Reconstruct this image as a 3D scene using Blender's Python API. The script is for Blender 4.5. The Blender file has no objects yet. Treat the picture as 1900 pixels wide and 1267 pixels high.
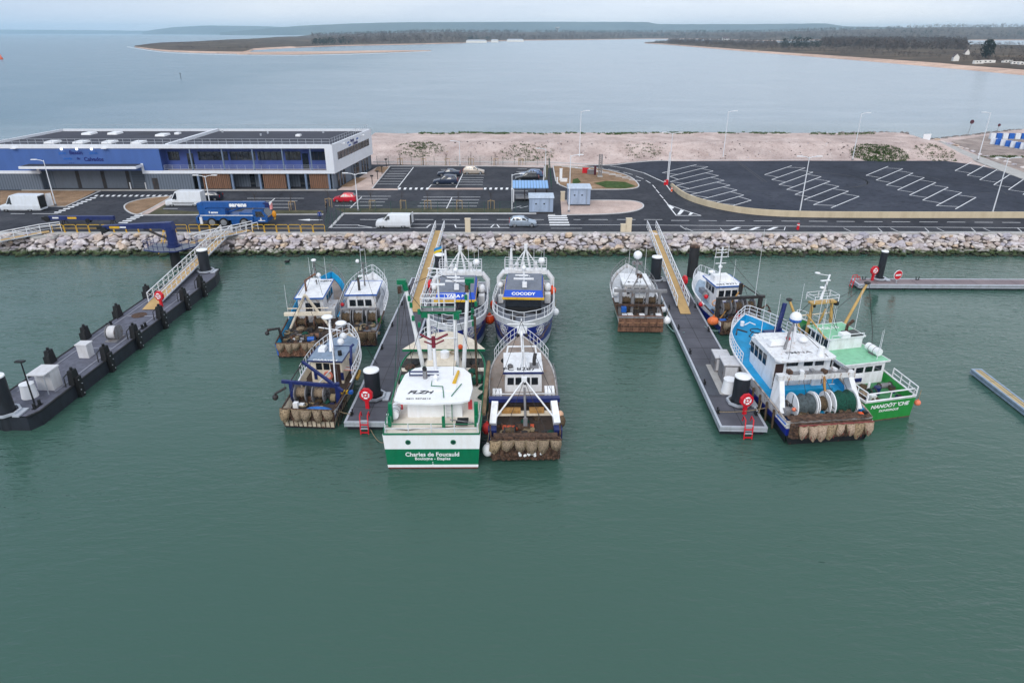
EXPO, HAZE = 0.6, 8.5e-5
import bpy, math, random
from mathutils import Vector as V, Matrix, noise as MN
R = random.Random(11)
SC = bpy.context.scene
COL = SC.collection
rad = math.radians
pi = math.pi
# ---------------------------------------------------------------- survey: camera and ground points
CF, CH, CP = 1267.0, 28.2, math.atan((633 - 60) / 1267.0)
CC, CS = math.cos(CP), math.sin(CP)
def P(px, py, z=0.0):
    """world point at height z seen at photo pixel (px, py)"""
    v = (py - 633) / CF; u = (px - 950) / CF
    t = (CH - z) / (CS + v * CC)
    return V((u * t, t * (CC - v * CS), z))
def ZY(py, Y):
    """height of a point at ground distance Y seen on photo row py"""
    v = (py - 633) / CF
    t = Y / (CC - v * CS)
    return CH - t * (CS + v * CC)
GZ = 2.2
def srgb(r, g, b):
    f = lambda c: (c / 255 / 12.92) if c / 255 <= .04045 else ((c / 255 + .055) / 1.055) ** 2.4
    return (f(r), f(g), f(b), 1)
# ---------------------------------------------------------------- materials
MATS = {}
def nodes(name):
    m = bpy.data.materials.new(name); m.use_nodes = True
    nt = m.node_tree
    return m, nt, nt.nodes, nt.links, nt.nodes['Principled BSDF']
def ramp(n, stops):
    r = n.new('ShaderNodeValToRGB'); e = r.color_ramp.elements
    while len(e) < len(stops): e.new(.5)
    for k, (p, c) in enumerate(stops): e[k].position = p; e[k].color = c
    return r
def mixc(n, l, fac, a, b, mode='MIX'):
    x = n.new('ShaderNodeMix'); x.data_type = 'RGBA'; x.blend_type = mode
    for sock, val in ((x.inputs['Factor'], fac), (x.inputs[6], a), (x.inputs[7], b)):
        if hasattr(val, 'is_output'): l.new(val, sock)
        else: sock.default_value = val
    return x.outputs[2]
def paint(name, col, rough=.45, metal=0, wear=.12, rust=0.0, scale=1.6, rustcol=(92, 52, 34), bump=0, streak=True, spec=.4):
    """weathered surface: tone variation, run marks and rust patches"""
    if name in MATS: return MATS[name]
    m, nt, n, l, b = nodes(name)
    c = srgb(*col)
    tc = n.new('ShaderNodeTexCoord'); mp = n.new('ShaderNodeMapping')
    l.new(tc.outputs['Object'], mp.inputs[0])
    mp.inputs['Scale'].default_value = (scale, scale, scale * (.3 if streak else 1))
    t = n.new('ShaderNodeTexNoise'); t.inputs['Scale'].default_value = 1.3; t.inputs['Detail'].default_value = 7; t.inputs['Roughness'].default_value = .65
    l.new(mp.outputs[0], t.inputs[0])
    k = 1 - wear * 2.2
    r = ramp(n, [(.3, (c[0] * k, c[1] * k * .98, c[2] * k * .95, 1)), (.56, c), (.8, (min(1, c[0] * (1 + wear * .5)), min(1, c[1] * (1 + wear * .5)), min(1, c[2] * (1 + wear * .5)), 1))])
    l.new(t.outputs[0], r.inputs[0]); out = r.outputs[0]
    if rust:
        t2 = n.new('ShaderNodeTexNoise'); t2.inputs['Scale'].default_value = 2.1; t2.inputs['Detail'].default_value = 9; t2.inputs['Roughness'].default_value = .72
        mp2 = n.new('ShaderNodeMapping'); l.new(tc.outputs['Object'], mp2.inputs[0]); mp2.inputs['Location'].default_value = (3.1, 7.7, 1.3)
        mp2.inputs['Scale'].default_value = (scale, scale, scale * .35)
        l.new(mp2.outputs[0], t2.inputs[0])
        r2 = ramp(n, [(.66 - rust * .36, (0, 0, 0, 1)), (.74 - rust * .3, (1, 1, 1, 1))])
        l.new(t2.outputs[0], r2.inputs[0])
        out = mixc(n, l, r2.outputs[0], out, srgb(*rustcol))
    l.new(out, b.inputs['Base Color'])
    b.inputs['Roughness'].default_value = rough; b.inputs['Metallic'].default_value = metal
    b.inputs['Specular IOR Level'].default_value = spec
    if bump:
        bp = n.new('ShaderNodeBump'); bp.inputs['Strength'].default_value = bump; bp.inputs['Distance'].default_value = .05
        t3 = n.new('ShaderNodeTexNoise'); t3.inputs['Scale'].default_value = 9; t3.inputs['Detail'].default_value = 6
        l.new(tc.outputs['Object'], t3.inputs[0]); l.new(t3.outputs[0], bp.inputs['Height']); l.new(bp.outputs[0], b.inputs['Normal'])
    MATS[name] = m
    return m
WHITE = paint('white paint', (232, 234, 238), wear=.1, rust=.06, rustcol=(186, 164, 146))
WHITEW = paint('worn white paint', (220, 221, 224), wear=.14, rust=.32, rustcol=(150, 120, 98))
RAILW = paint('white rail', (226, 229, 235), wear=.05)
RUST = paint('rust', (96, 72, 58), .85, wear=.42, rust=.48, rustcol=(48, 35, 30), scale=2.4, bump=.6, streak=False)
RUSTL = paint('light rust', (126, 92, 74), .85, wear=.28, rust=.4, rustcol=(70, 48, 40), bump=.5)
DKSTEEL = paint('dark steel', (52, 50, 52), .6, wear=.2, rust=.3, rustcol=(74, 50, 38))
GSTEEL = paint('grey steel', (132, 132, 136), .55, wear=.2, rust=.3, rustcol=(96, 70, 54))
GALV = paint('galvanised steel', (186, 192, 202), .45, .25, wear=.08)
BLACK = paint('black rubber', (26, 27, 30), .6, wear=.1)
GLASS = paint('dark glass', (30, 36, 44), .06, wear=.05, spec=.9)
DGREY = paint('grey deck', (118, 124, 136), .7, wear=.12, rust=.1, rustcol=(90, 80, 78))
NETB = paint('beige net', (150, 132, 112), .95, wear=.35, scale=9, bump=1, streak=False)
NETG = paint('green net', (24, 80, 66), .95, wear=.42, scale=8, bump=1, streak=False)
NETBR = paint('brown net', (96, 80, 62), .95, wear=.35, scale=8, bump=1, streak=False)
ORANGE = paint('orange', (226, 92, 42), .45, wear=.1)
RED = paint('red', (205, 28, 44), .4, wear=.06)
ROPE = paint('rope', (150, 134, 108), .9, wear=.2, scale=10)
YELLOW = paint('yellow', (222, 176, 44), .5, wear=.1)
WOODTAN = paint('tan decking', (190, 158, 108), .85, wear=.08, scale=.8, streak=False)
NAVY = paint('navy paint', (26, 40, 98), .4, wear=.15)
BLUE = paint('blue paint', (28, 92, 178), .4, wear=.12)
LBLUE = paint('bright blue paint', (18, 150, 204), .5, wear=.14, scale=.8)
GREEN = paint('green paint', (0, 112, 76), .35, wear=.07)
GREENB = paint('bright green paint', (40, 138, 62), .4, wear=.1)
CREAM = paint('cream paint', (228, 216, 196), .5, wear=.1, rust=.08, rustcol=(150, 110, 80))
PLAST = paint('white plastic', (236, 238, 242), .35, wear=.03)
FLOAT = paint('black floats', (36, 40, 50), .55, wear=.15)
# ---------------------------------------------------------------- mesh builder
class MB:
    def __init__(s): s.v = []; s.f = []; s.m = []; s.sm = []; s.mats = []
    def mi(s, mat):
        if mat not in s.mats: s.mats.append(mat)
        return s.mats.index(mat)
    def add(s, vs, fs, mat, sm=False):
        o = len(s.v); k = s.mi(mat)
        s.v += [tuple(p) for p in vs]
        for f in fs: s.f.append([i + o for i in f]); s.m.append(k); s.sm.append(sm)
        return s
    def box(s, c, d, mat, rz=0, top=(1, 1), M=None, sh=(0, 0)):
        x, y, z = d[0] / 2, d[1] / 2, d[2] / 2
        vs = []
        for dz, (fx, fy), (ox, oy) in ((-z, (1, 1), (0, 0)), (z, top, sh)):
            for sx, sy in ((-1, -1), (1, -1), (1, 1), (-1, 1)): vs.append(V((sx * x * fx + ox, sy * y * fy + oy, dz)))
        if rz: 
            q = Matrix.Rotation(rz, 3, 'Z'); vs = [q @ p for p in vs]
        if M is not None: vs = [M @ p for p in vs]
        vs = [p + V(c) for p in vs]
        return s.add(vs, [(3, 2, 1, 0), (4, 5, 6, 7), (0, 1, 5, 4), (1, 2, 6, 5), (2, 3, 7, 6), (3, 0, 4, 7)], mat)
    def rod(s, p, q, r, mat, n=6, r2=None):
        return s.tube([p, q], r, mat, n, r2=r2)
    def tube(s, pts, r, mat, n=6, closed=False, r2=None, caps=True):
        pts = [V(p) for p in pts]; N = len(pts); vs = []
        up = None
        for i, p in enumerate(pts):
            if closed: d = pts[(i + 1) % N] - pts[i - 1]
            else: d = pts[min(i + 1, N - 1)] - pts[max(i - 1, 0)]
            if d.length < 1e-9: d = V((0, 0, 1))
            d.normalize()
            if up is None: up = V((0, 0, 1)) if abs(d.z) < .9 else V((1, 0, 0))
            a = d.cross(up)
            if a.length < 1e-4: a = d.cross(V((0, 1, 0.01)))
            a.normalize(); b = a.cross(d)
            up = b
            rr = r if r2 is None else r + (r2 - r) * i / max(1, N - 1)
            for k in range(n):
                t = 2 * pi * (k + .5) / n
                vs.append(p + a * math.cos(t) * rr + b * math.sin(t) * rr)
        fs = []
        for i in range(N if closed else N - 1):
            j = (i + 1) % N
            for k in range(n): fs.append((i * n + k, i * n + (k + 1) % n, j * n + (k + 1) % n, j * n + k))
        s.add(vs, fs, mat, n > 4)
        if caps and not closed:
            s.add(vs[:n], [tuple(range(n))], mat); s.add(vs[-n:], [tuple(range(n - 1, -1, -1))], mat)
        return s
    def prism(s, poly, z0, z1, mat, topmat=None, k=1.0):
        n = len(poly)
        cx = sum(p[0] for p in poly) / n; cy = sum(p[1] for p in poly) / n
        vs = [(p[0], p[1], z0) for p in poly] + [(cx + (p[0] - cx) * k, cy + (p[1] - cy) * k, z1) for p in poly]
        s.add(vs, [(i, (i + 1) % n, n + (i + 1) % n, n + i) for i in range(n)] + [tuple(range(n - 1, -1, -1))], mat)
        return s.add(vs[n:], [tuple(range(n))], topmat or mat)
    def ball(s, c, r, mat, n=10, m=7, sc=(1, 1, 1)):
        vs = []; fs = []
        for i in range(m + 1):
            ph = pi * i / m
            for k in range(n):
                t = 2 * pi * k / n
                vs.append((c[0] + r * sc[0] * math.sin(ph) * math.cos(t), c[1] + r * sc[1] * math.sin(ph) * math.sin(t), c[2] - r * sc[2] * math.cos(ph)))
        for i in range(m):
            for k in range(n): fs.append((i * n + k, i * n + (k + 1) % n, (i + 1) * n + (k + 1) % n, (i + 1) * n + k))
        return s.add(vs, fs, mat, True)
    def cyl(s, c, r, h, mat, n=16, r2=None, topmat=None):
        r2 = r if r2 is None else r2
        vs = [(c[0] + q * math.cos(2 * pi * k / n), c[1] + q * math.sin(2 * pi * k / n), c[2] + z) for q, z in ((r, 0), (r2, h)) for k in range(n)]
        s.add(vs, [(k, (k + 1) % n, n + (k + 1) % n, n + k) for k in range(n)], mat, True)
        s.add(vs[:n], [tuple(range(n - 1, -1, -1))], mat)
        return s.add(vs[n:], [tuple(range(n))], topmat or mat)
    def ring(s, c, r, t, mat, axis=(0, 0, 1), n=14, k=6):
        a = V(axis).normalized(); u = a.orthogonal().normalized(); w = a.cross(u)
        return s.tube([V(c) + (u * math.cos(2 * pi * i / n) + w * math.sin(2 * pi * i / n)) * r for i in range(n)], t, mat, k, True)
    def quad(s, a, b, c, d, mat): return s.add([a, b, c, d], [(0, 1, 2, 3)], mat)
    def loft(s, rows, mat, closed=False, sm=True):
        n = len(rows[0]); vs = [p for r in rows for p in r]; fs = []
        for i in range(len(rows) - 1):
            for k in range(n if closed else n - 1): fs.append((i * n + k, i * n + (k + 1) % n, (i + 1) * n + (k + 1) % n, (i + 1) * n + k))
        return s.add(vs, fs, mat, sm)
    def build(s, name, parent=None, loc=None, rz=0, label=None):
        me = bpy.data.meshes.new(name); me.from_pydata(s.v, [], s.f)
        for m in s.mats: me.materials.append(m)
        me.polygons.foreach_set('material_index', s.m); me.polygons.foreach_set('use_smooth', s.sm)
        me.update()
        o = bpy.data.objects.new(name, me); COL.objects.link(o)
        if parent: o.parent = parent
        if loc is not None: o.location = loc
        if rz: o.rotation_euler.z = rz
        if label: o['label'] = label
        return o
def tag(o, label=None, cat=None, group=None, kind=None):
    for k, x in (('label', label), ('category', cat), ('group', group), ('kind', kind)):
        if x: o[k] = x
    return o
def thing(name, label, cat, loc=(0, 0, 0), rz=0, group=None):
    o = bpy.data.objects.new(name, None); COL.objects.link(o)
    o.empty_display_size = .3
    o.location = loc; o.rotation_euler.z = rz
    return tag(o, label, cat, group)
def copy_thing(o, loc, rz, label, parent=None):
    c = o.copy(); COL.objects.link(c)
    if parent is None:
        c.location = loc; c.rotation_euler.z = rz
        if label: c['label'] = label
    else: c.parent = parent
    for ch in list(o.children): copy_thing(ch, None, 0, None, c)
    return c
def text_mesh(body, size, ext=.004, shear=0, bold=0, spacing=1.0):
    cu = bpy.data.curves.new('txt', 'FONT'); cu.body = body; cu.size = size; cu.align_x = 'CENTER'; cu.align_y = 'CENTER'
    cu.extrude = ext; cu.shear = shear; cu.offset = bold; cu.space_character = spacing; cu.resolution_u = 3
    ob = bpy.data.objects.new('txt', cu); COL.objects.link(ob)
    dg = bpy.context.evaluated_depsgraph_get()
    me = bpy.data.meshes.new_from_object(ob.evaluated_get(dg))
    bpy.data.objects.remove(ob); bpy.data.curves.remove(cu)
    return me
def lettering(body, size, mat, parent, loc, right=(1, 0, 0), up=(0, 1, 0), shear=0, bold=0.0, fn=None, wide=1.0, name='lettering', spacing=1.0):
    """raised letters; right / up are directions of the writing in the parent's frame"""
    me = text_mesh(body, size, .006, shear, bold * size, spacing)
    r = V(right).normalized(); u = V(up).normalized(); w = r.cross(u)
    for p in me.vertices:
        c = p.co.copy()
        if fn: p.co = fn(c.x * wide, c.y, c.z)
        else: p.co = V(loc) + r * c.x * wide + u * c.y + w * c.z
    me.materials.clear(); me.materials.append(mat)
    for q in me.polygons: q.material_index = 0
    o = bpy.data.objects.new(name, me); COL.objects.link(o)
    if parent: o.parent = parent
    return o
BLK = paint('black lettering', (28, 32, 44), .5, wear=.03)
WLET = paint('white lettering', (236, 238, 240), .5, wear=.03)
# ---------------------------------------------------------------- camera, sky, sun
cam = bpy.data.cameras.new('Camera'); co = bpy.data.objects.new('Camera', cam); COL.objects.link(co)
cam.sensor_width = 36; cam.lens = CF / 1900 * 36; cam.clip_end = 60000; cam.clip_start = .5
co.location = (0, 0, CH); co.rotation_euler = (pi / 2 - CP, 0, 0)
SC.camera = co
SC.cycles.volume_bounces = 2
SC.view_settings.view_transform = 'Standard'; SC.view_settings.look = 'None'; SC.view_settings.exposure = EXPO; SC.view_settings.gamma = 1
w = bpy.data.worlds.new('World'); SC.world = w; w.use_nodes = True
n, l = w.node_tree.nodes, w.node_tree.links
bg = n['Background']; bg.inputs[1].default_value = .1
sky = n.new('ShaderNodeTexSky'); sky.sky_type = 'NISHITA'; sky.sun_disc = False
sky.sun_elevation = rad(38); sky.sun_rotation = rad(200); sky.air_density = 1; sky.dust_density = 2.5
tc = n.new('ShaderNodeTexCoord'); mp = n.new('ShaderNodeMapping'); l.new(tc.outputs['Generated'], mp.inputs[0]); mp.inputs['Scale'].default_value = (1.2, 1.2, 9)
tn = n.new('ShaderNodeTexNoise'); tn.inputs['Scale'].default_value = 2.2; tn.inputs['Detail'].default_value = 6; tn.inputs['Roughness'].default_value = .5
l.new(mp.outputs[0], tn.inputs[0])
cr = ramp(n, [(.3, (6.3, 7.15, 8.5, 1)), (.5, (6.95, 7.85, 9.15, 1)), (.72, (8.0, 8.65, 9.6, 1))])
for e, c in zip(cr.color_ramp.elements, [(.62, .685, .79, 1), (.74, .785, .86, 1), (.87, .885, .91, 1)]): e.color = c
l.new(tn.outputs[0], cr.inputs[0])
vs_ = n.new('ShaderNodeVectorMath'); vs_.operation = 'SCALE'; vs_.inputs['Scale'].default_value = 8.7
l.new(cr.outputs[0], vs_.inputs[0])
sxw = n.new('ShaderNodeSeparateXYZ'); l.new(tc.outputs['Generated'], sxw.inputs[0])
mrw = n.new('ShaderNodeMapRange'); l.new(sxw.outputs[0], mrw.inputs[0]); mrw.inputs[1].default_value = -.1; mrw.inputs[2].default_value = -.75
cl = mixc(n, l, mrw.outputs[0], vs_.outputs[0], (3.7, 4.6, 6.0, 1))
l.new(mixc(n, l, .9, sky.outputs[0], cl), bg.inputs[0])
sun = bpy.data.lights.new('Sun', 'SUN'); so = bpy.data.objects.new('Sun', sun); COL.objects.link(so)
sun.energy = 1.1; sun.angle = rad(30); sun.color = (1, .97, .92)
so.rotation_euler = (rad(52), 0, rad(-20))
# ---------------------------------------------------------------- water
def water_mat():
    m, nt, n, l, b = nodes('harbour water')
    g = n.new('ShaderNodeTexCoord'); sx = n.new('ShaderNodeSeparateXYZ'); l.new(g.outputs['Object'], sx.inputs[0])
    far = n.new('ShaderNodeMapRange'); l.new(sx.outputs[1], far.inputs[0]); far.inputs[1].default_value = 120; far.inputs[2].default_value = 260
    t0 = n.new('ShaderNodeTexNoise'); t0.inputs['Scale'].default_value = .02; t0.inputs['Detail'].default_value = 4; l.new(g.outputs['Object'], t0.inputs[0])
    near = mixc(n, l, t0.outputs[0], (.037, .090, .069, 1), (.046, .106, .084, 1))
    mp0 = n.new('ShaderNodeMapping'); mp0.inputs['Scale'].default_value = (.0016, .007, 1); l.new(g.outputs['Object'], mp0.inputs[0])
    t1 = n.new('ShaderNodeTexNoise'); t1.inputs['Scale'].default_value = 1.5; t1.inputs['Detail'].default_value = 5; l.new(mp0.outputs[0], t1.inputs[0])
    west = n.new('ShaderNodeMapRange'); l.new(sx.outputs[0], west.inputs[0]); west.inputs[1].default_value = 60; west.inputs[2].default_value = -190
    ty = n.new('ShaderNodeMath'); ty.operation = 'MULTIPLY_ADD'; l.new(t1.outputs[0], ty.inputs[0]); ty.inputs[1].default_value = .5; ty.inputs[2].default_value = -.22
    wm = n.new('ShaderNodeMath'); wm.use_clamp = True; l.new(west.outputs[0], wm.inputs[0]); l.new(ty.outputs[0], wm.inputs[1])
    sea = mixc(n, l, wm.outputs[0], (.20, .27, .33, 1), (.10, .18, .235, 1))  # base colour darkened to the west in place of weaker sky reflection
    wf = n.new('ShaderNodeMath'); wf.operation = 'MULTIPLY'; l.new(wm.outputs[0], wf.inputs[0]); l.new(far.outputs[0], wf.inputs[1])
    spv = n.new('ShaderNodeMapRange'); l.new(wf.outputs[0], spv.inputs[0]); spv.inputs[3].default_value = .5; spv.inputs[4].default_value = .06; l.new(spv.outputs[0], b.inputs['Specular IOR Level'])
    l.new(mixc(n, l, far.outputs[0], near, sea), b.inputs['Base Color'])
    b.inputs['IOR'].default_value = 1.38
    mr = n.new('ShaderNodeMapRange'); l.new(far.outputs[0], mr.inputs[0]); mr.inputs[3].default_value = .05; mr.inputs[4].default_value = .22
    l.new(mr.outputs[0], b.inputs['Roughness'])
    hs = []
    for sc, rot, k in (((.5, 1.5, 1), 18, 1.0), ((1.5, 3.6, 1), -12, .6), ((.16, .34, 1), 30, 1.2)):
        mp = n.new('ShaderNodeMapping'); mp.inputs['Scale'].default_value = sc; mp.inputs['Rotation'].default_value = (0, 0, rad(rot)); l.new(g.outputs['Object'], mp.inputs[0])
        t = n.new('ShaderNodeTexNoise'); t.inputs['Scale'].default_value = 1; t.inputs['Detail'].default_value = 3; t.inputs['Distortion'].default_value = .6; l.new(mp.outputs[0], t.inputs[0])
        q = n.new('ShaderNodeMath'); q.operation = 'MULTIPLY'; q.inputs[1].default_value = k; l.new(t.outputs[0], q.inputs[0]); hs.append(q.outputs[0])
    a1 = n.new('ShaderNodeMath'); l.new(hs[0], a1.inputs[0]); l.new(hs[1], a1.inputs[1])
    a2 = n.new('ShaderNodeMath'); l.new(a1.outputs[0], a2.inputs[0]); l.new(hs[2], a2.inputs[1])
    tp = n.new('ShaderNodeTexNoise'); tp.inputs['Scale'].default_value = 1; tp.inputs['Detail'].default_value = 4; mpt = n.new('ShaderNodeMapping'); mpt.inputs['Scale'].default_value = (.028, .06, 1); mpt.inputs['Rotation'].default_value = (0, 0, rad(25)); l.new(g.outputs['Object'], mpt.inputs[0]); l.new(mpt.outputs[0], tp.inputs[0])
    st = n.new('ShaderNodeMapRange'); l.new(tp.outputs[0], st.inputs[0]); st.inputs[1].default_value = .3; st.inputs[2].default_value = .7; st.inputs[3].default_value = .12; st.inputs[4].default_value = .95
    bp = n.new('ShaderNodeBump'); bp.inputs['Distance'].default_value = .16; l.new(st.outputs[0], bp.inputs['Strength']); l.new(a2.outputs[0], bp.inputs['Height']); l.new(bp.outputs[0], b.inputs['Normal'])
    return m
WATER = water_mat()
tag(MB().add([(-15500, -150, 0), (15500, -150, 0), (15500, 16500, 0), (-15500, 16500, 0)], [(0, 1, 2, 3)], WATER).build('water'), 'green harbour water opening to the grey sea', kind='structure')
# ---------------------------------------------------------------- quayside ground
def earth(name, c1, c2, c3, sc, bump=.6):
    m, nt, n, l, b = nodes(name)
    tc = n.new('ShaderNodeTexCoord')
    t = n.new('ShaderNodeTexNoise'); t.inputs['Scale'].default_value = sc; t.inputs['Detail'].default_value = 9; t.inputs['Roughness'].default_value = .7; l.new(tc.outputs['Object'], t.inputs[0])
    r = ramp(n, [(.3, srgb(*c1)), (.52, srgb(*c2)), (.72, srgb(*c3))]); l.new(t.outputs[0], r.inputs[0])
    t2 = n.new('ShaderNodeTexNoise'); t2.inputs['Scale'].default_value = sc * 9; t2.inputs['Detail'].default_value = 4; l.new(tc.outputs['Object'], t2.inputs[0])
    r2 = ramp(n, [(.3, (.55, .53, .52, 1)), (.45, (1, 1, 1, 1))]); l.new(t2.outputs[0], r2.inputs[0])
    t4 = n.new('ShaderNodeTexNoise'); t4.inputs['Scale'].default_value = sc * .22; t4.inputs['Detail'].default_value = 5; t4.inputs['Distortion'].default_value = 1.2; l.new(tc.outputs['Object'], t4.inputs[0])
    r4 = ramp(n, [(.34, (.82, .82, .83, 1)), (.5, (1, 1, 1, 1)), (.68, (1.12, 1.11, 1.1, 1))]); l.new(t4.outputs[0], r4.inputs[0])
    l.new(mixc(n, l, .9, mixc(n, l, .8, r.outputs[0], r2.outputs[0], 'MULTIPLY'), r4.outputs[0], 'MULTIPLY'), b.inputs['Base Color'])
    b.inputs['Roughness'].default_value = .95; b.inputs['Specular IOR Level'].default_value = .1
    bp = n.new('ShaderNodeBump'); bp.inputs['Strength'].default_value = bump; bp.inputs['Distance'].default_value = .12; l.new(t2.outputs[0], bp.inputs['Height']); l.new(bp.outputs[0], b.inputs['Normal'])
    return m
SAND = earth('pink sand and gravel', (168, 148, 142), (194, 176, 170), (212, 196, 190), .25)
SOIL = earth('brown soil', (120, 98, 78), (148, 122, 98), (168, 142, 118), .5)
GRIT = earth('grey stony ground', (128, 118, 114), (158, 144, 138), (180, 168, 160), .3)
GRASSM = earth('grass', (48, 66, 34), (66, 88, 46), (92, 104, 66), 1.2)
VERGE = earth('thin verge', (70, 72, 58), (88, 86, 68), (112, 104, 84), .8)
ASPH = earth('asphalt', (52, 54, 61), (65, 67, 74), (82, 83, 88), .16, .3)
ASPHB = earth('newer asphalt', (50, 54, 64), (60, 64, 75), (74, 78, 88), .12, .25)
CONC = paint('concrete', (176, 174, 172), .85, wear=.12, scale=.7, streak=False)
KERB = paint('kerb stone', (196, 196, 198), .8, wear=.08)
PINKPAVE = earth('pinkish paving', (178, 158, 150), (194, 174, 165), (206, 188, 180), .6, .2)
LINEM = paint('road paint', (232, 234, 238), .7, wear=.1, scale=2, streak=False)
def gz(x, y):
    up = max(0, min(1, (y - 154) / 11)); up = up * up * (3 - 2 * up)
    right = max(0, min(1, (x - 101) / 3.5)); up *= 1 - right
    h = GZ - .03 + up * 2.6
    back = 181 + max(0, x - 100) * .55 - 30 * max(0, min(1, (-36 - x) / 5))
    dn = max(0, min(1, (y - back) / 16)); h -= dn * dn * (3 - 2 * dn) * 7.0
    if y > 156: h += MN.noise(V((x * .12, y * .12, 0))) * .35 * up + MN.noise(V((x * .6, y * .6, 3))) * .12 * up
    return h
g = MB(); xs = [-175 + 2.5 * i for i in range(150)]; ys = [94.6, 120, 140, 152, 154] + [155 + 1.25 * i for i in range(58)]
g.loft([[(x, y, gz(x, y)) for x in xs] for y in ys], SAND, sm=True)
tag(g.build('ground'), 'sandy quayside ground rising to a low bank', kind='structure')
def patch(name, pts, mat, dz, kind='structure', px=True, z=GZ, label=None):
    ps = [P(x, y, z) for x, y in pts] if px else [V((x, y, z)) for x, y in pts]
    m = MB().add([(p.x, p.y, z + dz) for p in ps], [tuple(range(len(ps)))], mat)
    o = m.build(name)
    if o.data.polygons[0].normal.z < 0: o.data.flip_normals()
    import bmesh as bmm
    b = bmm.new(); b.from_mesh(o.data); bmm.ops.triangulate(b, faces=b.faces[:], ngon_method='EAR_CLIP'); b.to_mesh(o.data); b.free()
    return tag(o, label, kind=kind)
import bmesh
patch('road', [(-170, 95.2), (175, 95.2), (175, 121), (120, 132), (80, 152.8), (28, 153.4), (10, 146), (-25, 150), (-170, 150)], ASPH, .012, px=False)
patch('car_park', [(1255, 299), (1742, 297), (1812, 306), (1960, 340), (1960, 401), (1480, 400), (1400, 395), (1340, 386), (1290, 371), (1262, 358), (1246, 340), (1190, 317), (1130, 305), (1200, 298)], ASPHB, .018)
def curb(pts, name='kerb', wdt=.22, h=.12, px=True, mat=None, closed=False):
    ps = [P(x, y, GZ) for x, y in pts] if px else [V((x, y, GZ)) for x, y in pts]
    m = MB(); rows = []; N = len(ps)
    for i, p in enumerate(ps):
        d = (ps[(i + 1) % N] - ps[i - 1]) if closed else (ps[min(i + 1, N - 1)] - ps[max(i - 1, 0)]); d.z = 0; d.normalize()
        s = V((-d.y, d.x, 0)) * wdt / 2
        rows.append([p - s, p - s + V((0, 0, h)), p + s + V((0, 0, h)), p + s])
    if closed: rows.append(rows[0])
    m.loft(rows, mat or KERB, sm=False)
    return tag(m.build(name), kind='structure')
def bend(pts, k=2):
    for _ in range(k):
        q = [pts[0]]
        for a, b in zip(pts, pts[1:]):
            q += [(a[0] * .75 + b[0] * .25, a[1] * .75 + b[1] * .25), (a[0] * .25 + b[0] * .75, a[1] * .25 + b[1] * .75)]
        pts = q + [pts[-1]]
    return pts
# islands, verges and pavements
isl1 = bend([(1026, 308), (1034, 352), (1140, 352), (1172, 351), (1187, 347), (1182, 338), (1168, 327), (1140, 318), (1100, 311), (1060, 308), (1026, 308)])
patch('verge_ground', isl1, SOIL, .05); curb(isl1[:-1], closed=True)
patch('grass', [(1102, 340), (1125, 336), (1160, 338), (1180, 346), (1160, 350), (1125, 349)], GRASSM, .07)
patch('grass', [(1063, 333), (1072, 331), (1078, 338), (1068, 343), (1062, 340)], GRASSM, .07)
isl2 = bend([(1040, 372), (1150, 372), (1178, 373), (1195, 379), (1192, 388), (1165, 395), (1120, 398), (1042, 399)])
patch('pavement', isl2, PINKPAVE, .05); curb(isl2)
patch('verge_ground', [(0, 354), (180, 354), (122, 383), (0, 385)], SOIL, .05); curb([(0, 385.5), (122, 383.5), (188, 354)])
isl3 = bend([(318, 364), (268, 368), (232, 378), (230, 388), (246, 398), (262, 398), (318, 366)])
patch('verge_ground', isl3, SOIL, .05); curb(isl3[:-1], closed=True)
patch('path', [(262, 398), (274, 398), (330, 366), (316, 366)], PINKPAVE, .065)
patch('verge_ground', [(274, 399), (376, 399), (378, 394), (300, 389), (330, 367), (324, 367)], VERGE, .05)
patch('verge', [(500, 390.5), (600, 390.5), (600, 396), (505, 397)], VERGE, .05)
curb([(262, 399.5), (600, 398)])
patch('verge', [(622, 387), (950, 387), (950, 394), (640, 395)], VERGE, .05); curb([(636, 396.5), (995, 396.5)], wdt=.5)
curb([(612, 424), (637, 397)], wdt=.4)
patch('pavement', [(625, 353), (700, 310), (724, 308), (690, 350), (738, 350), (738, 353)], PINKPAVE, .05)
patch('verge_ground', [(631, 347), (660, 330), (682, 330), (652, 347)], SOIL, .065)
patch('verge_ground', [(694, 318), (700, 310), (722, 310), (712, 321)], SOIL, .065)
patch('pavement', [(795, 349), (896, 349), (896, 352), (795, 352)], PINKPAVE, .05)
patch('pavement', [(40, 352), (625, 351), (625, 354), (40, 355)], CONC, .045)
curb([(690, 351), (724, 308.5), (1010, 308.5)]); curb([(1010, 308.5), (1008, 345)])
patch('verge', [(1010, 306), (1018, 306), (1014, 345), (1008, 345)], VERGE, .05)
curb(bend([(692, 300.5), (1000, 300.5), (1060, 303), (1130, 308), (1170, 302), (1230, 297.5), (1420, 297.5), (1740, 296.5)]), h=.14)
curb([(1030, 399), (1017, 399)])
patch('path', [(1740, 262), (1752, 262), (1800, 284), (1900, 320), (1970, 350), (1970, 362), (1900, 334), (1812, 300), (1790, 290)], CONC, .075)
patch('track', [(1765, 262), (1840, 250), (1960, 252), (1960, 350), (1900, 322), (1800, 280)], GRIT, .055)
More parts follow.
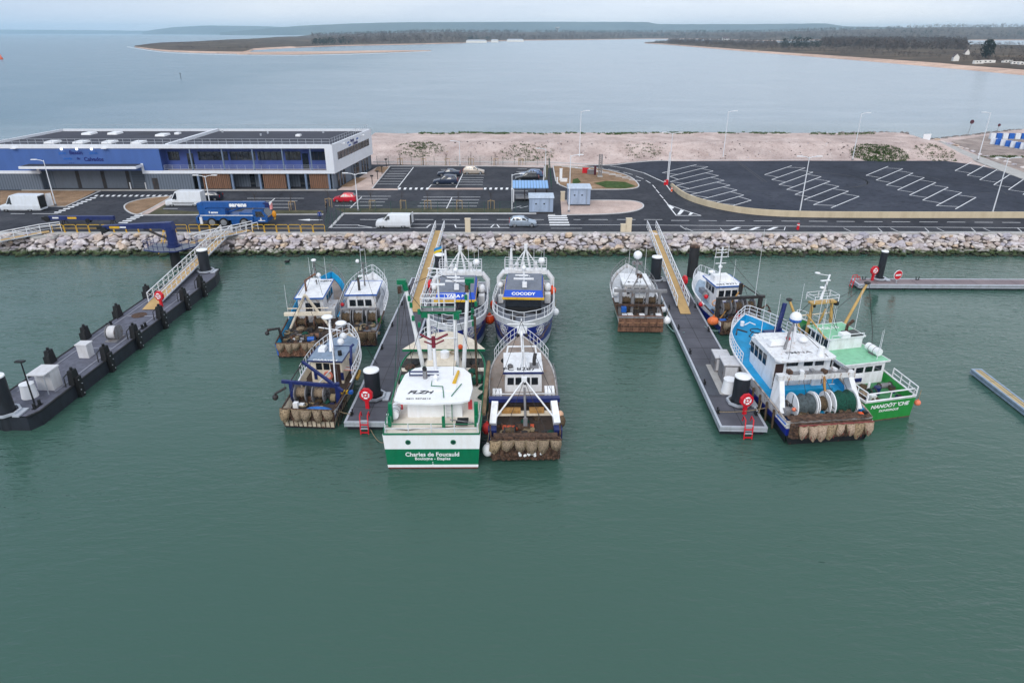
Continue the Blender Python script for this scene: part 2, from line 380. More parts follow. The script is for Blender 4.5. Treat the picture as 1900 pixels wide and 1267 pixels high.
# quay coping
q = MB(); q.box((0, 94.95, GZ - .24), (345, .9, .56), CONC)
for i in range(70): q.box((-170 + 5 * i, 94.95, GZ + .041), (.03, .9, .004), DKSTEEL)
tag(q.build('quay_edge'), kind='structure')
e = MB(); e.loft([[(-175, 94.6, 2.0), (175, 94.6, 2.0)], [(-175, 90.6, -1.4), (175, 90.6, -1.4)]], paint('dark rubble', (116, 108, 104), .95, wear=.3, scale=1, streak=False))
tag(e.build('embankment'), kind='structure')
# ---------------------------------------------------------------- boulders
def rock_mat():
    m, nt, n, l, b = nodes('boulder stone')
    ge = n.new('ShaderNodeNewGeometry'); oi = n.new('ShaderNodeObjectInfo'); tc = n.new('ShaderNodeTexCoord')
    a = n.new('ShaderNodeMath'); l.new(ge.outputs['Random Per Island'], a.inputs[0]); l.new(oi.outputs['Random'], a.inputs[1])
    fr = n.new('ShaderNodeMath'); fr.operation = 'FRACT'; l.new(a.outputs[0], fr.inputs[0])
    r = ramp(n, [(0, srgb(210, 202, 202)), (.2, srgb(204, 192, 182)), (.38, srgb(180, 174, 182)), (.5, srgb(186, 170, 160)), (.6, srgb(196, 190, 198)), (.72, srgb(222, 214, 210)), (.86, srgb(166, 162, 174)), (1, srgb(212, 188, 162))])
    l.new(fr.outputs[0], r.inputs[0])
    t = n.new('ShaderNodeTexNoise'); t.inputs['Scale'].default_value = 3; t.inputs['Detail'].default_value = 8; l.new(ge.outputs['Position'], t.inputs[0])
    r2 = ramp(n, [(.3, (.6, .57, .56, 1)), (.6, (1, 1, 1, 1))]); l.new(t.outputs[0], r2.inputs[0])
    c = mixc(n, l, .85, r.outputs[0], r2.outputs[0], 'MULTIPLY')
    sx = n.new('ShaderNodeSeparateXYZ'); l.new(ge.outputs['Position'], sx.inputs[0])
    ad = n.new('ShaderNodeMath'); ad.operation = 'MULTIPLY_ADD'; l.new(t.outputs[0], ad.inputs[0]); ad.inputs[1].default_value = .8; l.new(sx.outputs[2], ad.inputs[2])
    mr = n.new('ShaderNodeMapRange'); l.new(ad.outputs[0], mr.inputs[0]); mr.inputs[1].default_value = 1.3; mr.inputs[2].default_value = .85
    c = mixc(n, l, mr.outputs[0], c, srgb(62, 78, 40))
    mr2 = n.new('ShaderNodeMapRange'); l.new(ad.outputs[0], mr2.inputs[0]); mr2.inputs[1].default_value = .85; mr2.inputs[2].default_value = .5
    c = mixc(n, l, mr2.outputs[0], c, srgb(34, 38, 28))
    l.new(c, b.inputs['Base Color']); b.inputs['Roughness'].default_value = .9
    bp = n.new('ShaderNodeBump'); bp.inputs['Strength'].default_value = .5; bp.inputs['Distance'].default_value = .1; l.new(t.outputs[0], bp.inputs['Height']); l.new(bp.outputs[0], b.inputs['Normal'])
    return m
ROCK = rock_mat()
def rock_mesh(i):
    b = bmesh.new()
    for k in range(15):
        p = V((R.gauss(0, 1), R.gauss(0, 1), R.gauss(0, 1))).normalized() * R.uniform(.82, 1.0)
        b.verts.new((p.x * 1.15, p.y * .95, p.z * .8))
    h = bmesh.ops.convex_hull(b, input=b.verts[:])
    bmesh.ops.delete(b, geom=[v for v in b.verts if not v.link_faces], context='VERTS')
    bmesh.ops.bevel(b, geom=b.edges[:], offset=.07, segments=1, affect='EDGES', clamp_overlap=True)
    me = bpy.data.meshes.new('boulder'); b.to_mesh(me); b.free(); me.materials.append(ROCK)
    return me
RM = [rock_mesh(i) for i in range(14)]
spots = []
for row in range(9):
    s = row / 8.0
    x = -112 + R.random()
    while x < 112:
        r = R.uniform(.3, .6) if R.random() < .72 else R.uniform(.6, .92)
        spots.append((x, 94.2 - s * 3.3 + R.uniform(-.25, .25), 1.95 - s * 2.35 + R.uniform(-.12, .2), r))
        x += r * 1.5 + R.uniform(0, .16)
spots.sort(key=lambda p: -p[3] + (9 if abs(p[0]) > 73 else 0))
stuff = MB()
for i, (x, y, z, r) in enumerate(spots):
    rot = Matrix.Rotation(R.uniform(0, 6.28), 3, 'Z') @ Matrix.Rotation(R.uniform(-.4, .4), 3, 'X')
    sc = (r * R.uniform(.9, 1.2), r, r * R.uniform(.75, 1))
    me = RM[i % 14]
    if i < 298:
        o = bpy.data.objects.new('boulder', me); COL.objects.link(o)
        o.location = (x, y, z); o.rotation_euler = rot.to_euler(); o.scale = sc
        tag(o, 'large angular pinkish grey boulder in the sloping rock bank below the quay', 'boulder', 'boulders of the rock bank')
    else:
        stuff.add([V((x, y, z)) + rot @ V((v.co.x * sc[0], v.co.y * sc[1], v.co.z * sc[2])) for v in me.vertices], [tuple(p.vertices) for p in me.polygons], ROCK)
tag(stuff.build('boulders'), 'smaller boulders filling the rock bank', kind='stuff')
# ---------------------------------------------------------------- far land, hills and woods
def interp(tab, x):
    if x <= tab[0][0]: return tab[0][1]
    for (a, ya), (b, yb) in zip(tab, tab[1:]):
        if x <= b: return ya + (yb - ya) * (x - a) / (b - a)
    return tab[-1][1]
FSAND = earth('distant sand', (176, 148, 132), (200, 170, 152), (214, 188, 170), .02, .1)
SCRUB = earth('distant scrub', (62, 52, 46), (84, 72, 60), (122, 106, 84), .012, .2)
def far_land(name, x0, x1, step, lo, hi, relief, label):
    m = MB(); cols = []
    fr = [0, .006, .03, .05, .1, .18, .3, .45, .62, .8, 1]
    x = x0
    while x <= x1:
        a = P(x, interp(lo, x), 0); b = P(x, interp(hi, x), 0)
        col = []
        for k, f in enumerate(fr):
            p = a.lerp(b, f * f if (b - a).length > 3000 else f)
            d = (p - a).length
            z = -.6 if k == 0 else (.7 if k == 1 else 2.0)
            if k > 2: z = 2 + relief(x, d) + MN.noise(V((p.x * .004, p.y * .004, 0))) * 1.5
            if k == 10: z = relief(x, d) if b.y > 8000 else -.6
            col.append((p.x, p.y, z))
        cols.append(col); x += step
    n = len(fr)
    for c0, c1 in zip(cols, cols[1:]):
        for k in range(n - 1):
            m.add([c0[k], c1[k], c1[k + 1], c0[k + 1]], [(0, 1, 2, 3)], FSAND if k < 2 else SCRUB)
    return tag(m.build(name), label, kind='structure')
loA = [(250, 87.9), (275, 92), (303, 95.5), (350, 98), (404, 99.5), (450, 100.3), (463, 97), (470, 93.5), (500, 91.5), (560, 88.5), (640, 85.5), (760, 83), (860, 80.5), (868, 78.5), (960, 75.5), (1100, 74), (1200, 72.5), (1300, 73), (1420, 76), (1500, 75), (1760, 75), (2050, 74.5)]
hiA = [(250, 87.2), (303, 81.5), (455, 76), (539, 70.5), (570, 66.5), (590, 63.2), (2050, 63.2)]
relA = lambda x, d: max(0, min(1, (d - 60) / 1500)) * (8 + 20 * max(0, min(1, (x - 560) / 250)) + 30 * max(0, min(1, (x - 1400) / 350)))
far_land('far_land', 250, 2050, 10, loA, hiA, relA, 'low wooded far shore across the bay')
loB = [(1196, 80.6), (1230, 82.6), (1300, 88.5), (1400, 97), (1500, 105), (1600, 113.2), (1700, 121.8), (1800, 130.8), (1900, 140.2), (2050, 155)]
hiB = [(1196, 80.2), (1230, 79.2), (1290, 78), (1400, 81), (1480, 81), (1510, 77.5), (1750, 79), (1785, 83), (2050, 84)]
far_land('point', 1196, 2050, 10, loB, hiB, lambda x, d: min(2.5, d * .01), 'scrubby point with a sand beach')
bar = MB(); bp_ = [P(x, y, 0) for x, y in [(440, 101.2), (552, 101.6), (640, 99.6), (720, 97.4), (795, 94.9), (800, 94.2), (740, 94.2), (680, 94.6), (600, 96.2), (500, 97), (440, 97.5)]]
bar.prism([(p.x, p.y) for p in bp_], -.3, .7, FSAND); tag(bar.build('sandbar'), kind='structure')
FOAM = paint('surf', (226, 232, 236), .9, wear=.05)
fm = MB()
for pts in ([(236, 86.5), (250, 89), (275, 93.2), (303, 96.8), (350, 99.4), (404, 100.8), (440, 101.8), (552, 102.4), (640, 100.6), (720, 98.2), (800, 94.8)],):
    rows = []
    for k, (x, y) in enumerate(pts): a = P(x, y, .05); b = P(x, y + .55, .05); rows.append([a, b])
    fm.loft(rows, FOAM)
tag(fm.build('surf_line'), 'thin white surf along the sand spit', kind='stuff')
HILL = earth('distant hills', (62, 82, 86), (78, 96, 98), (100, 112, 106), .003, .1)  # base lightened and blued, part of the haze put into the colour
def ridge(pts, D, label):
    m = MB(); rows = [[], [], [], []]
    xs_ = [pts[0][0] + (pts[-1][0] - pts[0][0]) * i / 160 for i in range(161)]
    for x in xs_:
        d = D * (1 + .02 * math.sin(x * .02))
        u = (x - 950) / CF; X = u * d * (CC + (633 - 60) / CF * CS)
        y = interp(pts, x) + MN.noise(V((x * .06, D, 0))) * .5
        z = max(1, ZY(y, d + 700))
        for r, (dd, zz) in enumerate(((0, -.5), (250, z * .45), (700, z), (2000, z * .7))): rows[r].append((X * (d + dd) / d, d + dd, zz))
    m.loft(rows, HILL); return tag(m.build('hills'), label, kind='structure')
ridge([(-60, 63), (20, 62), (60, 57), (100, 54.5), (300, 56), (420, 57.5), (520, 59), (700, 60)], 13500, 'faintest low headland on the horizon')
ridge([(380, 60), (400, 55), (430, 50.5), (480, 47.5), (560, 48.5), (640, 52), (700, 58)], 10500, 'pale blue hill behind the spit')
ridge([(500, 60), (560, 54.5), (600, 50), (640, 47), (700, 44), (770, 41.5), (890, 41), (1000, 40.5), (1160, 41), (1172, 45), (1290, 45), (1350, 44.5), (1430, 43.5), (1462, 49), (1510, 50), (1600, 52), (1720, 54), (2050, 54)], 8200, 'long flat topped hill along the horizon')
BARE = earth('bare winter twigs', (60, 50, 46), (84, 72, 66), (112, 98, 86), .08, .1)
EVERG = earth('dark evergreen foliage', (26, 34, 30), (38, 48, 38), (56, 66, 48), .1, .1)
def tree_blob(m, p, h, w_, mat, nf, size, trunk=True):
    if trunk: m.tube([p, p + V((0, 0, h * .75))], h * .022, BARK, 4, r2=h * .008)
    for k in range(nf):
        a = R.uniform(0, 2 * pi); t = R.random() ** .6; el = R.uniform(-1, 1)
        c = p + V((math.cos(a) * w_ * t * math.sqrt(1 - el * el), math.sin(a) * w_ * t * math.sqrt(1 - el * el), h * (.56 + .44 * el * (.55 + .45 * t))))
        s = size * R.uniform(.5, 1.2)
        q = [c + V((R.uniform(-s, s), R.uniform(-s, s), R.uniform(-s, s))) for _ in range(3)]
        m.add(q, [(0, 1, 2)], mat)
BARK = paint('bark', (74, 64, 56), .9, wear=.2)
def far_rel(x, d): return 2 + relA(x, d)
def wood(name, count, xa, xb, lo, hi, fmin, fmax, hmin, hmax, pe, nf, label, rel):
    m = MB()
    for i in range(count):
        x = R.uniform(xa, xb); a = P(x, interp(lo, x), 0); b = P(x, interp(hi, x), 0)
        f = R.uniform(fmin, fmax); p = a.lerp(b, f * f if (b - a).length > 3000 else f); d = (p - a).length
        p.z = rel(x, d) - .5
        cl = MN.noise(V((p.x * .006, p.y * .003, 5)))
        if cl < -.25: continue
        ev = MN.noise(V((p.x * .004, p.y * .002, 9))) > 1 - pe * 2
        h = R.uniform(hmin, hmax); tree_blob(m, p, h, h * .5, EVERG if ev else BARE, nf, h * .16, False)
    return tag(m.build(name), label, kind='stuff')
wood('far_wood', 6500, 580, 2050, loA, hiA, .06, .62, 9, 17, .36, 22, 'distant winter wood covering the far shore', far_rel)
wood('spit_scrub', 2200, 330, 1000, loA, [(330, 82), (455, 76.5), (539, 71), (590, 66), (2050, 64)], .1, .75, 2, 5, .3, 14, 'low dark scrub on the sand spit', far_rel)
relB = lambda x, d: 2 + min(2.5, d * .01)
wood('point_scrub', 4200, 1215, 2050, loB, hiB, .07, .98, 2.2, 5.5, .3, 20, 'low scrub on the sandy point', relB)
wood('bare_wood', 1150, 1525, 1790, loB, hiB, .25, .98, 8, 15, .12, 46, 'brown leafless wood on the sandy point', relB)
wood('shore_wood', 800, 1240, 1440, loB, hiB, .2, .98, 4, 9, .2, 30, 'thin leafless trees near the tip of the point', relB)
def lone(name, px, py, h, wd, mat, label, nf=500, cat='tree', group=None):
    p = P(px, py, 2.0); m0 = MB(); m0.tube([(0, 0, -1), (0, 0, h * .8)], h * .03, BARK, 6, r2=h * .01)
    c = MB(); tree_blob(c, V((0, 0, 0)), h, wd, mat, nf, h * .075, False)
    o = thing(name, label, cat, p, group=group); m0.build('trunk', o); c.build('crown', o); return o
lone('pine_tree', 1828, 112, 20, 6.5, EVERG, 'tall dark pine standing alone beside the white caravans', 900)
for i, (x, y, h, lab) in enumerate([(1455, 91, 17, 'leftmost dark pine of the clump on the point'), (1477, 91, 20, 'broad dark pine in the middle of the clump on the point'), (1495, 91.5, 19, 'dark pine right of the broadest pine in the clump on the point'), (1514, 90.5, 15, 'rightmost small dark pine of the clump on the point')]):
    lone('pine_tree', x, y, h, h * .62, EVERG, lab, 700, group='pines in the clump on the point')
HW = paint('house render', (232, 228, 222), .8, wear=.06); ROOFR = paint('slate roof', (96, 84, 84), .8, wear=.15)
def house(px, py, L, W, H, rz, label, roofm=ROOFR, rh=.6):
    o = thing('house', label, 'house', P(px, py, 3.5), rad(rz))
    b = MB(); b.box((0, 0, H / 2 - 1), (L, W, H + 2), HW); b.add([(-L / 2, -W / 2, H), (-L / 2, W / 2, H), (-L / 2, 0, H + W * rh)], [(0, 1, 2)], HW); b.add([(L / 2, -W / 2, H), (L / 2, W / 2, H), (L / 2, 0, H + W * rh)], [(2, 1, 0)], HW); b.build('wall', o)
    r = MB()
    for s in (-1, 1): r.add([(-L / 2 - .3, s * (W / 2 + .3), H - .3 * rh), (L / 2 + .3, s * (W / 2 + .3), H - .3 * rh), (L / 2 + .3, 0, H + W * rh + .08), (-L / 2 - .3, 0, H + W * rh + .08)], [(0, 1, 2, 3)], roofm)
    r.build('roof', o)
    d = MB(); d.box((L * .2, -W / 2 - .03, 1.1), (1, .06, 2.1), DKSTEEL); d.build('door', o)
    for x in (-.3, 0): q = MB(); q.box((L * x, -W / 2 - .03, H * .55), (1.1, .06, 1.2), GLASS); q.build('window', o)
house(1772, 112, 6, 5, 3, 75, 'small white gabled house among trees behind the beach')
house(1792, 103, 6, 5, 3, 80, 'white gabled house farthest back behind the beach', rh=.8)
house(1346, 76, 22, 10, 6, 0, 'large old house beyond the estuary on the point')
for i, (x, y, L, lab) in enumerate([(1814, 119, 9, 'long low white caravan nearest the beach'), (1832, 118, 12, 'white caravan right under the tall dark pine'), (1868, 118, 10, 'white caravan in the middle of the site'), (1885, 121, 8, 'second caravan from the right edge of the beach site'), (1899, 122, 9, 'caravan at the right edge of the beach site')]):
    o = thing('caravan', lab, 'caravan', P(x, y, 2.6), rad(R.uniform(-20, 20)), 'caravans behind the beach')
    b = MB(); b.box((0, 0, 1.6), (L, 3, 2.6), HW, top=(.97, .9)); b.build('body', o)
    for k in (-.25, .1): q = MB(); q.box((L * k, -1.5, 1.9), (1.4, .1, .8), GLASS); q.build('window', o)
for x, y, L, lab in [(884, 78.2, 60, 'leftmost long white building on the far shore'), (918, 77.4, 22, 'low white building in the middle of the far shore group'), (956, 76.4, 55, 'long white roofed sheds at the right of the far shore group')]:
    o = thing('shed', lab, 'building', P(x, y, 2), 0, 'white buildings on the far shore')
    b = MB(); b.box((0, 0, 1.0), (L, 18, 6), HW); b.build('wall', o); r = MB(); r.prism([(-L / 2, -9.5), (L / 2, -9.5), (L / 2, 9.5), (-L / 2, 9.5)], 4, 6.5, GALV, k=.8); r.build('roof', o)
o = thing('water_tower', 'grey mushroom shaped water tower rising over the far wood', 'water tower', (P(1034, 66.5, 0).x * 1, P(1034, 66.5, 0).y, 12))
b = MB(); b.cyl((0, 0, 0), 9, 42, CONC); b.build('shaft', o); b = MB(); b.cyl((0, 0, 42), 9, 9, CONC, r2=22); b.cyl((0, 0, 51), 22, 9, CONC); b.build('tank', o)
# haze
hz = MB(); hz.box((0, 8100, 84), (31400, 16900, 172), CONC); ho = hz.build('haze'); tag(ho, 'thin bluish sea haze', kind='stuff')
hm = bpy.data.materials.new('haze'); hm.use_nodes = True; hn = hm.node_tree.nodes; hn.clear(); out = hn.new('ShaderNodeOutputMaterial'); pv = hn.new('ShaderNodeVolumePrincipled')
pv.inputs['Color'].default_value = (.64, .85, 1, 1); pv.inputs['Density'].default_value = HAZE; pv.inputs['Anisotropy'].default_value = .0
hm.node_tree.links.new(pv.outputs[0], out.inputs['Volume']); ho.data.materials.clear(); ho.data.materials.append(hm)
# ---------------------------------------------------------------- pontoons, piles, gangways
def planks(name, c1, c2, per=.16, axis='X'):
    m, nt, n, l, b = nodes(name)
    tc = n.new('ShaderNodeTexCoord'); wv = n.new('ShaderNodeTexWave'); wv.bands_direction = axis; wv.inputs['Scale'].default_value = .314 / per; wv.inputs['Distortion'].default_value = .15
    l.new(tc.outputs['Object'], wv.inputs[0])
    t = n.new('ShaderNodeTexNoise'); t.inputs['Scale'].default_value = .55; t.inputs['Detail'].default_value = 8; l.new(tc.outputs['Object'], t.inputs[0])
    c = mixc(n, l, t.outputs[0], srgb(*c1), srgb(*c2))
    r = ramp(n, [(.06, (.45, .45, .45, 1)), (.2, (1, 1, 1, 1))]); l.new(wv.outputs[1], r.inputs[0])
    l.new(mixc(n, l, .8, c, r.outputs[0], 'MULTIPLY'), b.inputs['Base Color']); b.inputs['Roughness'].default_value = .75
    return m
PLANK = planks('dark deck planks', (48, 50, 60), (104, 104, 114))
PLANKT = planks('tan deck planks', (170, 150, 112), (206, 184, 140), .2)
PLANKP = planks('purple brown deck planks', (112, 98, 104), (150, 136, 138), .2)
def frame(a, b, z):
    a = V((a[0], a[1], z)); b = V((b[0], b[1], z)); d = b - a
    return a, d.length, math.atan2(d.y, d.x)
def cleat(o, x, y, z):
    m = MB(); m.box((x, y, z + .03), (.45, .2, .06), BLACK)
    for s in (-1, 1): m.rod((x + s * .12, y, z + .05), (x + s * .2, y, z + .3), .05, BLACK); m.ball((x + s * .2, y, z + .32), .08, BLACK, 7, 5)
    m.build('cleat', o)
def pontoon(label, a, b, wdt, z, nfl, deckm=PLANK, cleats=(), edge=GALV, fl=1.5):
    p, L, rz = frame(a, b, 0)
    o = thing('pontoon', label, 'pontoon', p, rz)
    d = MB(); d.box((L / 2, 0, z - .06), (L - .3, wdt - .36, .12), deckm)
    for k in range(1, int(L / 2.4)): d.box((2.4 * k, 0, z + .003), (.05, wdt - .4, .006), BLACK)
    d.box((L / 2, .03, z + .0045), (L - .5, .035, .006), BLACK); d.build('deck', o)
    e = MB()
    for s in (-1, 1):
        e.box((L / 2, s * (wdt / 2 - .09), z - .05), (L, .18, .18), edge); e.box((L / 2, s * (wdt / 2 - .03), z - .3), (L, .06, .2), edge)
    for x in (.09, L - .09): e.box((x, 0, z - .053), (.18, wdt - .364, .18), edge); e.box((x, 0, z - .3), (.1, wdt - .14, .2), edge)
    e.build('edge_frame', o)
    for i in range(nfl):
        x = fl / 2 + .3 + (L - fl - .6) * i / max(1, nfl - 1)
        m = MB(); m.box((x, 0, z * .5 - .42), (fl, wdt - .25, z + .25), FLOAT, top=(.98, .98)); m.build('float', o)
    for x, s in cleats: cleat(o, x, s * (wdt / 2 - .35), z)
    return o
MIDP = pontoon('long dark decked pontoon between the cream wheelhouse trawler and the green white trawler', (-11.2, 45.4), (-10.55, 79.5), 3.55, .8, 12, cleats=[(4.5, 1), (13.5, 1), (19, 1), (25, 1), (30, 1), (1.2, 1), (9, -1), (1.2, -1)])
RGTP = pontoon('long dark decked pontoon carrying grey cabinets left of the blue decked trawler', (17.67, 44.7), (18.95, 79.5), 3.6, .8, 12, cleats=[(2.2, 1), (7, 1), (13.2, 1), (19, 1), (24.5, 1), (2, -1), (18.5, -1), (25, -1)])
pontoon('far pontoon with purple brown decking under the no entry sign', (41.6, 78.6), (72, 78.2), 2.3, .62, 11, PLANKP, [(8, 1), (1.5, 1)], fl=2.4)
pontoon('short narrow finger pontoon with tan decking at the right edge', (41.95, 55.2), (41.55, 42.5), .95, .5, 2, PLANKT, fl=2.2, edge=paint('blue grey steel', (140, 158, 178), .5))
def pile(label, x, y, r, z0, z1, collar=True, cap=PLAST, mat=None, group=None):
    mat = mat or paint('black pile coating', (38, 42, 50), .5, wear=.2)
    o = thing('mooring_pile', label, 'pile', (x, y, 0), 0, group)
    m = MB(); m.cyl((0, 0, -2), r, z1 + 2 - .12, mat, 28); m.build('shaft', o)
    c = MB(); c.cyl((0, 0, z1 - .12), r + .02, .1, cap, 28, r2=r); c.cyl((0, 0, z1 - .02), r, .12, cap, 28, r2=r * .12); c.build('cap', o)
    if collar:
        k = MB(); pts = [(math.cos(t) * (r + .32), math.sin(t) * (r + .32), z0 + .22) for t in [rad(22.5 + 45 * i) for i in range(8)]]
        k.tube(pts, .13, GALV, 4, True); k.box((r + .45, 0, z0 + .1), (.5, 1.3, .12), GALV)
        for i in range(4): k.rod((math.cos(i * pi / 2) * r, math.sin(i * pi / 2) * r, z0 + .22), (math.cos(i * pi / 2) * (r + .3), math.sin(i * pi / 2) * (r + .3), z0 + .22), .1, BLACK)
        k.build('collar', o)
pile('white capped black pile at the near end of the middle pontoon', -11.4, 49.4, .63, .8, 3.4)
pile('white capped black pile beside the white bucket on the right pontoon', 18.4, 48.4, .63, .8, 3.35)
pile('white capped pile by the quay end of the middle gangway', -8.75, 79.6, .62, .8, 3.8)
pile('white capped pile left of the right gangway near the quay', 17.4, 78.7, .62, .8, 3.8)
pile('tall dark pile with a rusty brown top standing free in the water', 22.8, 82.4, .62, 0, 4.0, False, RUST, paint('pile dark', (44, 44, 48), .6, wear=.25, rust=.1))
pile('slim black white capped pile at the tip of the far pontoon', 44.9, 79.3, .4, .62, 4.3)
pile('huge grey black white capped pile at the near end of the left barge', -39.3, 46.1, .66, 1.2, 4.5)
pile('white capped dark pile at the quay end of the left barge', -37.9, 80.6, .63, 1.2, 4.1)
def gangway(label, a, b, wdt, rail_ext=2.5, h=1.05, n=17, ramp_=2.0):
    a = V(a); b = V(b); d = b - a; L = math.hypot(d.x, d.y)
    o = thing('gangway', label, 'gangway', a, math.atan2(d.y, d.x)); k = d.z / L
    m = MB(); m.loft([[(-ramp_, -wdt / 2, -.12), (0, -wdt / 2, .05), (L, -wdt / 2, d.z + .05), (L + 1, -wdt / 2, d.z + .05)], [(-ramp_, wdt / 2, -.12), (0, wdt / 2, .05), (L, wdt / 2, d.z + .05), (L + 1, wdt / 2, d.z + .05)]][::-1], WOODTAN, sm=False); m.build('walkway', o)
    g = MB()
    for s in (-1, 1): g.box((L / 2, s * (wdt / 2 + .02), d.z / 2 - .08), (.01, .01, .01), GALV)
    for i in range(12):
        x = L * (i + .5) / 12; g.box((x, 0, k * x - .06), (.1, wdt, .1), GALV)
    g.build('beam', o)
    for s in (-1, 1):
        t = MB(); y = s * (wdt / 2 + .08)
        z = lambda x: k * min(x, L)
        xs = [0] + [L * i / n for i in range(1, n)] + [L, L + rail_ext]
        t.tube([(0, y, z(0) + .06), (L, y, z(L) + .06)], .09, GALV, 4)
        t.tube([(0, y, z(0) + h), (L, y, z(L) + h), (L + rail_ext, y, z(L) + h)], .06, RAILW, 6)
        t.tube([(0, y, z(0) + h * .55), (L, y, z(L) + h * .55), (L + rail_ext, y, z(L) + h * .55)], .025, RAILW, 4)
        for i, x in enumerate(xs):
            t.rod((x, y, z(x)), (x, y, z(x) + h), .05, RAILW, 4)
            if i < len(xs) - 2: t.rod((x, y, z(x) + h), (xs[i + 1], y, z(xs[i + 1]) + .05), .035, RAILW, 4)
        t.rod((L + rail_ext * .5, y, z(L)), (L + rail_ext * .5, y, z(L) + h), .05, RAILW, 4)
        t.build('railing', o)
    return o
gangway('white railed gangway with tan deck down to the middle pontoon', (-10.5, 70.2, .98), (-10.45, 94.8, 2.28), 1.1)
gangway('white railed gangway with tan deck down to the right pontoon', (18.65, 69.6, .98), (20.1, 94.8, 2.28), 1.1)
gangway('white railed gangway sloping over the left barge to the quay', (-38.95, 69.8, 1.4), (-40.4, 94.3, 2.35), 1.3, rail_ext=.5)
gangway('white railed gangway cut by the left edge of the photo', (-80, 85.5, 1.1), (-66.8, 94.6, 2.3), 1.3, n=10)
gangway('short white railed footbridge between crane platform and quay', (-42.6, 88.6, 2.62), (-38.2, 95.0, 2.35), 1.1, n=5, ramp_=.3, rail_ext=2)
for x, lab in ((-9.6, 'grey concrete abutment under the middle gangway'), (20.9, 'grey concrete abutment under the right gangway'), (-39.4, 'grey concrete abutment under the left gangway'), (-66, 'grey concrete abutment near the left edge')):
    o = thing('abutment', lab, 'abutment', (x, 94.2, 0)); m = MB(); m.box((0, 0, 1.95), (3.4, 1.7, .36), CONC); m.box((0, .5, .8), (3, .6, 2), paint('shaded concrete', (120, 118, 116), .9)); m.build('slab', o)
# the left barge
p, L, rz = frame((-39.33, 45.6), (-38.3, 81.8), 0)
o = thing('barge', 'long black steel barge pontoon with upright fender posts', 'barge', p, rz)
BARGEM = paint('black barge steel', (40, 44, 54), .5, wear=.2, rust=.04)
m = MB(); rows = []
for x, hw, zb in ((0, 1.9, -.1), (.9, 2.35, -.4), (L - 3, 2.35, -.4), (L, 1.5, -.1)): rows.append([(x, hw, 1.2), (x, hw, zb), (x, -hw, zb), (x, -hw, 1.2)])
m.loft(rows, BARGEM, sm=False); m.add(rows[0], [(0, 1, 2, 3)], BARGEM); m.add(rows[-1], [(3, 2, 1, 0)], BARGEM)
m.tube([r[0] for r in rows], .1, BLACK); m.tube([r[3] for r in rows], .1, BLACK); m.tube([(L + .1, -1.5, 1.0), (L + .1, 1.5, 1.0)], .22, BLACK, 8); m.build('hull', o)
d = MB(); DK2 = paint('blue grey barge deck', (96, 98, 112), .7, wear=.2, rust=.08, rustcol=(70, 66, 70), streak=False)
d.add([(.1, 1.85, 1.215), (.1, -1.85, 1.215), (.9, -2.25, 1.215), (L - 3, -2.25, 1.215), (L - .1, -1.4, 1.215), (L - .1, 1.4, 1.215), (L - 3, 2.25, 1.215), (.9, 2.25, 1.215)], [tuple(range(8))], DK2)
DKL = paint('pale deck line', (132, 134, 146), .7)
for y in (-1.55, 1.55): d.box((L / 2 - 2, y, 1.235), (L - 12, .16, .05), DKL)
for x in (4.5, 12.5, 20.5, 27): d.box((x, 0, 1.236), (.2, 2.9, .052), DKL)
d.build('deck', o)
for s, xs in ((-1, (5.6, 10.3, 15.2, 20.2, 25.4, 29.6)), (1, (3.1, 9.4, 14.7, 20.3, 26.2))):
    for x in xs:
        m = MB(); y = s * 2.25
        m.box((x, y, 1.85), (.9, .5, 1.25), BLACK, top=(.7, .8)); m.box((x, y + s * .3, .6), (.55, .35, 2.5), BLACK); m.cyl((x, y, 2.48), .12, .22, BLACK, 8)
        m.tube([(x - .2, y - s * .2, 2.3), (x - .7, y - s * .3, 2.1), (x - .75, y - s * .3, 1.25)], .05, BLACK, 5)
        for k in range(4): m.ball((x + .3 * (k % 2) - .15, y + s * .49, 1.6 - .45 * k), .05, GALV, 6, 4)
        m.build('fender_post', o)
for x, y in ((1.6, -1.7), (17.5, -1.9), (17.8, 1.8), (31.5, 1.3)):
    m = MB(); m.box((x, y, 1.24), (1, .3, .05), BLACK)
    for k in (-.3, .3): m.cyl((x + k, y, 1.25), .13, .4, BLACK, 10)
    m.build('bollard', o)
m = MB(); m.cyl((20.7, .3, 1.22), .75, .05, RUST, 18); m.build('hatch', o)
BX = paint('light grey cabinet', (206, 206, 210), .5, wear=.08)
def cabinet(name, label, x, y, z, sx, sy, sz, rz=0, cat='cabinet', roof=None, pole=False):
    o = thing(name, label, cat, (x, y, z), rz)
    b = MB(); b.box((0, 0, sz / 2), (sx, sy, sz), GSTEEL if roof else BX); b.build('body', o)
    r = MB(); r.box((0, 0, sz + .05), (sx + .16, sy + .16, .1), BX, top=(.97, .97)); r.build('lid', o)
    d = MB(); d.box((0, -sy / 2 - .012, sz * .5), (sx * .8, .024, sz * .8), BX); d.build('door', o)
    if pole: f = MB(); [f.rod((-sx / 2 - .7, s * sy * .5, 0), (-sx / 2 - .7, s * sy * .5, sz), .04, GALV) for s in (-1, 1)]; f.box((-sx / 2 - .42, 0, sz + .05), (.66, sy + .16, .08), BX); f.build('canopy', o)
    return o
cabinet('cabinet', 'large grey canopied cabinet near the end of the left barge', -38.5, 50.4, 1.22, 1.15, 1.35, 1.7, rad(88), pole=True)
cabinet('cabinet', 'smaller grey cabinet in the middle of the left barge', -38.9, 56.4, 1.22, .85, .95, 1.25, rad(88))
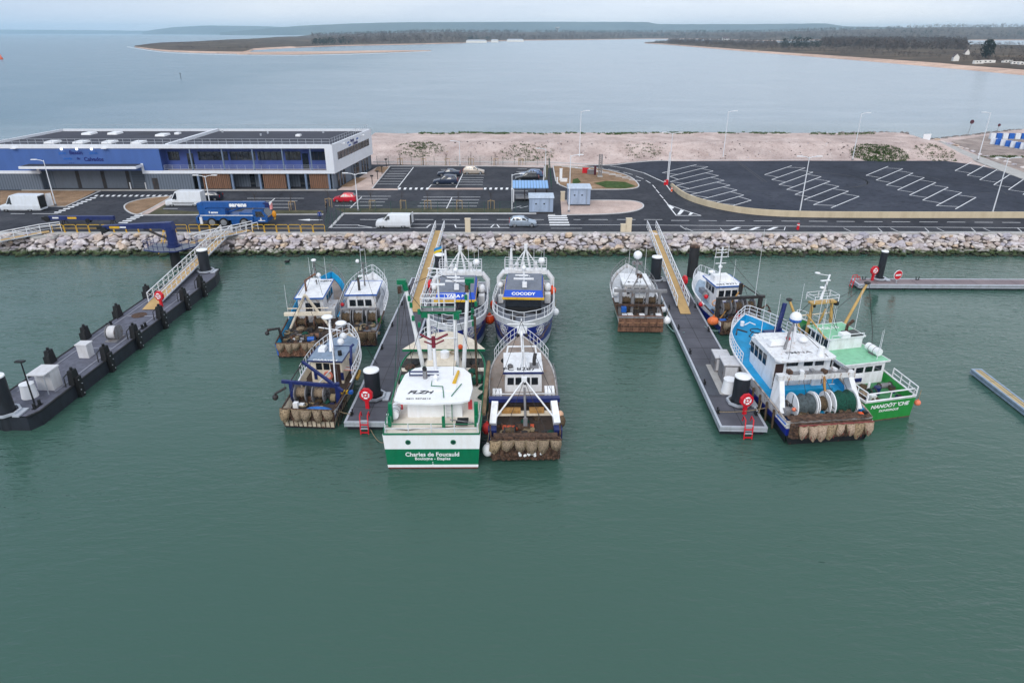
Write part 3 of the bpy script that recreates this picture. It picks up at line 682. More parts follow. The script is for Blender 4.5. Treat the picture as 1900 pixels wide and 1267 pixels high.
def bucket(label, x, y, z):
    o = thing('tank', label, 'tank', (x, y, z)); m = MB(); m.cyl((0, 0, 0), .62, 1.1, PLAST, 18, r2=.5); m.build('drum', o); m = MB(); m.cyl((0, 0, 1.1), .54, .09, PLAST, 18); m.build('lid', o)
bucket('white round tank beside the canopied cabinet on the left barge', -39.2, 48.8, 1.22)
bucket('white round tank beside the black pile on the right pontoon', 18.1, 50.3, .86)
o = thing('winch', 'grey hose reel winch standing on the left barge deck', 'winch', (-38.3, 60.2, 1.22), rad(88))
m = MB(); m.box((0, 0, .06), (1.6, 1.1, .12), GSTEEL)
for s in (-1, 1): m.cyl((0, s * .35, .75), .01, .01, GSTEEL)
m.build('base', o); m = MB(); m.tube([(0, -.4, .75), (0, .4, .75)], .62, BX, 16); m.build('drum', o)
for s in (-1, 1): m = MB(); m.tube([(0, s * .42, .75), (0, s * .47, .75)], .75, GSTEEL, 18); m.build('flange', o)
o = thing('lamp_post', 'thin black lamp post on the left barge', 'lamp post', (-38.1, 47.6, 1.22))
m = MB(); m.rod((0, 0, 0), (0, 0, 3.7), .07, BLACK, 8, .05); m.build('pole', o); m = MB(); m.box((-.05, 0, 3.75), (.7, .35, .1), BLACK); m.build('lamp_head', o)
sl = MB(); sl.box((0, 0, .03), (1.7, 5.6, .06), CONC); tag(sl.build('slab', loc=(18.25, 52.6, .803), rz=rad(-2.7)), 'pale slab under the cabinets on the right pontoon', 'slab')
cabinet('cabinet', 'grey cabinet with white lid farther from the bucket on the right pontoon', 18.55, 54.7, .864, 1.25, 1.6, 1.35, rad(-3), roof=1)
cabinet('cabinet', 'grey cabinet with white lid next to the bucket on the right pontoon', 18.65, 52.6, .864, 1.25, 1.7, 1.7, rad(-3), roof=1)
PD = paint('dark panel', (70, 74, 84), .5); sp = MB(); sp.box((0, 0, .02), (1.1, 5.4, .04), PD); tag(sp.build('steel_plate', loc=(16.95, 52.4, .803), rz=rad(-2.7)), 'dark steel plate lying on the right pontoon deck beside the slab', 'plate')
LB = {}
def buoy_post(label, x, y, z, rz=0, h=1.28):
    o = thing('lifebuoy_stand', label, 'lifebuoy stand', (x, y, z), rz)
    m = MB(); m.box((0, 0, h * .35), (.3, .16, h * .7), RED); m.build('post', o)
    q = MB(); pl = [(.5 * math.cos(rad(22.5 + 45 * i)) * 1.12, .5 * math.sin(rad(22.5 + 45 * i)) * 1.12) for i in range(8)]
    q.add([(a, -.16, h + b) for a, b in pl] + [(a, .1, h + b) for a, b in pl], [tuple(range(8)), tuple(range(15, 7, -1))] + [(i, i + 8, (i + 1) % 8 + 8, (i + 1) % 8) for i in range(8)], RED); q.build('case', o)
    r = MB(); r.ring((0, -.18, h), .27, .075, PLAST, (0, 1, 0), 20); r.ball((0, -.17, h), .09, PLAST, 8, 5); r.build('lifebuoy', o)
    for i in range(4):
        t = pi / 4 + i * pi / 2; m = MB(); m.ball((.27 * math.cos(t), -.2, h + .27 * math.sin(t)), .075, RED, 6, 5); m.build('band', o)
buoy_post('red lifebuoy stand in front of the middle pontoon pile', -11.55, 47.6, .8, rad(-8))
buoy_post('red lifebuoy stand in front of the right pontoon pile', 18.3, 46.7, .8, rad(12))
buoy_post('small red lifebuoy stand at the tip of the far pontoon', 44.0, 79.1, .62, rad(20))
buoy_post('red lifebuoy case on the foot of the left barge gangway', -37.9, 68.9, 1.22, rad(-18), 1.2)
buoy_post('red lifebuoy stand seen edge on beside the middle gangway foot', -9.35, 73.5, .8, rad(80))
buoy_post('red lifebuoy stand seen edge on right of the right gangway', 20.0, 75.0, .8, rad(100))
def ladder(label, x, y, z, rz=0):
    o = thing('ladder', label, 'ladder', (x, y, z), rz); m = MB()
    for s in (-1, 1): m.tube([(s * .3, .5, .35), (s * .3, .35, .8), (s * .3, -.15, .75), (s * .3, -.35, -.9)], .05, RED, 6)
    m.build('rail', o)
    for k in range(4): q = MB(); q.box((0, -.18 - .045 * k, .3 - .32 * k), (.6, .14, .05), RED if k % 2 else GALV); q.build('rung', o)
ladder('red boarding ladder on the end of the middle pontoon', -11.35, 45.35, .8)
ladder('red boarding ladder on the end of the right pontoon', 17.95, 44.65, .8)
ladder('red boarding ladder on the tip of the far pontoon', 41.55, 78.5, .62, rad(-90))
o = thing('no_entry_sign', 'round red and white no entry sign on the far pontoon', 'sign', (46.3, 77.9, .62), rad(15))
m = MB(); m.rod((0, 0, 0), (0, 0, .9), .05, GALV); m.build('post', o)
m = MB(); m.tube([(0, -.04, 1.1), (0, .04, 1.1)], .6, WHITE, 22); m.tube([(0, -.06, 1.1), (0, 0, 1.1)], .54, RED, 22); m.box((0, -.065, 1.1), (.78, .02, .2), WHITE); m.build('plate', o)
# loading crane on its platform
CRN = paint('crane navy', (28, 44, 100), .4, wear=.15)
o = thing('crane', 'dark blue loading crane on a railed platform with its boom laid level', 'crane', (-44.4, 86.6, 0))
m = MB(); m.cyl((0, 0, -2), .75, 4.5, BLACK, 20, r2=.6); m.cyl((0, 0, 2.0), .6, .45, CRN, 16, r2=1.8); m.build('pedestal', o)
m = MB(); m.prism([(-3.3, -1.2), (-1, -2.1), (1.2, -1.9), (2.9, .6), (2.9, 1.6), (-3.2, 1.6)], 2.45, 2.6, CRN, DGREY); m.build('platform', o)
m = MB(); pp = [(-3.2, 1.5), (-3.2, -1.1), (-1, -2), (1.1, -1.8), (2.8, .6), (2.8, 1.5)]
for h in (.55, 1.1): m.tube([(x, y, 2.6 + h) for x, y in pp], .035, CRN, 4)
for (ax, ay), (bx, by) in zip(pp, pp[1:]):
    for k in range(3): m.rod((ax + (bx - ax) * k / 3, ay + (by - ay) * k / 3, 2.6), (ax + (bx - ax) * k / 3, ay + (by - ay) * k / 3, 3.7), .035, CRN, 4)
m.build('railing', o)
m = MB(); m.cyl((0, .2, 2.6), .85, .3, CRN, 18); m.cyl((0, .2, 2.9), .62, 2.4, CRN, 18); m.box((-.1, .2, 5.4), (1.5, 1.0, .9), CRN, top=(.7, .9)); m.build('column', o)
m = MB(); m.add([(.4, -.15, 5.9), (.4, .55, 5.9), (.2, -.15, 5.1), (.2, .55, 5.1), (-8.6, -.1, 5.45), (-8.6, .5, 5.45), (-8.6, -.1, 5.0), (-8.6, .5, 5.0)], [(0, 1, 5, 4), (2, 6, 7, 3), (0, 4, 6, 2), (1, 3, 7, 5), (0, 2, 3, 1), (4, 5, 7, 6)], CRN); m.box((-7.0, -.11, 5.24), (1.3, .03, .3), YELLOW); m.box((-5.9, -.12, 5.26), (.8, .03, .18), WHITE); m.build('boom', o)
m = MB(); m.tube([(-8.4, -.35, 4.9), (-8.4, .55, 4.9)], .4, BLACK, 12); m.box((-8.9, .1, 5.2), (.9, .4, .5), BLACK); m.rod((-8.9, .1, 5), (-8.9, .1, 4.2), .1, BLACK); m.build('winch', o)
m = MB(); m.rod((-.5, .2, 3.6), (-3.4, .2, 5.0), .16, DKSTEEL); m.build('ram', o)
o = thing('crane_boom', 'dark blue folded crane boom resting on trestles behind the yellow railing', 'crane boom', (-62.9, 98.3, GZ))
m = MB(); m.box((0, 0, 1.35), (9.6, .55, .55), CRN, top=(1, .9)); m.box((-1.2, -.285, 1.38), (1.3, .02, .28), YELLOW); m.box((-3.6, -.285, 1.4), (.9, .02, .2), WHITE); m.build('boom', o)
m = MB(); m.tube([(-4.9, -.4, 1.25), (-4.9, .4, 1.25)], .42, BLACK, 12); m.box((-5.3, 0, 1.3), (.8, .5, .4), BLACK); m.build('winch', o); m = MB(); m.tube([(1.0, -.35, .95), (1.0, .35, .95)], .35, BLACK, 12); m.build('hose_drum', o)
for x in (-2.6, 4.5):
    m = MB()
    for s in (-1, 1): m.rod((x + s * .5, -.3, 0), (x, -.3, 1.1), .06, DKSTEEL); m.rod((x + s * .5, .3, 0), (x, .3, 1.1), .06, DKSTEEL)
    m.box((x, 0, 1.05), (.5, .8, .08), DKSTEEL); m.build('trestle', o)
for x0, x1, lab in ((-65.5, -46.2, 'yellow railing along the quay behind the crane booms'), (-37, -26.6, 'yellow railing along the quay below the people'), (-46, -41.5, 'short yellow railing beside the crane platform')):
    o = thing('yellow_railing', lab, 'railing', (x0, 95.15, GZ + .04)); nn = max(2, round((x1 - x0) / 1.75)); s = (x1 - x0) / nn
    for i in range(nn):
        m = MB(); a = i * s + .06; b = (i + 1) * s - .06
        m.tube([(a, 0, 0), (a, 0, .95), (a + .12, 0, 1.1), (b - .12, 0, 1.1), (b, 0, .95), (b, 0, 0)], .038, YELLOW, 5); m.rod((a, 0, .58), (b, 0, .58), .03, YELLOW, 4); m.box((a, 0, .02), (.2, .2, .04), YELLOW); m.build('panel', o)
o = thing('ladder', 'yellow ladder down the boulders left of the crane', 'ladder', (-48.6, 94.4, 2.3)); m = MB()
for s in (-1, 1): m.tube([(s * .25, .4, 0), (s * .25, .2, 1.0), (s * .25, -.5, .9), (s * .25, -3.4, -2)], .05, YELLOW, 5)
m.build('rail', o)
for k in range(8): q = MB(); q.rod((-.25, -.5 - .36 * k, .9 - .36 * k), (.25, -.5 - .36 * k, .9 - .36 * k), .035, YELLOW, 4); q.build('rung', o)
# ---------------------------------------------------------------- boats
class Boat:
    """x forward from the transom, y to port, z up from the waterline"""
    def __init__(s, label, stern, bow, B, name='fishing_boat'):
        a = V((stern[0], stern[1], 0)); d = V((bow[0], bow[1], 0)) - a
        s.L = d.length; s.B = B; s.o = thing(name, label, 'fishing boat', a, math.atan2(d.y, d.x))
    def hull(s, zs, zm, zb, bands, deckm, sw=.88, tm=.5, p=2.4, rake=.9, bul=.6, tf=None, fb=.1, wl=.8, lt=.75, lp=.72, cap_aft=None, cap=None, capw=.13, flare=1.3, inner=None, trans=True):
        L, B = s.L, s.B; s.zs, s.zm, s.zb = zs, zm, zb
        s.par = (sw, tm, p, rake, wl, flare, lt, lp); s.bul, s.tf, s.fb = bul, tf if tf else 2, fb
        N = 30; ts = [1 - (1 - i / N) ** 1.35 for i in range(N + 1)]
        if tf: ts += [tf - .002, tf + .002]
        ts = sorted(ts); s.ts = ts
        lv = [-.5] + [b[0] for b in bands]
        m = MB(); rowsP = []
        for t in ts: rowsP.append([s.level(t, z) for z in lv])
        for sd in (1, -1):
            for k, (z, mat) in enumerate(bands):
                rr = [[s.surf(t, rowsP[i][k + q], sd) for q in (0, .5, 1)] if False else [s.surf(t, rowsP[i][k] + (rowsP[i][k + 1] - rowsP[i][k]) * q, sd) for q in (0, .5, 1)] for i, t in enumerate(ts)]
                m.loft(rr if sd < 0 else [r[::-1] for r in rr], mat)
        for k, (z, mat) in enumerate(bands):
            a, b = rowsP[0][k], rowsP[0][k + 1]
            m.quad(s.surf(0, a, 1), s.surf(0, a, -1), s.surf(0, b, -1), s.surf(0, b, 1), mat)
        m.build('hull', s.o)
        inner = inner or bands[-1][1]
        d = MB(); w = MB()
        tl = ts
        def inn(t, sd, z): 
            q = s.surf(t, z, sd); return V((q.x - (.1 if t > .97 else 0), sd * max(.0, abs(q.y) - .1), z))
        for sd in (1, -1): w.loft([[inn(t, sd, s.top(t)), inn(t, sd, s.dk(t))][::sd] for t in tl], inner)
        if s.dk(0) < s.top(0) - .1: 
            q = [inn(0, 1, s.top(0)), inn(0, -1, s.top(0)), inn(0, -1, s.dk(0)), inn(0, 1, s.dk(0))]
            for e in q: e.x += .1
            w.add(q, [(0, 1, 2, 3)], inner)
        w.build('bulwark', s.o)
        d.loft([[inn(t, 1, s.dk(t)), inn(t, .5, s.dk(t)) * 1, inn(t, -1, s.dk(t))] if False else [inn(t, 1, s.dk(t)), inn(t, -1, s.dk(t))] for t in tl], deckm, sm=False)
        d.build('deck', s.o)
        c = MB(); cm = cap or bands[-1][1]
        fx = lambda q: V((q.x, q.y - .05 * (1 if q.y > 0 else -1), q.z)); tc_ = [t for t in ts if not cap_aft or t > .34]; ta_ = [t for t in ts if cap_aft and t <= .36]
        path = [s.surf(t, s.top(t), 1) for t in tc_] + [s.surf(t, s.top(t), -1) for t in tc_[::-1]]
        c.tube([fx(q) for q in path], capw * .6, cm, 6, closed=not cap_aft); c.build('gunwale', s.o)
        if cap_aft:
            c = MB(); c.tube([fx(q) for q in [s.surf(t, s.top(t), 1) for t in ta_[::-1]] + [s.surf(t, s.top(t), -1) for t in ta_]], capw * .62, cap_aft, 6); c.build('stern_gunwale', s.o)
        return s
    def level(s, t, z):
        zt = s.top(t)
        if isinstance(z, str): return zt - float(z)
        if z is None: return zt
        return min(z, zt)
    def top(s, t): return s.zs + (s.zm - s.zs) * (4 * t - 4 * t * t) * 1.0 * (1 - t) + (s.zb - s.zs) * t ** 1.7
    def dk(s, t): return s.top(t) - (s.fb if t >= s.tf else s.bul)
    def surf(s, t, z, sd=1):
        sw, tm, p, rake, wl, flare, lt, lp = s.par; zt = s.top(t)
        q = max(0, min(1, z / zt)) if z > 0 else 0
        grow = sw + (1 - sw) * min(1, t / max(.05, tm * .8)) ** .7
        f = lambda tm_, p_: 1 if t < tm_ else max(0, 1 - ((t - tm_) / (1 - tm_)) ** p_)
        top = s.B / 2 * grow * f(tm, p); low = s.B / 2 * grow * wl * f(tm * lt, p * lp)
        h = low + (top - low) * q ** flare
        if t < .12: h = top * (1 - (1 - q) * .06) * (1 - t / .12) + h * t / .12
        if z < 0: h *= 1 + z * .3
        return V((s.L * t - rake * (1 - q) * t ** 3, sd * h, z))
    def rail(s, t0, t1, h, nb=2, mat=None, n=14, r=.03, inset=.05, bow=True, post=1, name='railing'):
        mat = mat or RAILW; m = MB()
        tt = [t0 + (t1 - t0) * i / n for i in range(n + 1)]
        def bp(t, sd): q = s.surf(t, s.top(t), sd); return V((q.x - (inset * 2 if t > .95 else 0), sd * max(0, abs(q.y) - inset), q.z))
        pth = [bp(t, 1) for t in tt]; pth2 = [bp(t, -1) for t in tt]
        runs = [pth + pth2[::-1]] if bow else [pth, pth2]
        for run in runs:
            if len(runs) > 1: m = MB()
            for k in range(nb): m.tube([q + V((0, 0, h * (k + 1) / nb)) for q in run], r if k == nb - 1 else r * .75, mat, 5)
            for i, q in enumerate(run):
                if i % post == 0: m.rod(q, q + V((0, 0, h)), r, mat, 4)
            if len(runs) > 1: m.build(name, s.o)
        return m.build(name, s.o) if len(runs) == 1 else None
    def house(s, x0, x1, y0, y1, z0, z1, mat, roofm, oh=(.3, .3, .2), rt=.12, name='wheelhouse', wins=(), lean=0, rim=None, roofpoly=None, lean_a=0):
        m = MB()
        b = [(x0, y0), (x1, y0), (x1, y1), (x0, y1)]
        t = [(x0 + lean_a, y0 + .06), (x1 + lean, y0 + .06), (x1 + lean, y1 - .06), (x0 + lean_a, y1 - .06)]
        m.add([(x, y, z0) for x, y in b] + [(x, y, z1) for x, y in t], [(0, 1, 5, 4), (1, 2, 6, 5), (2, 3, 7, 6), (3, 0, 4, 7), (4, 5, 6, 7)], mat)
        w = m.build(name, s.o)
        r = MB(); pl = roofpoly or [(x0 + lean_a - oh[0], y0 - oh[2]), (x1 + lean + oh[1], y0 - oh[2]), (x1 + lean + oh[1], y1 + oh[2]), (x0 + lean_a - oh[0], y1 + oh[2])]
        r.prism(pl, z1, z1 + rt, rim or roofm, roofm); r.build('roof', w)
        if rim:
            q = MB(); q.tube([(x, y, z1 + rt) for x, y in pl], .05, rim, 4, closed=True); q.build('trim', w)
        for face, n, zl, zh, f0, f1 in wins:
            for i in range(n):
                a = f0 + (f1 - f0) * (i + .1) / n; c = f0 + (f1 - f0) * (i + .9) / n
                def pt(f, z):
                    k = (z - z0) / (z1 - z0); e = .025
                    xa = x0 + lean_a * k; xf = x1 + lean * k; ya, yb = y0 + .06 * k, y1 - .06 * k
                    if face == 'a': return (xa - e, ya + (yb - ya) * f, z)
                    if face == 'f': return (xf + e, ya + (yb - ya) * f, z)
                    if face == 's': return (xa + (xf - xa) * f, ya - e, z)
                    return (xa + (xf - xa) * f, yb + e, z)
                q = MB(); q.quad(pt(a, zl), pt(c, zl), pt(c, zh), pt(a, zh), GLASS); q.build('window', w)
        s.w = w; s.roofz = z1 + rt
        return w
    def roof_text(s, body, size, x, y, mat=BLK, wide=1.0, shear=0, aft=True, bold=.01, z=None):
        # read from astern when aft, from ahead otherwise
        rt, up = ((0, -1, 0), (1, 0, 0)) if aft else ((0, 1, 0), (-1, 0, 0))
        return lettering(body, size, mat, s.w, (x, y, (z or s.roofz) + .012), rt, up, shear, bold, wide=wide)
    def hull_text(s, body, size, t, z, sd, mat=WLET, shear=.25, bold=.015, wide=1.0, slope=0):
        x0 = s.L * t
        def fn(x, y, zz):
            lx = x0 + x * (1 if sd < 0 else -1); tt = min(.995, max(0, lx / s.L)); q = s.surf(tt, z + y + slope * (lx - x0), sd); return q + V((0.02 if sd > 0 else .02, sd * .03, 0))
        return lettering(body, size, mat, s.o, None, fn=fn, shear=shear, bold=bold, wide=wide)
    def stern_text(s, body, size, z, mat=WLET, wide=1.0, bold=.012, y=0, shear=0):
        return lettering(body, size, mat, s.o, (-.02, y, z), (0, -1, 0), (0, 0, 1), shear, bold, wide=wide)
    def wires(s, prs, mat=None):
        for a, c in prs: m = MB(); a, c = V(a), V(c); m.tube([a.lerp(c, i / 6) - V((0, 0, .5 * (i / 6) * (1 - i / 6))) for i in range(7)], .02, mat or DKSTEEL, 4); m.build('rigging_wire', s.o)
    def fore_sheet(s, t0, t1, mat, dz=.03, name='foredeck'):
        m = MB(); rows = []
        for i in range(26):
            t = t0 + (t1 - t0) * i / 25; z = s.dk(t) + dz; q = s.surf(t, z, 1); h = max(0, q.y - .14); rows.append([(q.x - .1, h, z), (q.x - .1, -h, z)])
        m.loft(rows, mat, sm=False); return m.build(name, s.o)
    def part(s, name, mb, parent=None): return mb.build(name, parent or s.o)
    def radar(s, x, y, z, h=1.6, mat=None, bars=2, dome=True, name='mast'):
        mat = mat or WHITE; m = MB(); m.rod((x, y, z), (x, y, z + h), .09, mat, 8, .05)
        for k in range(bars):
            zz = z + h * (.55 + .4 * k / max(1, bars - 1)); m.rod((x, y - .8 + .3 * k, zz), (x, y + .8 - .3 * k, zz), .04, mat, 5)
        o = m.build(name, s.o)
        q = MB(); q.box((x + .15, y, z + h * .4), (.25, 1.3, .12), PLAST); q.box((x + .12, y, z + h * .34), (.3, .3, .2), PLAST); q.build('radar', o)
        if dome: q = MB(); q.cyl((x, y + .55, z + h * .95), .05, .1, mat, 8); q.ball((x, y + .55, z + h * .95 + .25), .2, PLAST, 10, 7); q.build('satellite_dome', o)
        return o
    def aerials(s, pts, mat=None):
        for x, y, z, h in pts:
            m = MB(); m.rod((x, y, z), (x + h * .02, y, z + h), .03, mat or RAILW, 5, .012); m.build('aerial', s.o)
    def raft(s, x, y, z, ax='x', r=.32, ln=1.1, nm=1):
        for k in range(nm):
            m = MB(); yy = y; d = V((1, 0, 0)) if ax == 'x' else V((0, 1, 0)); c = V((x, yy + k * .75, z + r + .12)); d *= ln / 2
            m.tube([c - d, c - d * .85, c + d * .85, c + d], r, PLAST, 14); m.ring(c - d * .4, r + .01, .02, GSTEEL, d); m.ring(c + d * .4, r + .01, .02, GSTEEL, d)
            m.box((c.x, c.y, z + .08), (.5, .5, .14), GSTEEL); m.build('life_raft', s.o)
    def drum(s, x, y, z, r, w, net, fl=None, core=.6, gear=True):
        fl = fl or GSTEEL; m = MB(); a, b = V((x, y - w / 2, z)), V((x, y + w / 2, z))
        for q, sg in ((a, -1), (b, 1)):
            m.tube([q, q + V((0, sg * .05, 0))], r, fl, 22); m.ring(q + V((0, sg * .03, 0)), r, .05, fl, (0, 1, 0), 22)
            for k in range(4): m.rod(q + V((0, sg * .06, 0)), q + V((math.cos(k * 1.57) * r * .9, sg * .06, math.sin(k * 1.57) * r * .9)), .03, DKSTEEL, 4)
        m.tube([a - V((0, .25, 0)), b + V((0, .25, 0))], .12, DKSTEEL, 8)
        o = m.build('net_drum', s.o)
        q = MB(); rows = []
        for i in range(9):
            rr = r * core * (.92 + .14 * math.sin(i * 1.9)); rows.append([(x + rr * math.cos(2 * pi * k / 20) * (1 + .05 * R.random()), y - w / 2 + w * i / 8, z + rr * math.sin(2 * pi * k / 20) * (1 + .05 * R.random())) for k in range(20)])
        q.loft(rows, net, closed=True); q.build('net', o)
    def bags(s, x, z, y0, y1, n, h=.9, mat=None, bar=RUST, lean=.12):
        m = MB(); m.rod((x - .1, y0, z), (x - .1, y1, z), .07, bar, 6); m.build('rack_bar', s.o)
        w = (y1 - y0) / n; mats = [mat or NETB, mat or NETB, NETB, NETB2]
        for i in range(n):
            c = y0 + w * (i + .5); hh = h * R.uniform(.95, 1.4); ww = w * R.uniform(.78, 1.04); sk = R.uniform(-.16, .16); tap = R.uniform(.3, .65); q = MB(); rows = []
            for a in range(7):
                f = a / 6; wd = ww * (1.0 - .1 * f - tap * max(0, f - .55)); row = []
                for b in range(9):
                    g = b / 8 * 2 - 1; bul = .26 * math.sin(pi * (f * .85 + .12)) * (1 - g * g) ** .5 if abs(g) < 1 else 0
                    zz = z - hh * f * (1 - .22 * g * g * f) + R.uniform(-.03, .03)
                    row.append((x - .16 - bul - R.uniform(0, .05), c + sk * f + wd / 2 * g + R.uniform(-.035, .035), zz))
                rows.append(row)
            q.loft(rows, R.choice(mats)); q.tube([rows[0][0], rows[0][4], rows[0][8], rows[3][8], rows[6][8], rows[6][4], rows[6][0], rows[3][0]], .035, ROPE, 4, True); q.rod((x - .24, c - ww * .2, z + .05), (x - .38, c - ww * .2, z - hh * .8), .025, bar, 4); q.rod((x - .24, c + ww * .2, z + .05), (x - .38, c + ww * .2, z - hh * .8), .025, bar, 4)
            q.build('dredge_bag', s.o)
    def mat_(s, x, z0, z1, y0, y1, mat=RUST, th=.18, name='chain_mat'):
        m = MB(); rows = []
        ny, nz = 40, 14
        for i in range(nz + 1):
            rows.append([(x - th * (1 if 0 < i < nz and 0 < k < ny else 0) - (R.uniform(0, .14) if 0 < i < nz and 0 < k < ny else 0), y0 + (y1 - y0) * k / ny, z0 + (z1 - z0) * i / nz + R.uniform(-.03, .03)) for k in range(ny + 1)])
        m.loft(rows, mat, sm=False); m.build(name, s.o)
    def gallows(s, x, w, z0, z1, mat, t=.3, dx=0, name='gantry', feet=None, ext=.3, beam_t=None):
        m = MB(); f = feet or w
        for sd in (-1, 1): m.tube([(x - dx, sd * f / 2, z0), (x, sd * w / 2, z1)], t / 2, mat, 4)
        m.build(name, s.o)
        q = MB(); q.box((x, 0, z1 + .05), (t, w + 2 * ext, beam_t or t), mat); return q.build('gantry_beam', s.o)
    def clutter(s, x0, x1, y0, y1, z, n, mats, smin=.2, smax=.6, hmax=.5):
        """winches, boxes and gear standing on the working deck"""
        for i in range(n):
            x, y = R.uniform(x0, x1), R.uniform(y0, y1); a, b, c = R.uniform(smin, smax), R.uniform(smin, smax), R.uniform(.15, hmax); mt = R.choice(mats); m = MB(); k = R.random()
            if k < .4: m.box((x, y, z + c / 2), (a, b, c), mt, R.uniform(-.4, .4), top=(.92, .92)); m.box((x, y, z + c + .03), (a * .8, b * .8, .06), DKSTEEL); m.build('gear_box', s.o)
            elif k < .65: m.tube([(x, y - b, z + a * .6), (x, y - b * .9, z + a * .6), (x, y + b * .9, z + a * .6), (x, y + b, z + a * .6)], a * .55, mt, 12); m.ring((x, y - b, z + a * .6), a * .6, .05, DKSTEEL, (0, 1, 0)); m.ring((x, y + b, z + a * .6), a * .6, .05, DKSTEEL, (0, 1, 0)); m.build('winch', s.o)
            elif k < .85: 
                for r in range(4): m.ring((x, y, z + .06 + .09 * r), a * (.8 - .08 * r), .06, R.choice([ROPE, NETBR, BLACK]), (R.uniform(-.1, .1), R.uniform(-.1, .1), 1), 12, 5)
                m.build('rope_coil', s.o)
            else: m.ball((x, y, z + .18), .5 * a + .2, R.choice([NETBR, NETG, NETB]), 9, 6, (1.3, 1, .5)); m.build('net_heap', s.o)
CRATE = lambda s, x, y, z, mat, n=2: [s.part('fish_crate', MB().box((x, y, z + .15 + .3 * k), (.75, .5, .28), mat, R.uniform(-.08, .08), top=(1.04, 1.04))) for k in range(n)]
CLEANW = paint('fresh white paint', (238, 240, 243), .35, wear=.03)
NETB2 = paint('tan net', (166, 144, 116), .95, wear=.4, scale=7, bump=1, streak=False)
BROWN = paint('brown hull', (104, 78, 64), .7, wear=.25, rust=.35, rustcol=(62, 44, 36))
BLKH = paint('black hull', (30, 32, 38), .5, wear=.2, rust=.15)
WHB = paint('white boat paint', (228, 230, 234), .4, wear=.12, rust=.26, rustcol=(168, 140, 118))
NAVYH = paint('deep blue hull', (26, 42, 142), .3, wear=.08)
ROYAL = paint('royal blue', (30, 78, 190), .4, wear=.06)
GBR = paint('grey brown deck', (150, 138, 130), .8, wear=.14, rust=.3, rustcol=(150, 116, 90), streak=False, scale=.7)
BROWNDK = paint('worn working deck', (72, 60, 53), .85, wear=.25, rust=.4, rustcol=(60, 48, 42), streak=False)
GRBOX = [RUST, RUSTL, GSTEEL, DKSTEEL, NETBR]

# --- blue bowed trawler farthest left
b = Boat('small trawler with a blue bow and blue trimmed white wheelhouse, farthest left of the boats', (-19.95, 58.7), (-20.8, 75.0), 5.1)
b.hull(1.5, 1.5, 3.1, [(.25, BLKH), ('0.75', paint('blue hull', (30, 96, 190), .4, wear=.15, rust=.45)), (None, paint('blue hull', (30, 96, 190)))], BROWNDK, sw=.95, tm=.55, p=2.6, bul=.5, tf=.42, fb=.55, inner=LBLUE, cap=LBLUE, cap_aft=RUST)
b.rail(.38, .99, .95, 2, GSTEEL, 14)
b.fore_sheet(.425, .97, GBR)
fd = MB(); fd.box((7.6, -1.5, 1.9), (2.6, 1.2, 1.1), WHITEW); fd.build('deck_locker', b.o)
b.house(5.6, 10.6, -1.25, 1.35, 1.2, 3.95, WHITEW, WHITE, (.5, .3, .12), .12, rim=BLUE, wins=[('a', 2, 2.5, 3.4, .1, .75), ('s', 3, 2.7, 3.5, .3, .95), ('p', 3, 2.7, 3.5, .3, .95), ('f', 3, 2.7, 3.5, .05, .95)])
b.roof_text('716804', .62, 10.2, -.35, wide=1.0)
m = MB(); m.tube([(7.2, .75, 4.07), (7.2, .75, 5.2), (8.1, -.15, 5.6)], .11, RUSTL, 8); b.part('exhaust', m)
m = MB(); m.rod((9.3, .1, 4.07), (9.3, .15, 6.6), .07, GSTEEL); m.ball((9.3, .15, 6.7), .28, PLAST, 10, 6, (1, 1, .5)); m.ball((9.2, -.2, 5.1), .25, PLAST); m.box((8.9, .1, 4.8), (.2, 1.1, .12), PLAST); b.part('mast', m)
b.aerials([(10.2, .9, 4.1, 2.6), (10.4, .6, 4.1, 2.2), (10.4, -.7, 4.1, 2.6), (4.8, 2.2, 2, 3.6)])
m = MB()
for y in (2.0, -2.0): m.tube([(4.2, y, 1.2), (3.6, 0, 5.0)], .14, CREAM, 6)
b.part('a_frame', m)
m = MB(); m.box((3.9, 0, 2.9), (.35, 4.6, .3), CREAM); m.tube([(4.1, -2, 3.4), (4.1, 2, 3.4)], .05, CREAM); b.part('gallows_beam', m)
b.drum(4.6, .9, 1.8, .55, .9, NETBR, RUSTL); b.drum(4.6, -.9, 1.8, .55, .9, NETBR, RUSTL)
m = MB(); m.box((2.6, .9, 1.06), (2.9, 1.3, .06), WHITEW); b.part('sorting_tray', m)
b.clutter(.6, 4.4, -2.1, 2.1, 1.02, 30, GRBOX + [BLUE]); b.wires([((3.6, 0, 5.0), (.2, 2, 1.8)), ((3.6, 0, 5.0), (.2, -2, 1.8)), ((9.3, .1, 6.4), (3.6, 0, 5.0)), ((9.3, .1, 6.4), (15.5, 0, 3.6)), ((9.3, .1, 6.2), (5.8, 1.3, 4)), ((9.3, .1, 6.2), (5.8, -1.2, 4))])
m = MB(); m.tube([(1.6, 2.1, 1), (1.5, 2.3, 2.4), (.9, 3.2, 2.5)], .14, DKSTEEL, 6); m.ball((.85, 3.25, 2.2), .22, DKSTEEL, 8, 6); b.part('davit', m)
b.mat_(0, .15, 1.45, -2.2, 2.2, RUSTL); b.bags(-.15, 1.6, -2.2, 2.2, 6, .75)
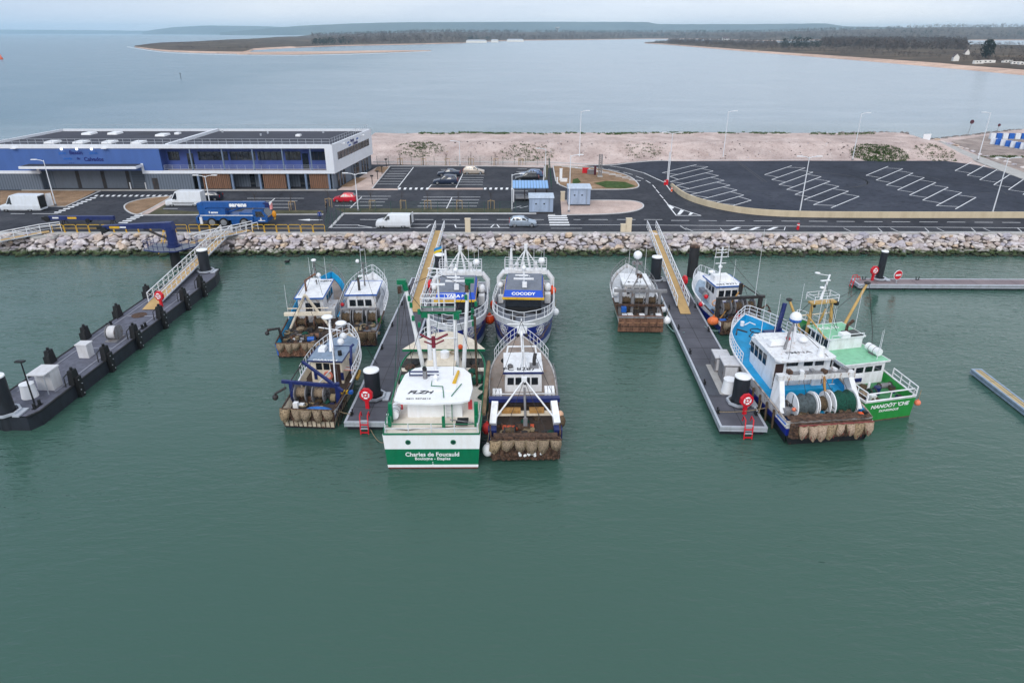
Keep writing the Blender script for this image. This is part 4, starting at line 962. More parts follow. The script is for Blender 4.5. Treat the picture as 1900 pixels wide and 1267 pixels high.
# --- white trawler by the pontoon
b = Boat('small white trawler with a blue trimmed roof and rusty winches beside the pontoon', (-15.4, 61.2), (-15.9, 74.5), 4.7)
b.hull(1.5, 1.6, 3.2, [(.9, NAVY), ('0.7', WHB), (None, WHITE)], DGREY, sw=.92, tm=.52, p=2.5, bul=.55, tf=.35, fb=.6, inner=WHITE, cap_aft=RUST)
b.rail(.36, .99, 1.0, 2, RAILW, 14)
b.fore_sheet(.36, .97, paint('pale grey deck', (190, 194, 200), .7, wear=.12, rust=.1, streak=False))
b.house(4.9, 8.6, -1.5, 1.5, 1.1, 3.5, WHB, WHITE, (.12, .5, .15), .12, rim=BLUE, wins=[('a', 3, 2.35, 3.05, .12, .95), ('s', 3, 2.4, 3.1, .1, .95), ('p', 3, 2.4, 3.1, .1, .95), ('f', 3, 2.4, 3.1, .05, .95)])
m = MB(); m.prism([(8.8, -1.3), (10.2, -.8), (10.2, .8), (8.8, 1.3)], 2.0, 3.0, WHITE); b.part('trunk_cabin', m)
m = MB(); m.tube([(6.2, .35, 3.6), (6.2, .35, 4.4), (6.7, .5, 4.8)], .13, DKSTEEL, 8); b.part('exhaust', m)
b.radar(7.6, 0, 3.62, 2.6, GSTEEL); b.aerials([(8.2, .3, 4.5, 3.6), (8.2, -.2, 4.5, 3.0), (8.6, -2, 2.6, 2.6)])
m = MB(); m.box((3.6, 0, 2.5), (.3, 3.9, .22), GSTEEL)
for y in (-1.9, 1.9): m.box((3.6, y, 1.7), (.25, .22, 1.5), GSTEEL)
b.part('gallows', m)
for y in (-1.3, 0.1, 1.3): b.drum(3.3, y, 1.75, .8, .9, NETBR, GSTEEL)
b.clutter(.5, 4.6, -2.0, 2.0, .95, 34, GRBOX + [ROPE]); b.wires([((7.6, 0, 6.0), (3.6, 1.8, 2.6)), ((7.6, 0, 6.0), (3.6, -1.8, 2.6)), ((7.6, 0, 6.0), (12.8, 0, 3.8)), ((3.6, 1, 2.6), (.2, 1, 1.7)), ((3.6, -1, 2.6), (.2, -1, 1.7))])
for k in range(3): CRATE(b, 4.0, 1.9 - .1 * k, 1.2, PLAST, 2)
CRATE(b, 3.6, -1.9, 1.0, GREENB, 2)
b.mat_(0, .1, 1.4, -2.1, 2.1, RUST); b.bags(-.15, 1.6, -2.1, 2.1, 5, .8, NETBR)
m = MB(); m.ball((5.2, 2.05, 2.4), .22, RED); b.part('buoy', m)
# --- cream wheelhouse trawler in front
b = Boat('trawler with a cream wheelhouse, grey roof and dark blue gantry left of the pontoon', (-15.8, 45.9), (-15.0, 58.0), 4.5)
b.hull(1.65, 1.7, 2.9, [(.15, BLKH), (.8, paint('cream lower hull', (198, 184, 164), .6, wear=.2, rust=.35)), ('0.5', NAVY), (None, WHB)], BROWNDK, sw=.93, tm=.5, p=2.4, bul=.65, tf=.45, fb=.5, inner=CREAM, cap=WHITE, cap_aft=RUST)
b.rail(.40, .99, 1.0, 2, RAILW, 14, r=.035)
GBL = paint('grey blue roof', (128, 146, 168), .6, wear=.1, rust=.06, rustcol=(170, 170, 170), streak=False)
b.house(5.1, 7.6, -1.35, 1.35, 1.0, 3.4, CREAM, GBL, (.35, .2, .15), .1, rim=NAVY, wins=[('a', 2, 2.55, 3.15, .38, .86)])
m = MB(); m.quad((5.06, -1.15, 1.05), (5.06, -.35, 1.05), (5.06, -.35, 3.1), (5.06, -1.15, 3.1), paint('brown doorway', (66, 48, 44))); b.part('doorway', m, b.w)
m = MB(); m.ring((5.03, -.1, 2.05), .32, .09, paint('faded orange', (222, 128, 108), .6), (1, 0, 0), 16); b.part('lifebuoy', m, b.w)
for y in (1.0, -1.28): m = MB(); m.box((5.05, y, 2.0), (.06, .24, .7), NAVY); b.part('shutter', m, b.w)
lettering('CARAVEN', .38, WLET, b.w, (4.95, 0, 3.52), (0, -1, 0), (1, 0, 0), bold=.02, wide=1.2)
m = MB(); m.prism([(7.6, -1.7), (10.6, -1.25), (11.3, 0), (10.6, 1.25), (7.6, 1.7)], 2.0, 2.95, WHB, GBL); b.part('fore_cabin', m)
m = MB(); m.box((6.9, .8, 3.66), (.9, .6, .3), PLAST, top=(.85, .85)); b.part('life_raft', m)
m = MB(); m.rod((6.6, 0, 3.5), (8.0, .3, 6.0), .16, WHITE, 8, .1); m.rod((6.4, -.3, 3.5), (7.4, .1, 5), .06, WHITE); m.rod((7.5, -.7, 5.1), (7.6, 1.2, 5.3), .05, WHITE); b.part('mast', m)
for x, y, z in ((8.0, .5, 6.1), (7.7, -.75, 5.7)): m = MB(); m.ball((x, y, z), .5, PLAST, 12, 7, (.9, 1, .38)); b.part('radar_dome', m)
for x, y, z in ((8.6, -.5, 4.1), (7.8, -.5, 3.9)): m = MB(); m.ball((x, y, z), .32, PLAST, 10, 7); b.part('satellite_dome', m)
m = MB(); m.cyl((6.0, -.95, 3.5), .17, .4, BLACK, 12); b.part('exhaust', m)
m = MB(); m.tube([(5.6, -1.9, 2.0), (6.6, -1.75, 4.0), (6.9, -1.9, 4.1)], .12, NAVY, 6); m.box((5.9, -1.85, 2.7), (.2, .22, 1.2), NAVY); b.part('deck_crane', m)
m = MB(); 
for k in range(4): m.box((6.3 - .25 * k, -1.75, 2.35), (.12, .9, .05), paint('striped board', (214, 160, 150)) if k % 2 else WHITE)
b.part('boarding_plank', m)
m = MB()
for y in (-1.85, 1.85): m.box((2.0, y, 1.9), (.34, .32, 2.2), NAVY)
m.tube([(2.0, 2.6, 3.0), (2.0, -2.0, 2.7)], .17, NAVY, 4); m.tube([(3.4, 1.3, 4.1), (1.6, -2.4, 2.5)], .14, NAVY, 4); m.tube([(2.0, 2.0, 2.9), (3.4, 1.3, 4.0)], .05, DKSTEEL, 5); m.tube([(1.9, 2.3, 2.5), (1.7, 3.2, 2.0)], .1, DKSTEEL); m.ball((1.7, 3.2, 1.7), .25, DKSTEEL, 8, 6); b.part('gantry', m)
for y in (1.2, -.25): b.drum(2.4, y, 1.85, .75, .85, NETB, GSTEEL, .55)
m = MB(); m.rod((3.0, -1.3, 1), (4.6, -.9, 4.9), .06, WHITE); m.rod((4.2, 1.2, 1), (4.4, -.6, 2.9), .05, WHITE); b.part('derrick', m)
m = MB(); m.ball((.75, -.6, 1.2), .75, paint('blue tarpaulin', (46, 110, 186), .6, wear=.2, bump=.6), 12, 7, (.5, 1.5, .4)); b.part('tarpaulin', m)
m = MB(); m.box((1.0, 1.3, 1.35), (.4, .4, .7), PLAST, top=(.9, .9)); m.box((1.25, .95, 1.2), (.4, .4, .5), PLAST); b.part('canister', m)
m = MB(); m.box((2.9, -2.0, 1.72), (.35, .9, .22), YELLOW); m.box((2.9, -2.55, 1.72), (.35, .4, .22), BLUE); b.part('fender_board', m)
b.clutter(.8, 4.9, -1.9, 1.9, 1.0, 30, GRBOX + [ROPE, NAVY], hmax=.7); b.wires([((8.0, .3, 5.9), (3.4, 1.3, 4.1)), ((8.0, .3, 5.9), (2.0, -2, 2.8)), ((8.0, .3, 5.9), (11.8, 0, 3.5)), ((3.4, 1.3, 4.1), (.2, 1.9, 1.8)), ((2.0, 2.4, 3), (.2, 1.8, 1.8)), ((4.6, -.9, 4.9), (2.0, -2, 2.8)), ((2.0, 0, 2.9), (1.0, .3, 1.2))])
b.mat_(-.02, .75, 1.55, -2.1, 2.1, RUST); b.bags(-.2, 1.85, -2.05, 2.05, 5, .85)
m = MB()
for k in range(12): m.rod((-.05, -2 + k * .36, .12), (-.05, -2 + k * .36, .8), .035, RUST, 4)
for sd in (-1, 1):
    for k in range(7): m.rod((.3 + k * .4, sd * 2.19, .1), (.3 + k * .4, sd * 2.17, 1.5), .035, RUST, 4)
b.part('rubbing_bars', m)
for i, t in enumerate((.55, .58, .61, .64, .67)): 
    q = b.surf(t - .05, 1.2, -1); m = MB(); m.ball((q.x, q.y - .22, 1.35 - .02 * i), .17, paint('amber float', (206, 160, 70)), 8, 6, (1.2, 1, 1)); b.part('float', m)
# --- the big green and white trawler
b = Boat('large white and green stern trawler with green mast heads, nearest the camera', (-5.6, 40.5), (-5.7, 55.3), 7.0)
b.hull(2.85, 2.85, 3.9, [(.1, paint('antifouling', (112, 40, 36), .6)), (.32, CLEANW), (1.62, GREEN), (None, CLEANW)], paint('clean cream deck', (232, 224, 212), .6, wear=.06), sw=.97, tm=.6, p=2.6, bul=.3, rake=1.0, wl=.92, flare=.8, tf=.62, fb=.1, cap=GREEN)
b.stern_text('Charles de Foucauld', .46, 1.18, wide=1.0, bold=.02); b.stern_text('Boulogne - Etaples', .31, .83, wide=1.08, bold=.02)
for k, z in enumerate((.52, .38)): b.stern_text('8', .13, z, bold=.02)
for y in (1.65, -1.5):
    m = MB(); m.tube([(-.02, y, 2.2), (-.05, y, 2.2)], .19, GREEN, 16); b.part('porthole', m)
    m = MB(); m.tube([(-.05, y, 2.2), (-.07, y, 2.2)], .13, paint('green glass', (24, 66, 58), .1), 14); b.part('scupper', m)
m = MB()
for z in (.35, .7): m.tube([(3.2, 3.3, 2.85 + z), (.15, 3.2, 2.85 + z), (.15, -3.2, 2.85 + z), (3.2, -3.3, 2.85 + z)], .035, GREEN if z > .5 else RAILW, 5)
for x, y in ((3, 3.3), (1.5, 3.27), (.15, 3.2), (.15, 1.6), (.15, 0), (.15, -1.6), (.15, -3.2), (1.5, -3.27), (3, -3.3)): m.rod((x, y, 2.75), (x, y, 3.6), .04, RAILW, 5)
b.part('railing', m)
b.house(2.7, 6.9, -2.0, 2.0, 2.5, 4.35, CLEANW, CLEANW, rt=.14, wins=[('a', 3, 3.85, 4.2, .22, .95), ('s', 4, 3.5, 4.15, .2, .98), ('p', 4, 3.5, 4.15, .2, .98), ('f', 5, 3.5, 4.15, .03, .97)],
    roofpoly=[(1.6, -2.1), (1.9, -2.6), (3.6, -2.75), (5.9, -2.5), (6.9, -1.9), (7.2, -1.2), (7.2, 1.2), (6.9, 1.9), (5.9, 2.5), (3.6, 2.75), (1.9, 2.75), (1.5, 2.2), (1.35, 0)])
m = MB(); m.box((4.9, -.5, 4.52), (3.4, 2.1, .08), PLAST); b.part('roof_panel', m, b.w)
b.roof_text('FLZH', .66, 3.0, 1.05, shear=.35, bold=.03, wide=1.15); b.roof_text('IMO 9874818', .3, 2.05, 1.05, GSTEEL, wide=1.05)
m = MB(); m.quad((2.66, 1.1, 2.6), (2.66, 1.95, 2.6), (2.66, 1.95, 4.1), (2.66, 1.1, 4.1), PLAST); b.part('door', m, b.w)
m = MB()
for s_ in (0, .45): m.rod((2.55, -.85 - s_, 2.55), (2.55, -.85 - s_, 4.4), .035, RAILW, 4)
for k in range(6): m.rod((2.55, -.85, 2.75 + .27 * k), (2.55, -1.3, 2.75 + .27 * k), .03, RAILW, 4)
b.part('ladder', m, b.w)
m = MB(); m.tube([(5.2, .35, 4.5), (3.8, .3, 4.6), (3.7, -.55, 4.6), (2.2, -.75, 4.55), (2.0, -.75, 2.6)], .035, GREEN, 5); m.tube([(4.2, -1.9, 4.55), (2.4, -1.3, 4.55), (2.0, -1.3, 2.6)], .035, GREEN, 5); m.box((1.3, -.75, 3.0), (.22, .22, .9), GREEN); b.part('pipe', m)
m = MB(); m.rod((4.2, -1.35, 4.62), (6.1, -1.55, 4.62), .14, YELLOW, 10, .1); b.part('canister', m)
m = MB(); m.cyl((5.2, .9, 4.5), .17, .75, GSTEEL, 12, topmat=BLACK); m.rod((5.2, .9, 5.2), (5.1, .9, 5.4), .17, BLACK, 10); b.part('exhaust', m)
m = MB(); m.rod((5.6, -.1, 4.85), (5.6, 2.1, 4.85), .07, NAVY); m.rod((5.6, -.1, 4.55), (5.6, 2.1, 4.55), .06, NAVY); m.rod((5.6, 2.1, 4.5), (5.6, 2.1, 4.9), .05, NAVY); b.part('rack', m)
m = MB(); m.cyl((4.6, .05, 4.5), .12, .3, PLAST, 10); m.ball((4.6, .05, 4.9), .2, PLAST); b.part('searchlight', m)
m = MB(); m.rod((6.6, .25, 4.5), (6.6, .3, 7.0), .13, WHITE, 8); b.part('mast', m)
m = MB(); MAR = paint('maroon', (122, 34, 52), .5); m.rod((6.6, .3, 6.4), (6.6, .3, 7.3), .16, MAR); m.tube([(6.6, 1.3, 7.5), (6.6, .6, 7.1), (6.6, 0, 7.1), (6.6, -.8, 7.5)], .09, MAR); m.tube([(6.6, 1.0, 6.9), (6.6, .3, 6.6), (6.6, -.5, 7.0)], .07, MAR); b.part('mast_head', m)
for y in (3.0,): b.raft(2.6, 2.85, 2.75, 'x', .34, 1.3)
for y in (2.55, -2.55): m = MB(); m.box((3.3, y, 3.3), (.1, .3, .75), paint('red board', (214, 70, 78))); b.part('life_vest_rack', m)
for y, h in ((3.05, 1.5), (-3.05, 1.5)): m = MB(); m.box((1.9, y, 2.75 + h / 2), (.3, .28, h), GREEN); m.box((1.2, y, 2.75 + .4), (.25, .22, .8), GREEN); b.part('bollard_post', m)
m = MB(); m.box((1.6, -2.1, 3.0), (.5, .8, .12), BLACK); m.box((1.2, -2.05, 3.0), (.45, .85, .12), BLACK); m.tube([(1.2, -2.9, 3.0), (1.5, -1.2, 3.1)], .05, GSTEEL); b.part('capstan', m)
m = MB(); m.tube([(1.1, 2.8, 2.62), (.9, 1.8, 2.62), (1.1, .8, 2.62), (1.2, -.6, 2.63), (1.35, -1.6, 2.65)], .03, NETBR, 5); b.part('hose', m)
# whaleback bow with its wings
m = MB(); m.prism([(10.9, 3.45), (10.9, -3.45), (13.0, -2.3), (14.3, -1.0), (14.7, 0), (14.3, 1.0), (13.0, 2.3)], 4.05, 4.25, GREEN, CREAM); m.box((9.7, 0, 3.9), (3.4, 2.3, .5), CREAM); b.part('whaleback', m)
m = MB()
for k, y in enumerate((1.1, .1, -1.0)): m.box((7.9, y, 3.5), (.9, .75, .9), GREEN); 
m.box((7.8, 0, 3.0), (.8, 6.4, .5), GREEN); b.part('winch_housing', m)
m = MB(); m.cyl((9.6, -.2, 4.15), .35, .5, PLAST, 12); m.ring((10.2, -.9, 4.3), .3, .07, ROPE, (0, 0, 1)); m.ball((10.8, -1.4, 4.5), .22, ORANGE); b.part('deck_gear', m)
m = MB()
for z in (.5, .95): m.tube([(11.4, 2.4, 4.25 + z), (13.2, 1.8, 4.25 + z), (14.1, .7, 4.25 + z), (14.3, 0, 4.25 + z), (14.1, -.7, 4.25 + z)], .035, RAILW, 5)
for x, y in ((11.4, 2.4), (13.2, 1.8), (14.1, .7), (14.3, 0)): m.rod((x, y, 4.2), (x, y, 5.2), .035, RAILW, 4)
b.part('bow_railing', m)
# goal post masts and the two raised booms
for y in (.95, -1.2):
    m = MB(); m.rod((9.1, y, 3.4), (9.2, y * .97, 8.2), .19, WHITE, 10, .15); b.part('mast', m)
m = MB(); m.box((9.2, -.1, 8.25), (.3, 3.2, .2), GREEN); m.box((9.2, 1.2, 8.1), (.5, .5, .5), GREEN); m.box((9.2, -1.3, 8.0), (.5, .45, .6), GREEN); b.part('mast_bridge', m)
m = MB()
for z in (8.75, 9.1, 9.5): m.tube([(9.0, 1.45, z), (9.0, -1.2, z), (9.9, -1.2, z), (9.9, 1.45, z), (9.0, 1.45, z)], .035, RAILW if z > 8.8 else GREEN, 4)
for x in (9.0, 9.9):
    for y in (1.45, .55, -.35, -1.2): m.rod((x, y, 8.4), (x, y, 9.5), .03, RAILW, 4)
m.box((9.45, .1, 8.42), (1.0, 2.7, .06), GSTEEL); b.part('crow_platform', m)
m = MB(); m.rod((8.8, -1.3, 6.2), (8.8, 1.2, 6.2), .05, WHITE); b.part('cross_bar', m); m = MB(); m.rod((9.6, .05, 8.4), (9.6, .1, 11.6), .08, WHITE); m.ring((9.6, .25, 11.2), .55, .04, RAILW); m.rod((9.6, -.7, 11.6), (9.6, .8, 11.7), .06, WHITE); m.box((9.6, .1, 10.4), (.2, 1.1, .12), PLAST); b.part('top_mast', m)
for (x0, y0, z0), (x1, y1, z1) in (((9.0, 1.5, 3.4), (9.1, 2.5, 10.1)), ((9.0, -1.75, 3.4), (9.1, -2.25, 10.2))):
    m = MB(); m.rod((x0, y0, z0), (x1, y1, z1), .18, WHITE, 10, .14); o = b.part('boom', m)
    m = MB(); d = V((x1 - x0, y1 - y0, z1 - z0)).normalized(); q = V((x1, y1, z1)); m.tube([q, q + d * .6], .22, GREEN, 6); m.box(q + d * .7 + V((0, .2 if y0 > 0 else -.1, 0)), (.4, .7, .35), GREEN); m.box(q + d * .5 + V((-.2, .4 if y0 > 0 else .1, -.4)), (.2, .28, .55), RUST); m.build('boom_head', o)
    for k in range(5): m = MB(); e = q - d * (.5 + .55 * k) + V((-.2, R.uniform(-.7, .2), -.1)); m.box(e, (.18, .22, .4), GREEN); b.part('pulley_block', m)
for pts in ([(9.1, 2.8, 10.6), (9.2, 1.2, 8.3)], [(9.1, -2.3, 10.6), (9.2, -1.3, 8.3)], [(9.1, 2.9, 10.5), (4, 3.0, 3.2)], [(9.1, 2.8, 10.4), (9.0, 2.4, 3.4)], [(9.1, -2.4, 10.4), (7, -3.1, 3)], [(9.2, 1.2, 8.2), (5, 2.9, 2.9)], [(9.2, -1.3, 8.2), (5.5, -1.2, 4.5)], [(9.1, 3.0, 10.4), (5.0, 3.4, 2.4)], [(9.2, 0, 8.3), (6.6, .3, 6.6)], [(9.2, -1.3, 8.2), (8.0, -3.0, 3.0)], [(9.1, -2.4, 10.5), (8.3, -3.0, 5.0), (7.4, -3.2, 3)], [(9.1, 2.7, 10.3), (9.6, .1, 11.3)], [(9.1, -2.2, 10.3), (9.6, .1, 11.3)], [(9.1, 2.6, 9.6), (8.6, 3.4, 4.4), (8.2, 3.0, 2.8)]):
    m = MB(); m.tube(pts, .022, DKSTEEL if R.random() < .6 else NETG, 4); b.part('rigging_wire', m)
m = MB(); m.rod((7.0, -2.9, 2.9), (8.9, -2.75, 8.0), .1, RUST, 8); b.part('strut', m)
DKD = paint('dark side deck', (58, 58, 56), .7, wear=.25, rust=.2)  # dark sheet laid over the cream deck on both sides
for sd in (1, -1):
    m = MB(); rows = []
    for i in range(9): t = (7.3 + 3.6 * i / 8) / b.L; z = b.dk(t) + .04; h = b.surf(t, z, 1).y - .12; rows.append([(b.L * t, sd * h, z), (b.L * t, sd * (h - 1.75), z)])
    m.loft(rows, DKD, sm=False); b.part('side_deck', m)
    for k in range(5): m = MB(); m.ball((7.4 + .7 * k, sd * R.uniform(2.1, 2.8), 3.1 + .06 * k), R.uniform(.3, .48), [NETG, NETBR, NETG, RUST, BLACK][k], 9, 6, (1.2, 1, .6)); b.part('net_heap', m)
for k in range(3):
    m = MB(); m.tube([(8.1 - 1.4 * k, -3.2, 3.0), (8.0 - 1.4 * k, -3.55, 2.6), (7.8 - 1.4 * k, -3.5, 1.6)], .3, NETG, 8); b.part('net_roll', m)
m = MB(); m.rod((2.6, -3.55, 2.9), (8.4, -3.8, 4.3), .16, paint('weathered timber', (128, 108, 84), .9, wear=.3), 8); b.part('beam', m)
m = MB(); m.rod((5, -3.3, 2.2), (8.8, -3.3, 2.4), .25, RUST, 8); m.rod((5, 3.35, 2.2), (8.8, 3.35, 2.4), .25, NETG, 8); b.part('trawl_gear', m)
# --- grey decked white wheelhouse trawler
b = Boat('trawler with a grey brown deck and white wheelhouse right of the green white trawler', (.98, 41.6), (.72, 56.9), 5.5)
b.hull(1.85, 2.0, 3.2, [(.15, BLKH), ('0.45', BROWN), (None, paint('grey bulwark', (196, 194, 194), .5, wear=.2, rust=.2))], BROWNDK, sw=.92, tm=.5, p=2.3, bul=.7, tf=.3, fb=.12, rake=1.0, inner=BROWN, cap_aft=RUST)
m = MB(); rows = []
for i in range(26):
    t = .305 + .68 * i / 25; q = b.surf(t, b.top(t), 1); rows.append([(q.x, q.y - .12, b.top(t) - .03), (q.x, -q.y + .12, b.top(t) - .03)])
m.loft(rows, GBR, sm=False); b.part('foredeck', m)
b.rail(.72, .985, 1.0, 2, RAILW, 8); b.rail(.3, .62, .55, 2, GSTEEL, 6, bow=False, r=.025, name='side_rail')
b.house(6.2, 9.4, -1.5, 1.45, 2.1, 3.85, WHITE, WHITE, (.1, .35, .08), .12, lean_a=-.05, wins=[('a', 4, 2.85, 3.5, .08, .96), ('s', 3, 2.9, 3.55, .1, .95), ('p', 3, 2.9, 3.55, .1, .95), ('f', 4, 2.9, 3.55, .05, .95)])
m = MB(); m.box((6.08, 0, 3.92), (.1, 3.2, .14), NAVY); b.part('trim', m, b.w)
b.roof_text('FC 8287', .72, 6.68, .3, wide=1.05, bold=.012)
m = MB(); m.prism([(9.5, -1.1), (10.6, -.6), (10.6, .6), (9.5, 1.1)], 2.5, 3.6, WHITE); b.part('fore_cabin', m)
m = MB(); m.rod((6.9, -.1, 4.0), (9.6, .05, 5.9), .13, WHITE, 8); m.rod((6.8, .3, 4.0), (7.4, 0, 5.3), .06, WHITE); m.rod((6.8, -.4, 4.0), (7.4, 0, 5.3), .06, WHITE)
m.rod((9.6, .05, 5.9), (9.8, .05, 7.0), .06, WHITE); m.rod((9.6, -1.1, 6.6), (9.6, 1.2, 6.6), .05, WHITE); b.part('mast', m)
m = MB()
for y in (1.15, -1.1): m.rod((9.4, y * 1.3, 2.5), (9.6, y, 4.6), .08, WHITE)
m.rod((9.6, 1.2, 4.6), (9.6, -1.2, 4.6), .07, WHITE); b.part('forward_gallows', m)
m = MB(); m.box((9.8, 0, 6.0), (.4, .8, .5), WHITE); m.ball((9.6, .35, 5.6), .16, BLACK); m.ball((9.6, -.35, 5.6), .16, BLACK); b.part('light_bracket', m)
m = MB(); m.tube([(7.1, -.9, 3.9), (7.1, -.9, 4.6), (7.4, -1.0, 5.0)], .15, DKSTEEL, 8); b.part('exhaust', m)
m = MB(); m.box((7.1, -.9, 4.05), (.7, .7, .2), GSTEEL); b.part('exhaust_box', m)
m = MB(); m.ball((7.0, 1.0, 4.1), .3, paint('dark cone', (90, 88, 90)), 8, 5, (1, .8, .5)); b.part('horn', m)
for y in (1.55, -1.5): m = MB(); m.ball((9.2, y, 3.5), .2, BLACK, 8, 6); b.part('navigation_light', m)
b.raft(5.6, 2.05, 2.1, 'y', .3, .7); b.raft(5.2, 2.02, 2.1, 'y', .3, .7); b.raft(5.9, -2.05, 2.1, 'y', .32, .75); b.raft(5.45, -2.05, 2.1, 'y', .32, .75)
m = MB(); m.tube([(4.4, 2.4, 2.1), (4.4, 2.4, 3.0), (4.4, -2.4, 3.0), (4.4, -2.4, 2.1)], .05, RAILW); m.rod((4.4, 2.4, 2.6), (4.4, -2.4, 2.6), .03, RAILW); b.part('aft_rail', m)
m = MB(); m.box((3.3, 0, 3.15), (.45, 5.3, .32), NAVY); b.part('gantry_beam', m)
for y in (2.35, -2.35):
    m = MB(); m.tube([(1.6, y, 2.0), (3.1, y * .93, 3.0)], .34, WHITE, 4); m.box((1.2, y * 1.02, 1.5), (.7, .6, .9), NAVY); b.part('gantry_leg', m)
m = MB()
for y in (2.2, -2.2): m.rod((1.9, y, 2.3), (3.9, 0, 4.5), .07, WHITE)
m.box((3.9, 0, 4.5), (.3, .4, .4), WHITE); b.part('a_frame', m)
m = MB(); m.box((2.6, 0, 2.35), (.3, 4.4, .28), CREAM); m.box((2.6, 1.0, 2.6), (.5, 1.4, .25), paint('ochre', (176, 132, 74), .7, wear=.2, rust=.2)); m.box((2.6, -.9, 2.6), (.5, 1.1, .25), paint('ochre', (0, 0, 0))); b.part('gallows', m)
m = MB(); m.rod((3.2, 0, 4.2), (2.2, -.05, 2.0), .1, GSTEEL); m.box((2.1, -.05, 1.9), (.25, .3, .6), GSTEEL); b.part('hoist', m)
m = MB(); m.tube([(2.2, 1.6, 1.35), (2.0, .9, 1.4), (2.3, .1, 1.4), (2.2, -.7, 1.4)], .22, paint('faded orange hose', (190, 84, 54), .7), 8); b.part('hose', m)
b.clutter(.5, 4.2, -2.1, 2.1, 1.15, 30, [RUST, DKSTEEL, NETBR, RUSTL, BLACK], hmax=.6); b.wires([((9.7, .05, 6.8), (4.4, 2.2, 3)), ((9.7, .05, 6.8), (4.4, -2.2, 3)), ((9.7, .05, 6.8), (14.6, 0, 4.0)), ((3.9, 0, 4.5), (.4, 1.6, 1.9)), ((3.9, 0, 4.5), (.4, -1.6, 1.9)), ((3.9, 0, 4.5), (9.6, 0, 5.9)), ((3.3, 1.0, 3.1), (.6, 1.0, 1.8)), ((3.3, -1.0, 3.1), (.6, -1.0, 1.8))])
m = MB(); m.box((.35, 0, 1.65), (.5, 4.6, .5), RUST); b.part('tipping_door', m)
b.mat_(-.05, .1, 1.8, -2.5, 2.5, RUST, .25); b.bags(-.35, 1.95, -2.55, 2.55, 6, .85)
for k in range(14): m = MB(); q = R.uniform(-1.4, .6); m.ball((-.45, q, .75 + R.uniform(-.12, .12)), .07 + R.random() * .06, PLAST, 6, 4); b.part('shell', m)
m = MB(); m.ball((2.0, -2.75, 2.0), .4, NETBR, 8, 6, (1, .7, 1.2)); m.ball((2.3, -2.6, 2.4), .3, paint('peach float', (214, 170, 140)), 8, 6); b.part('fender_bundle', m)
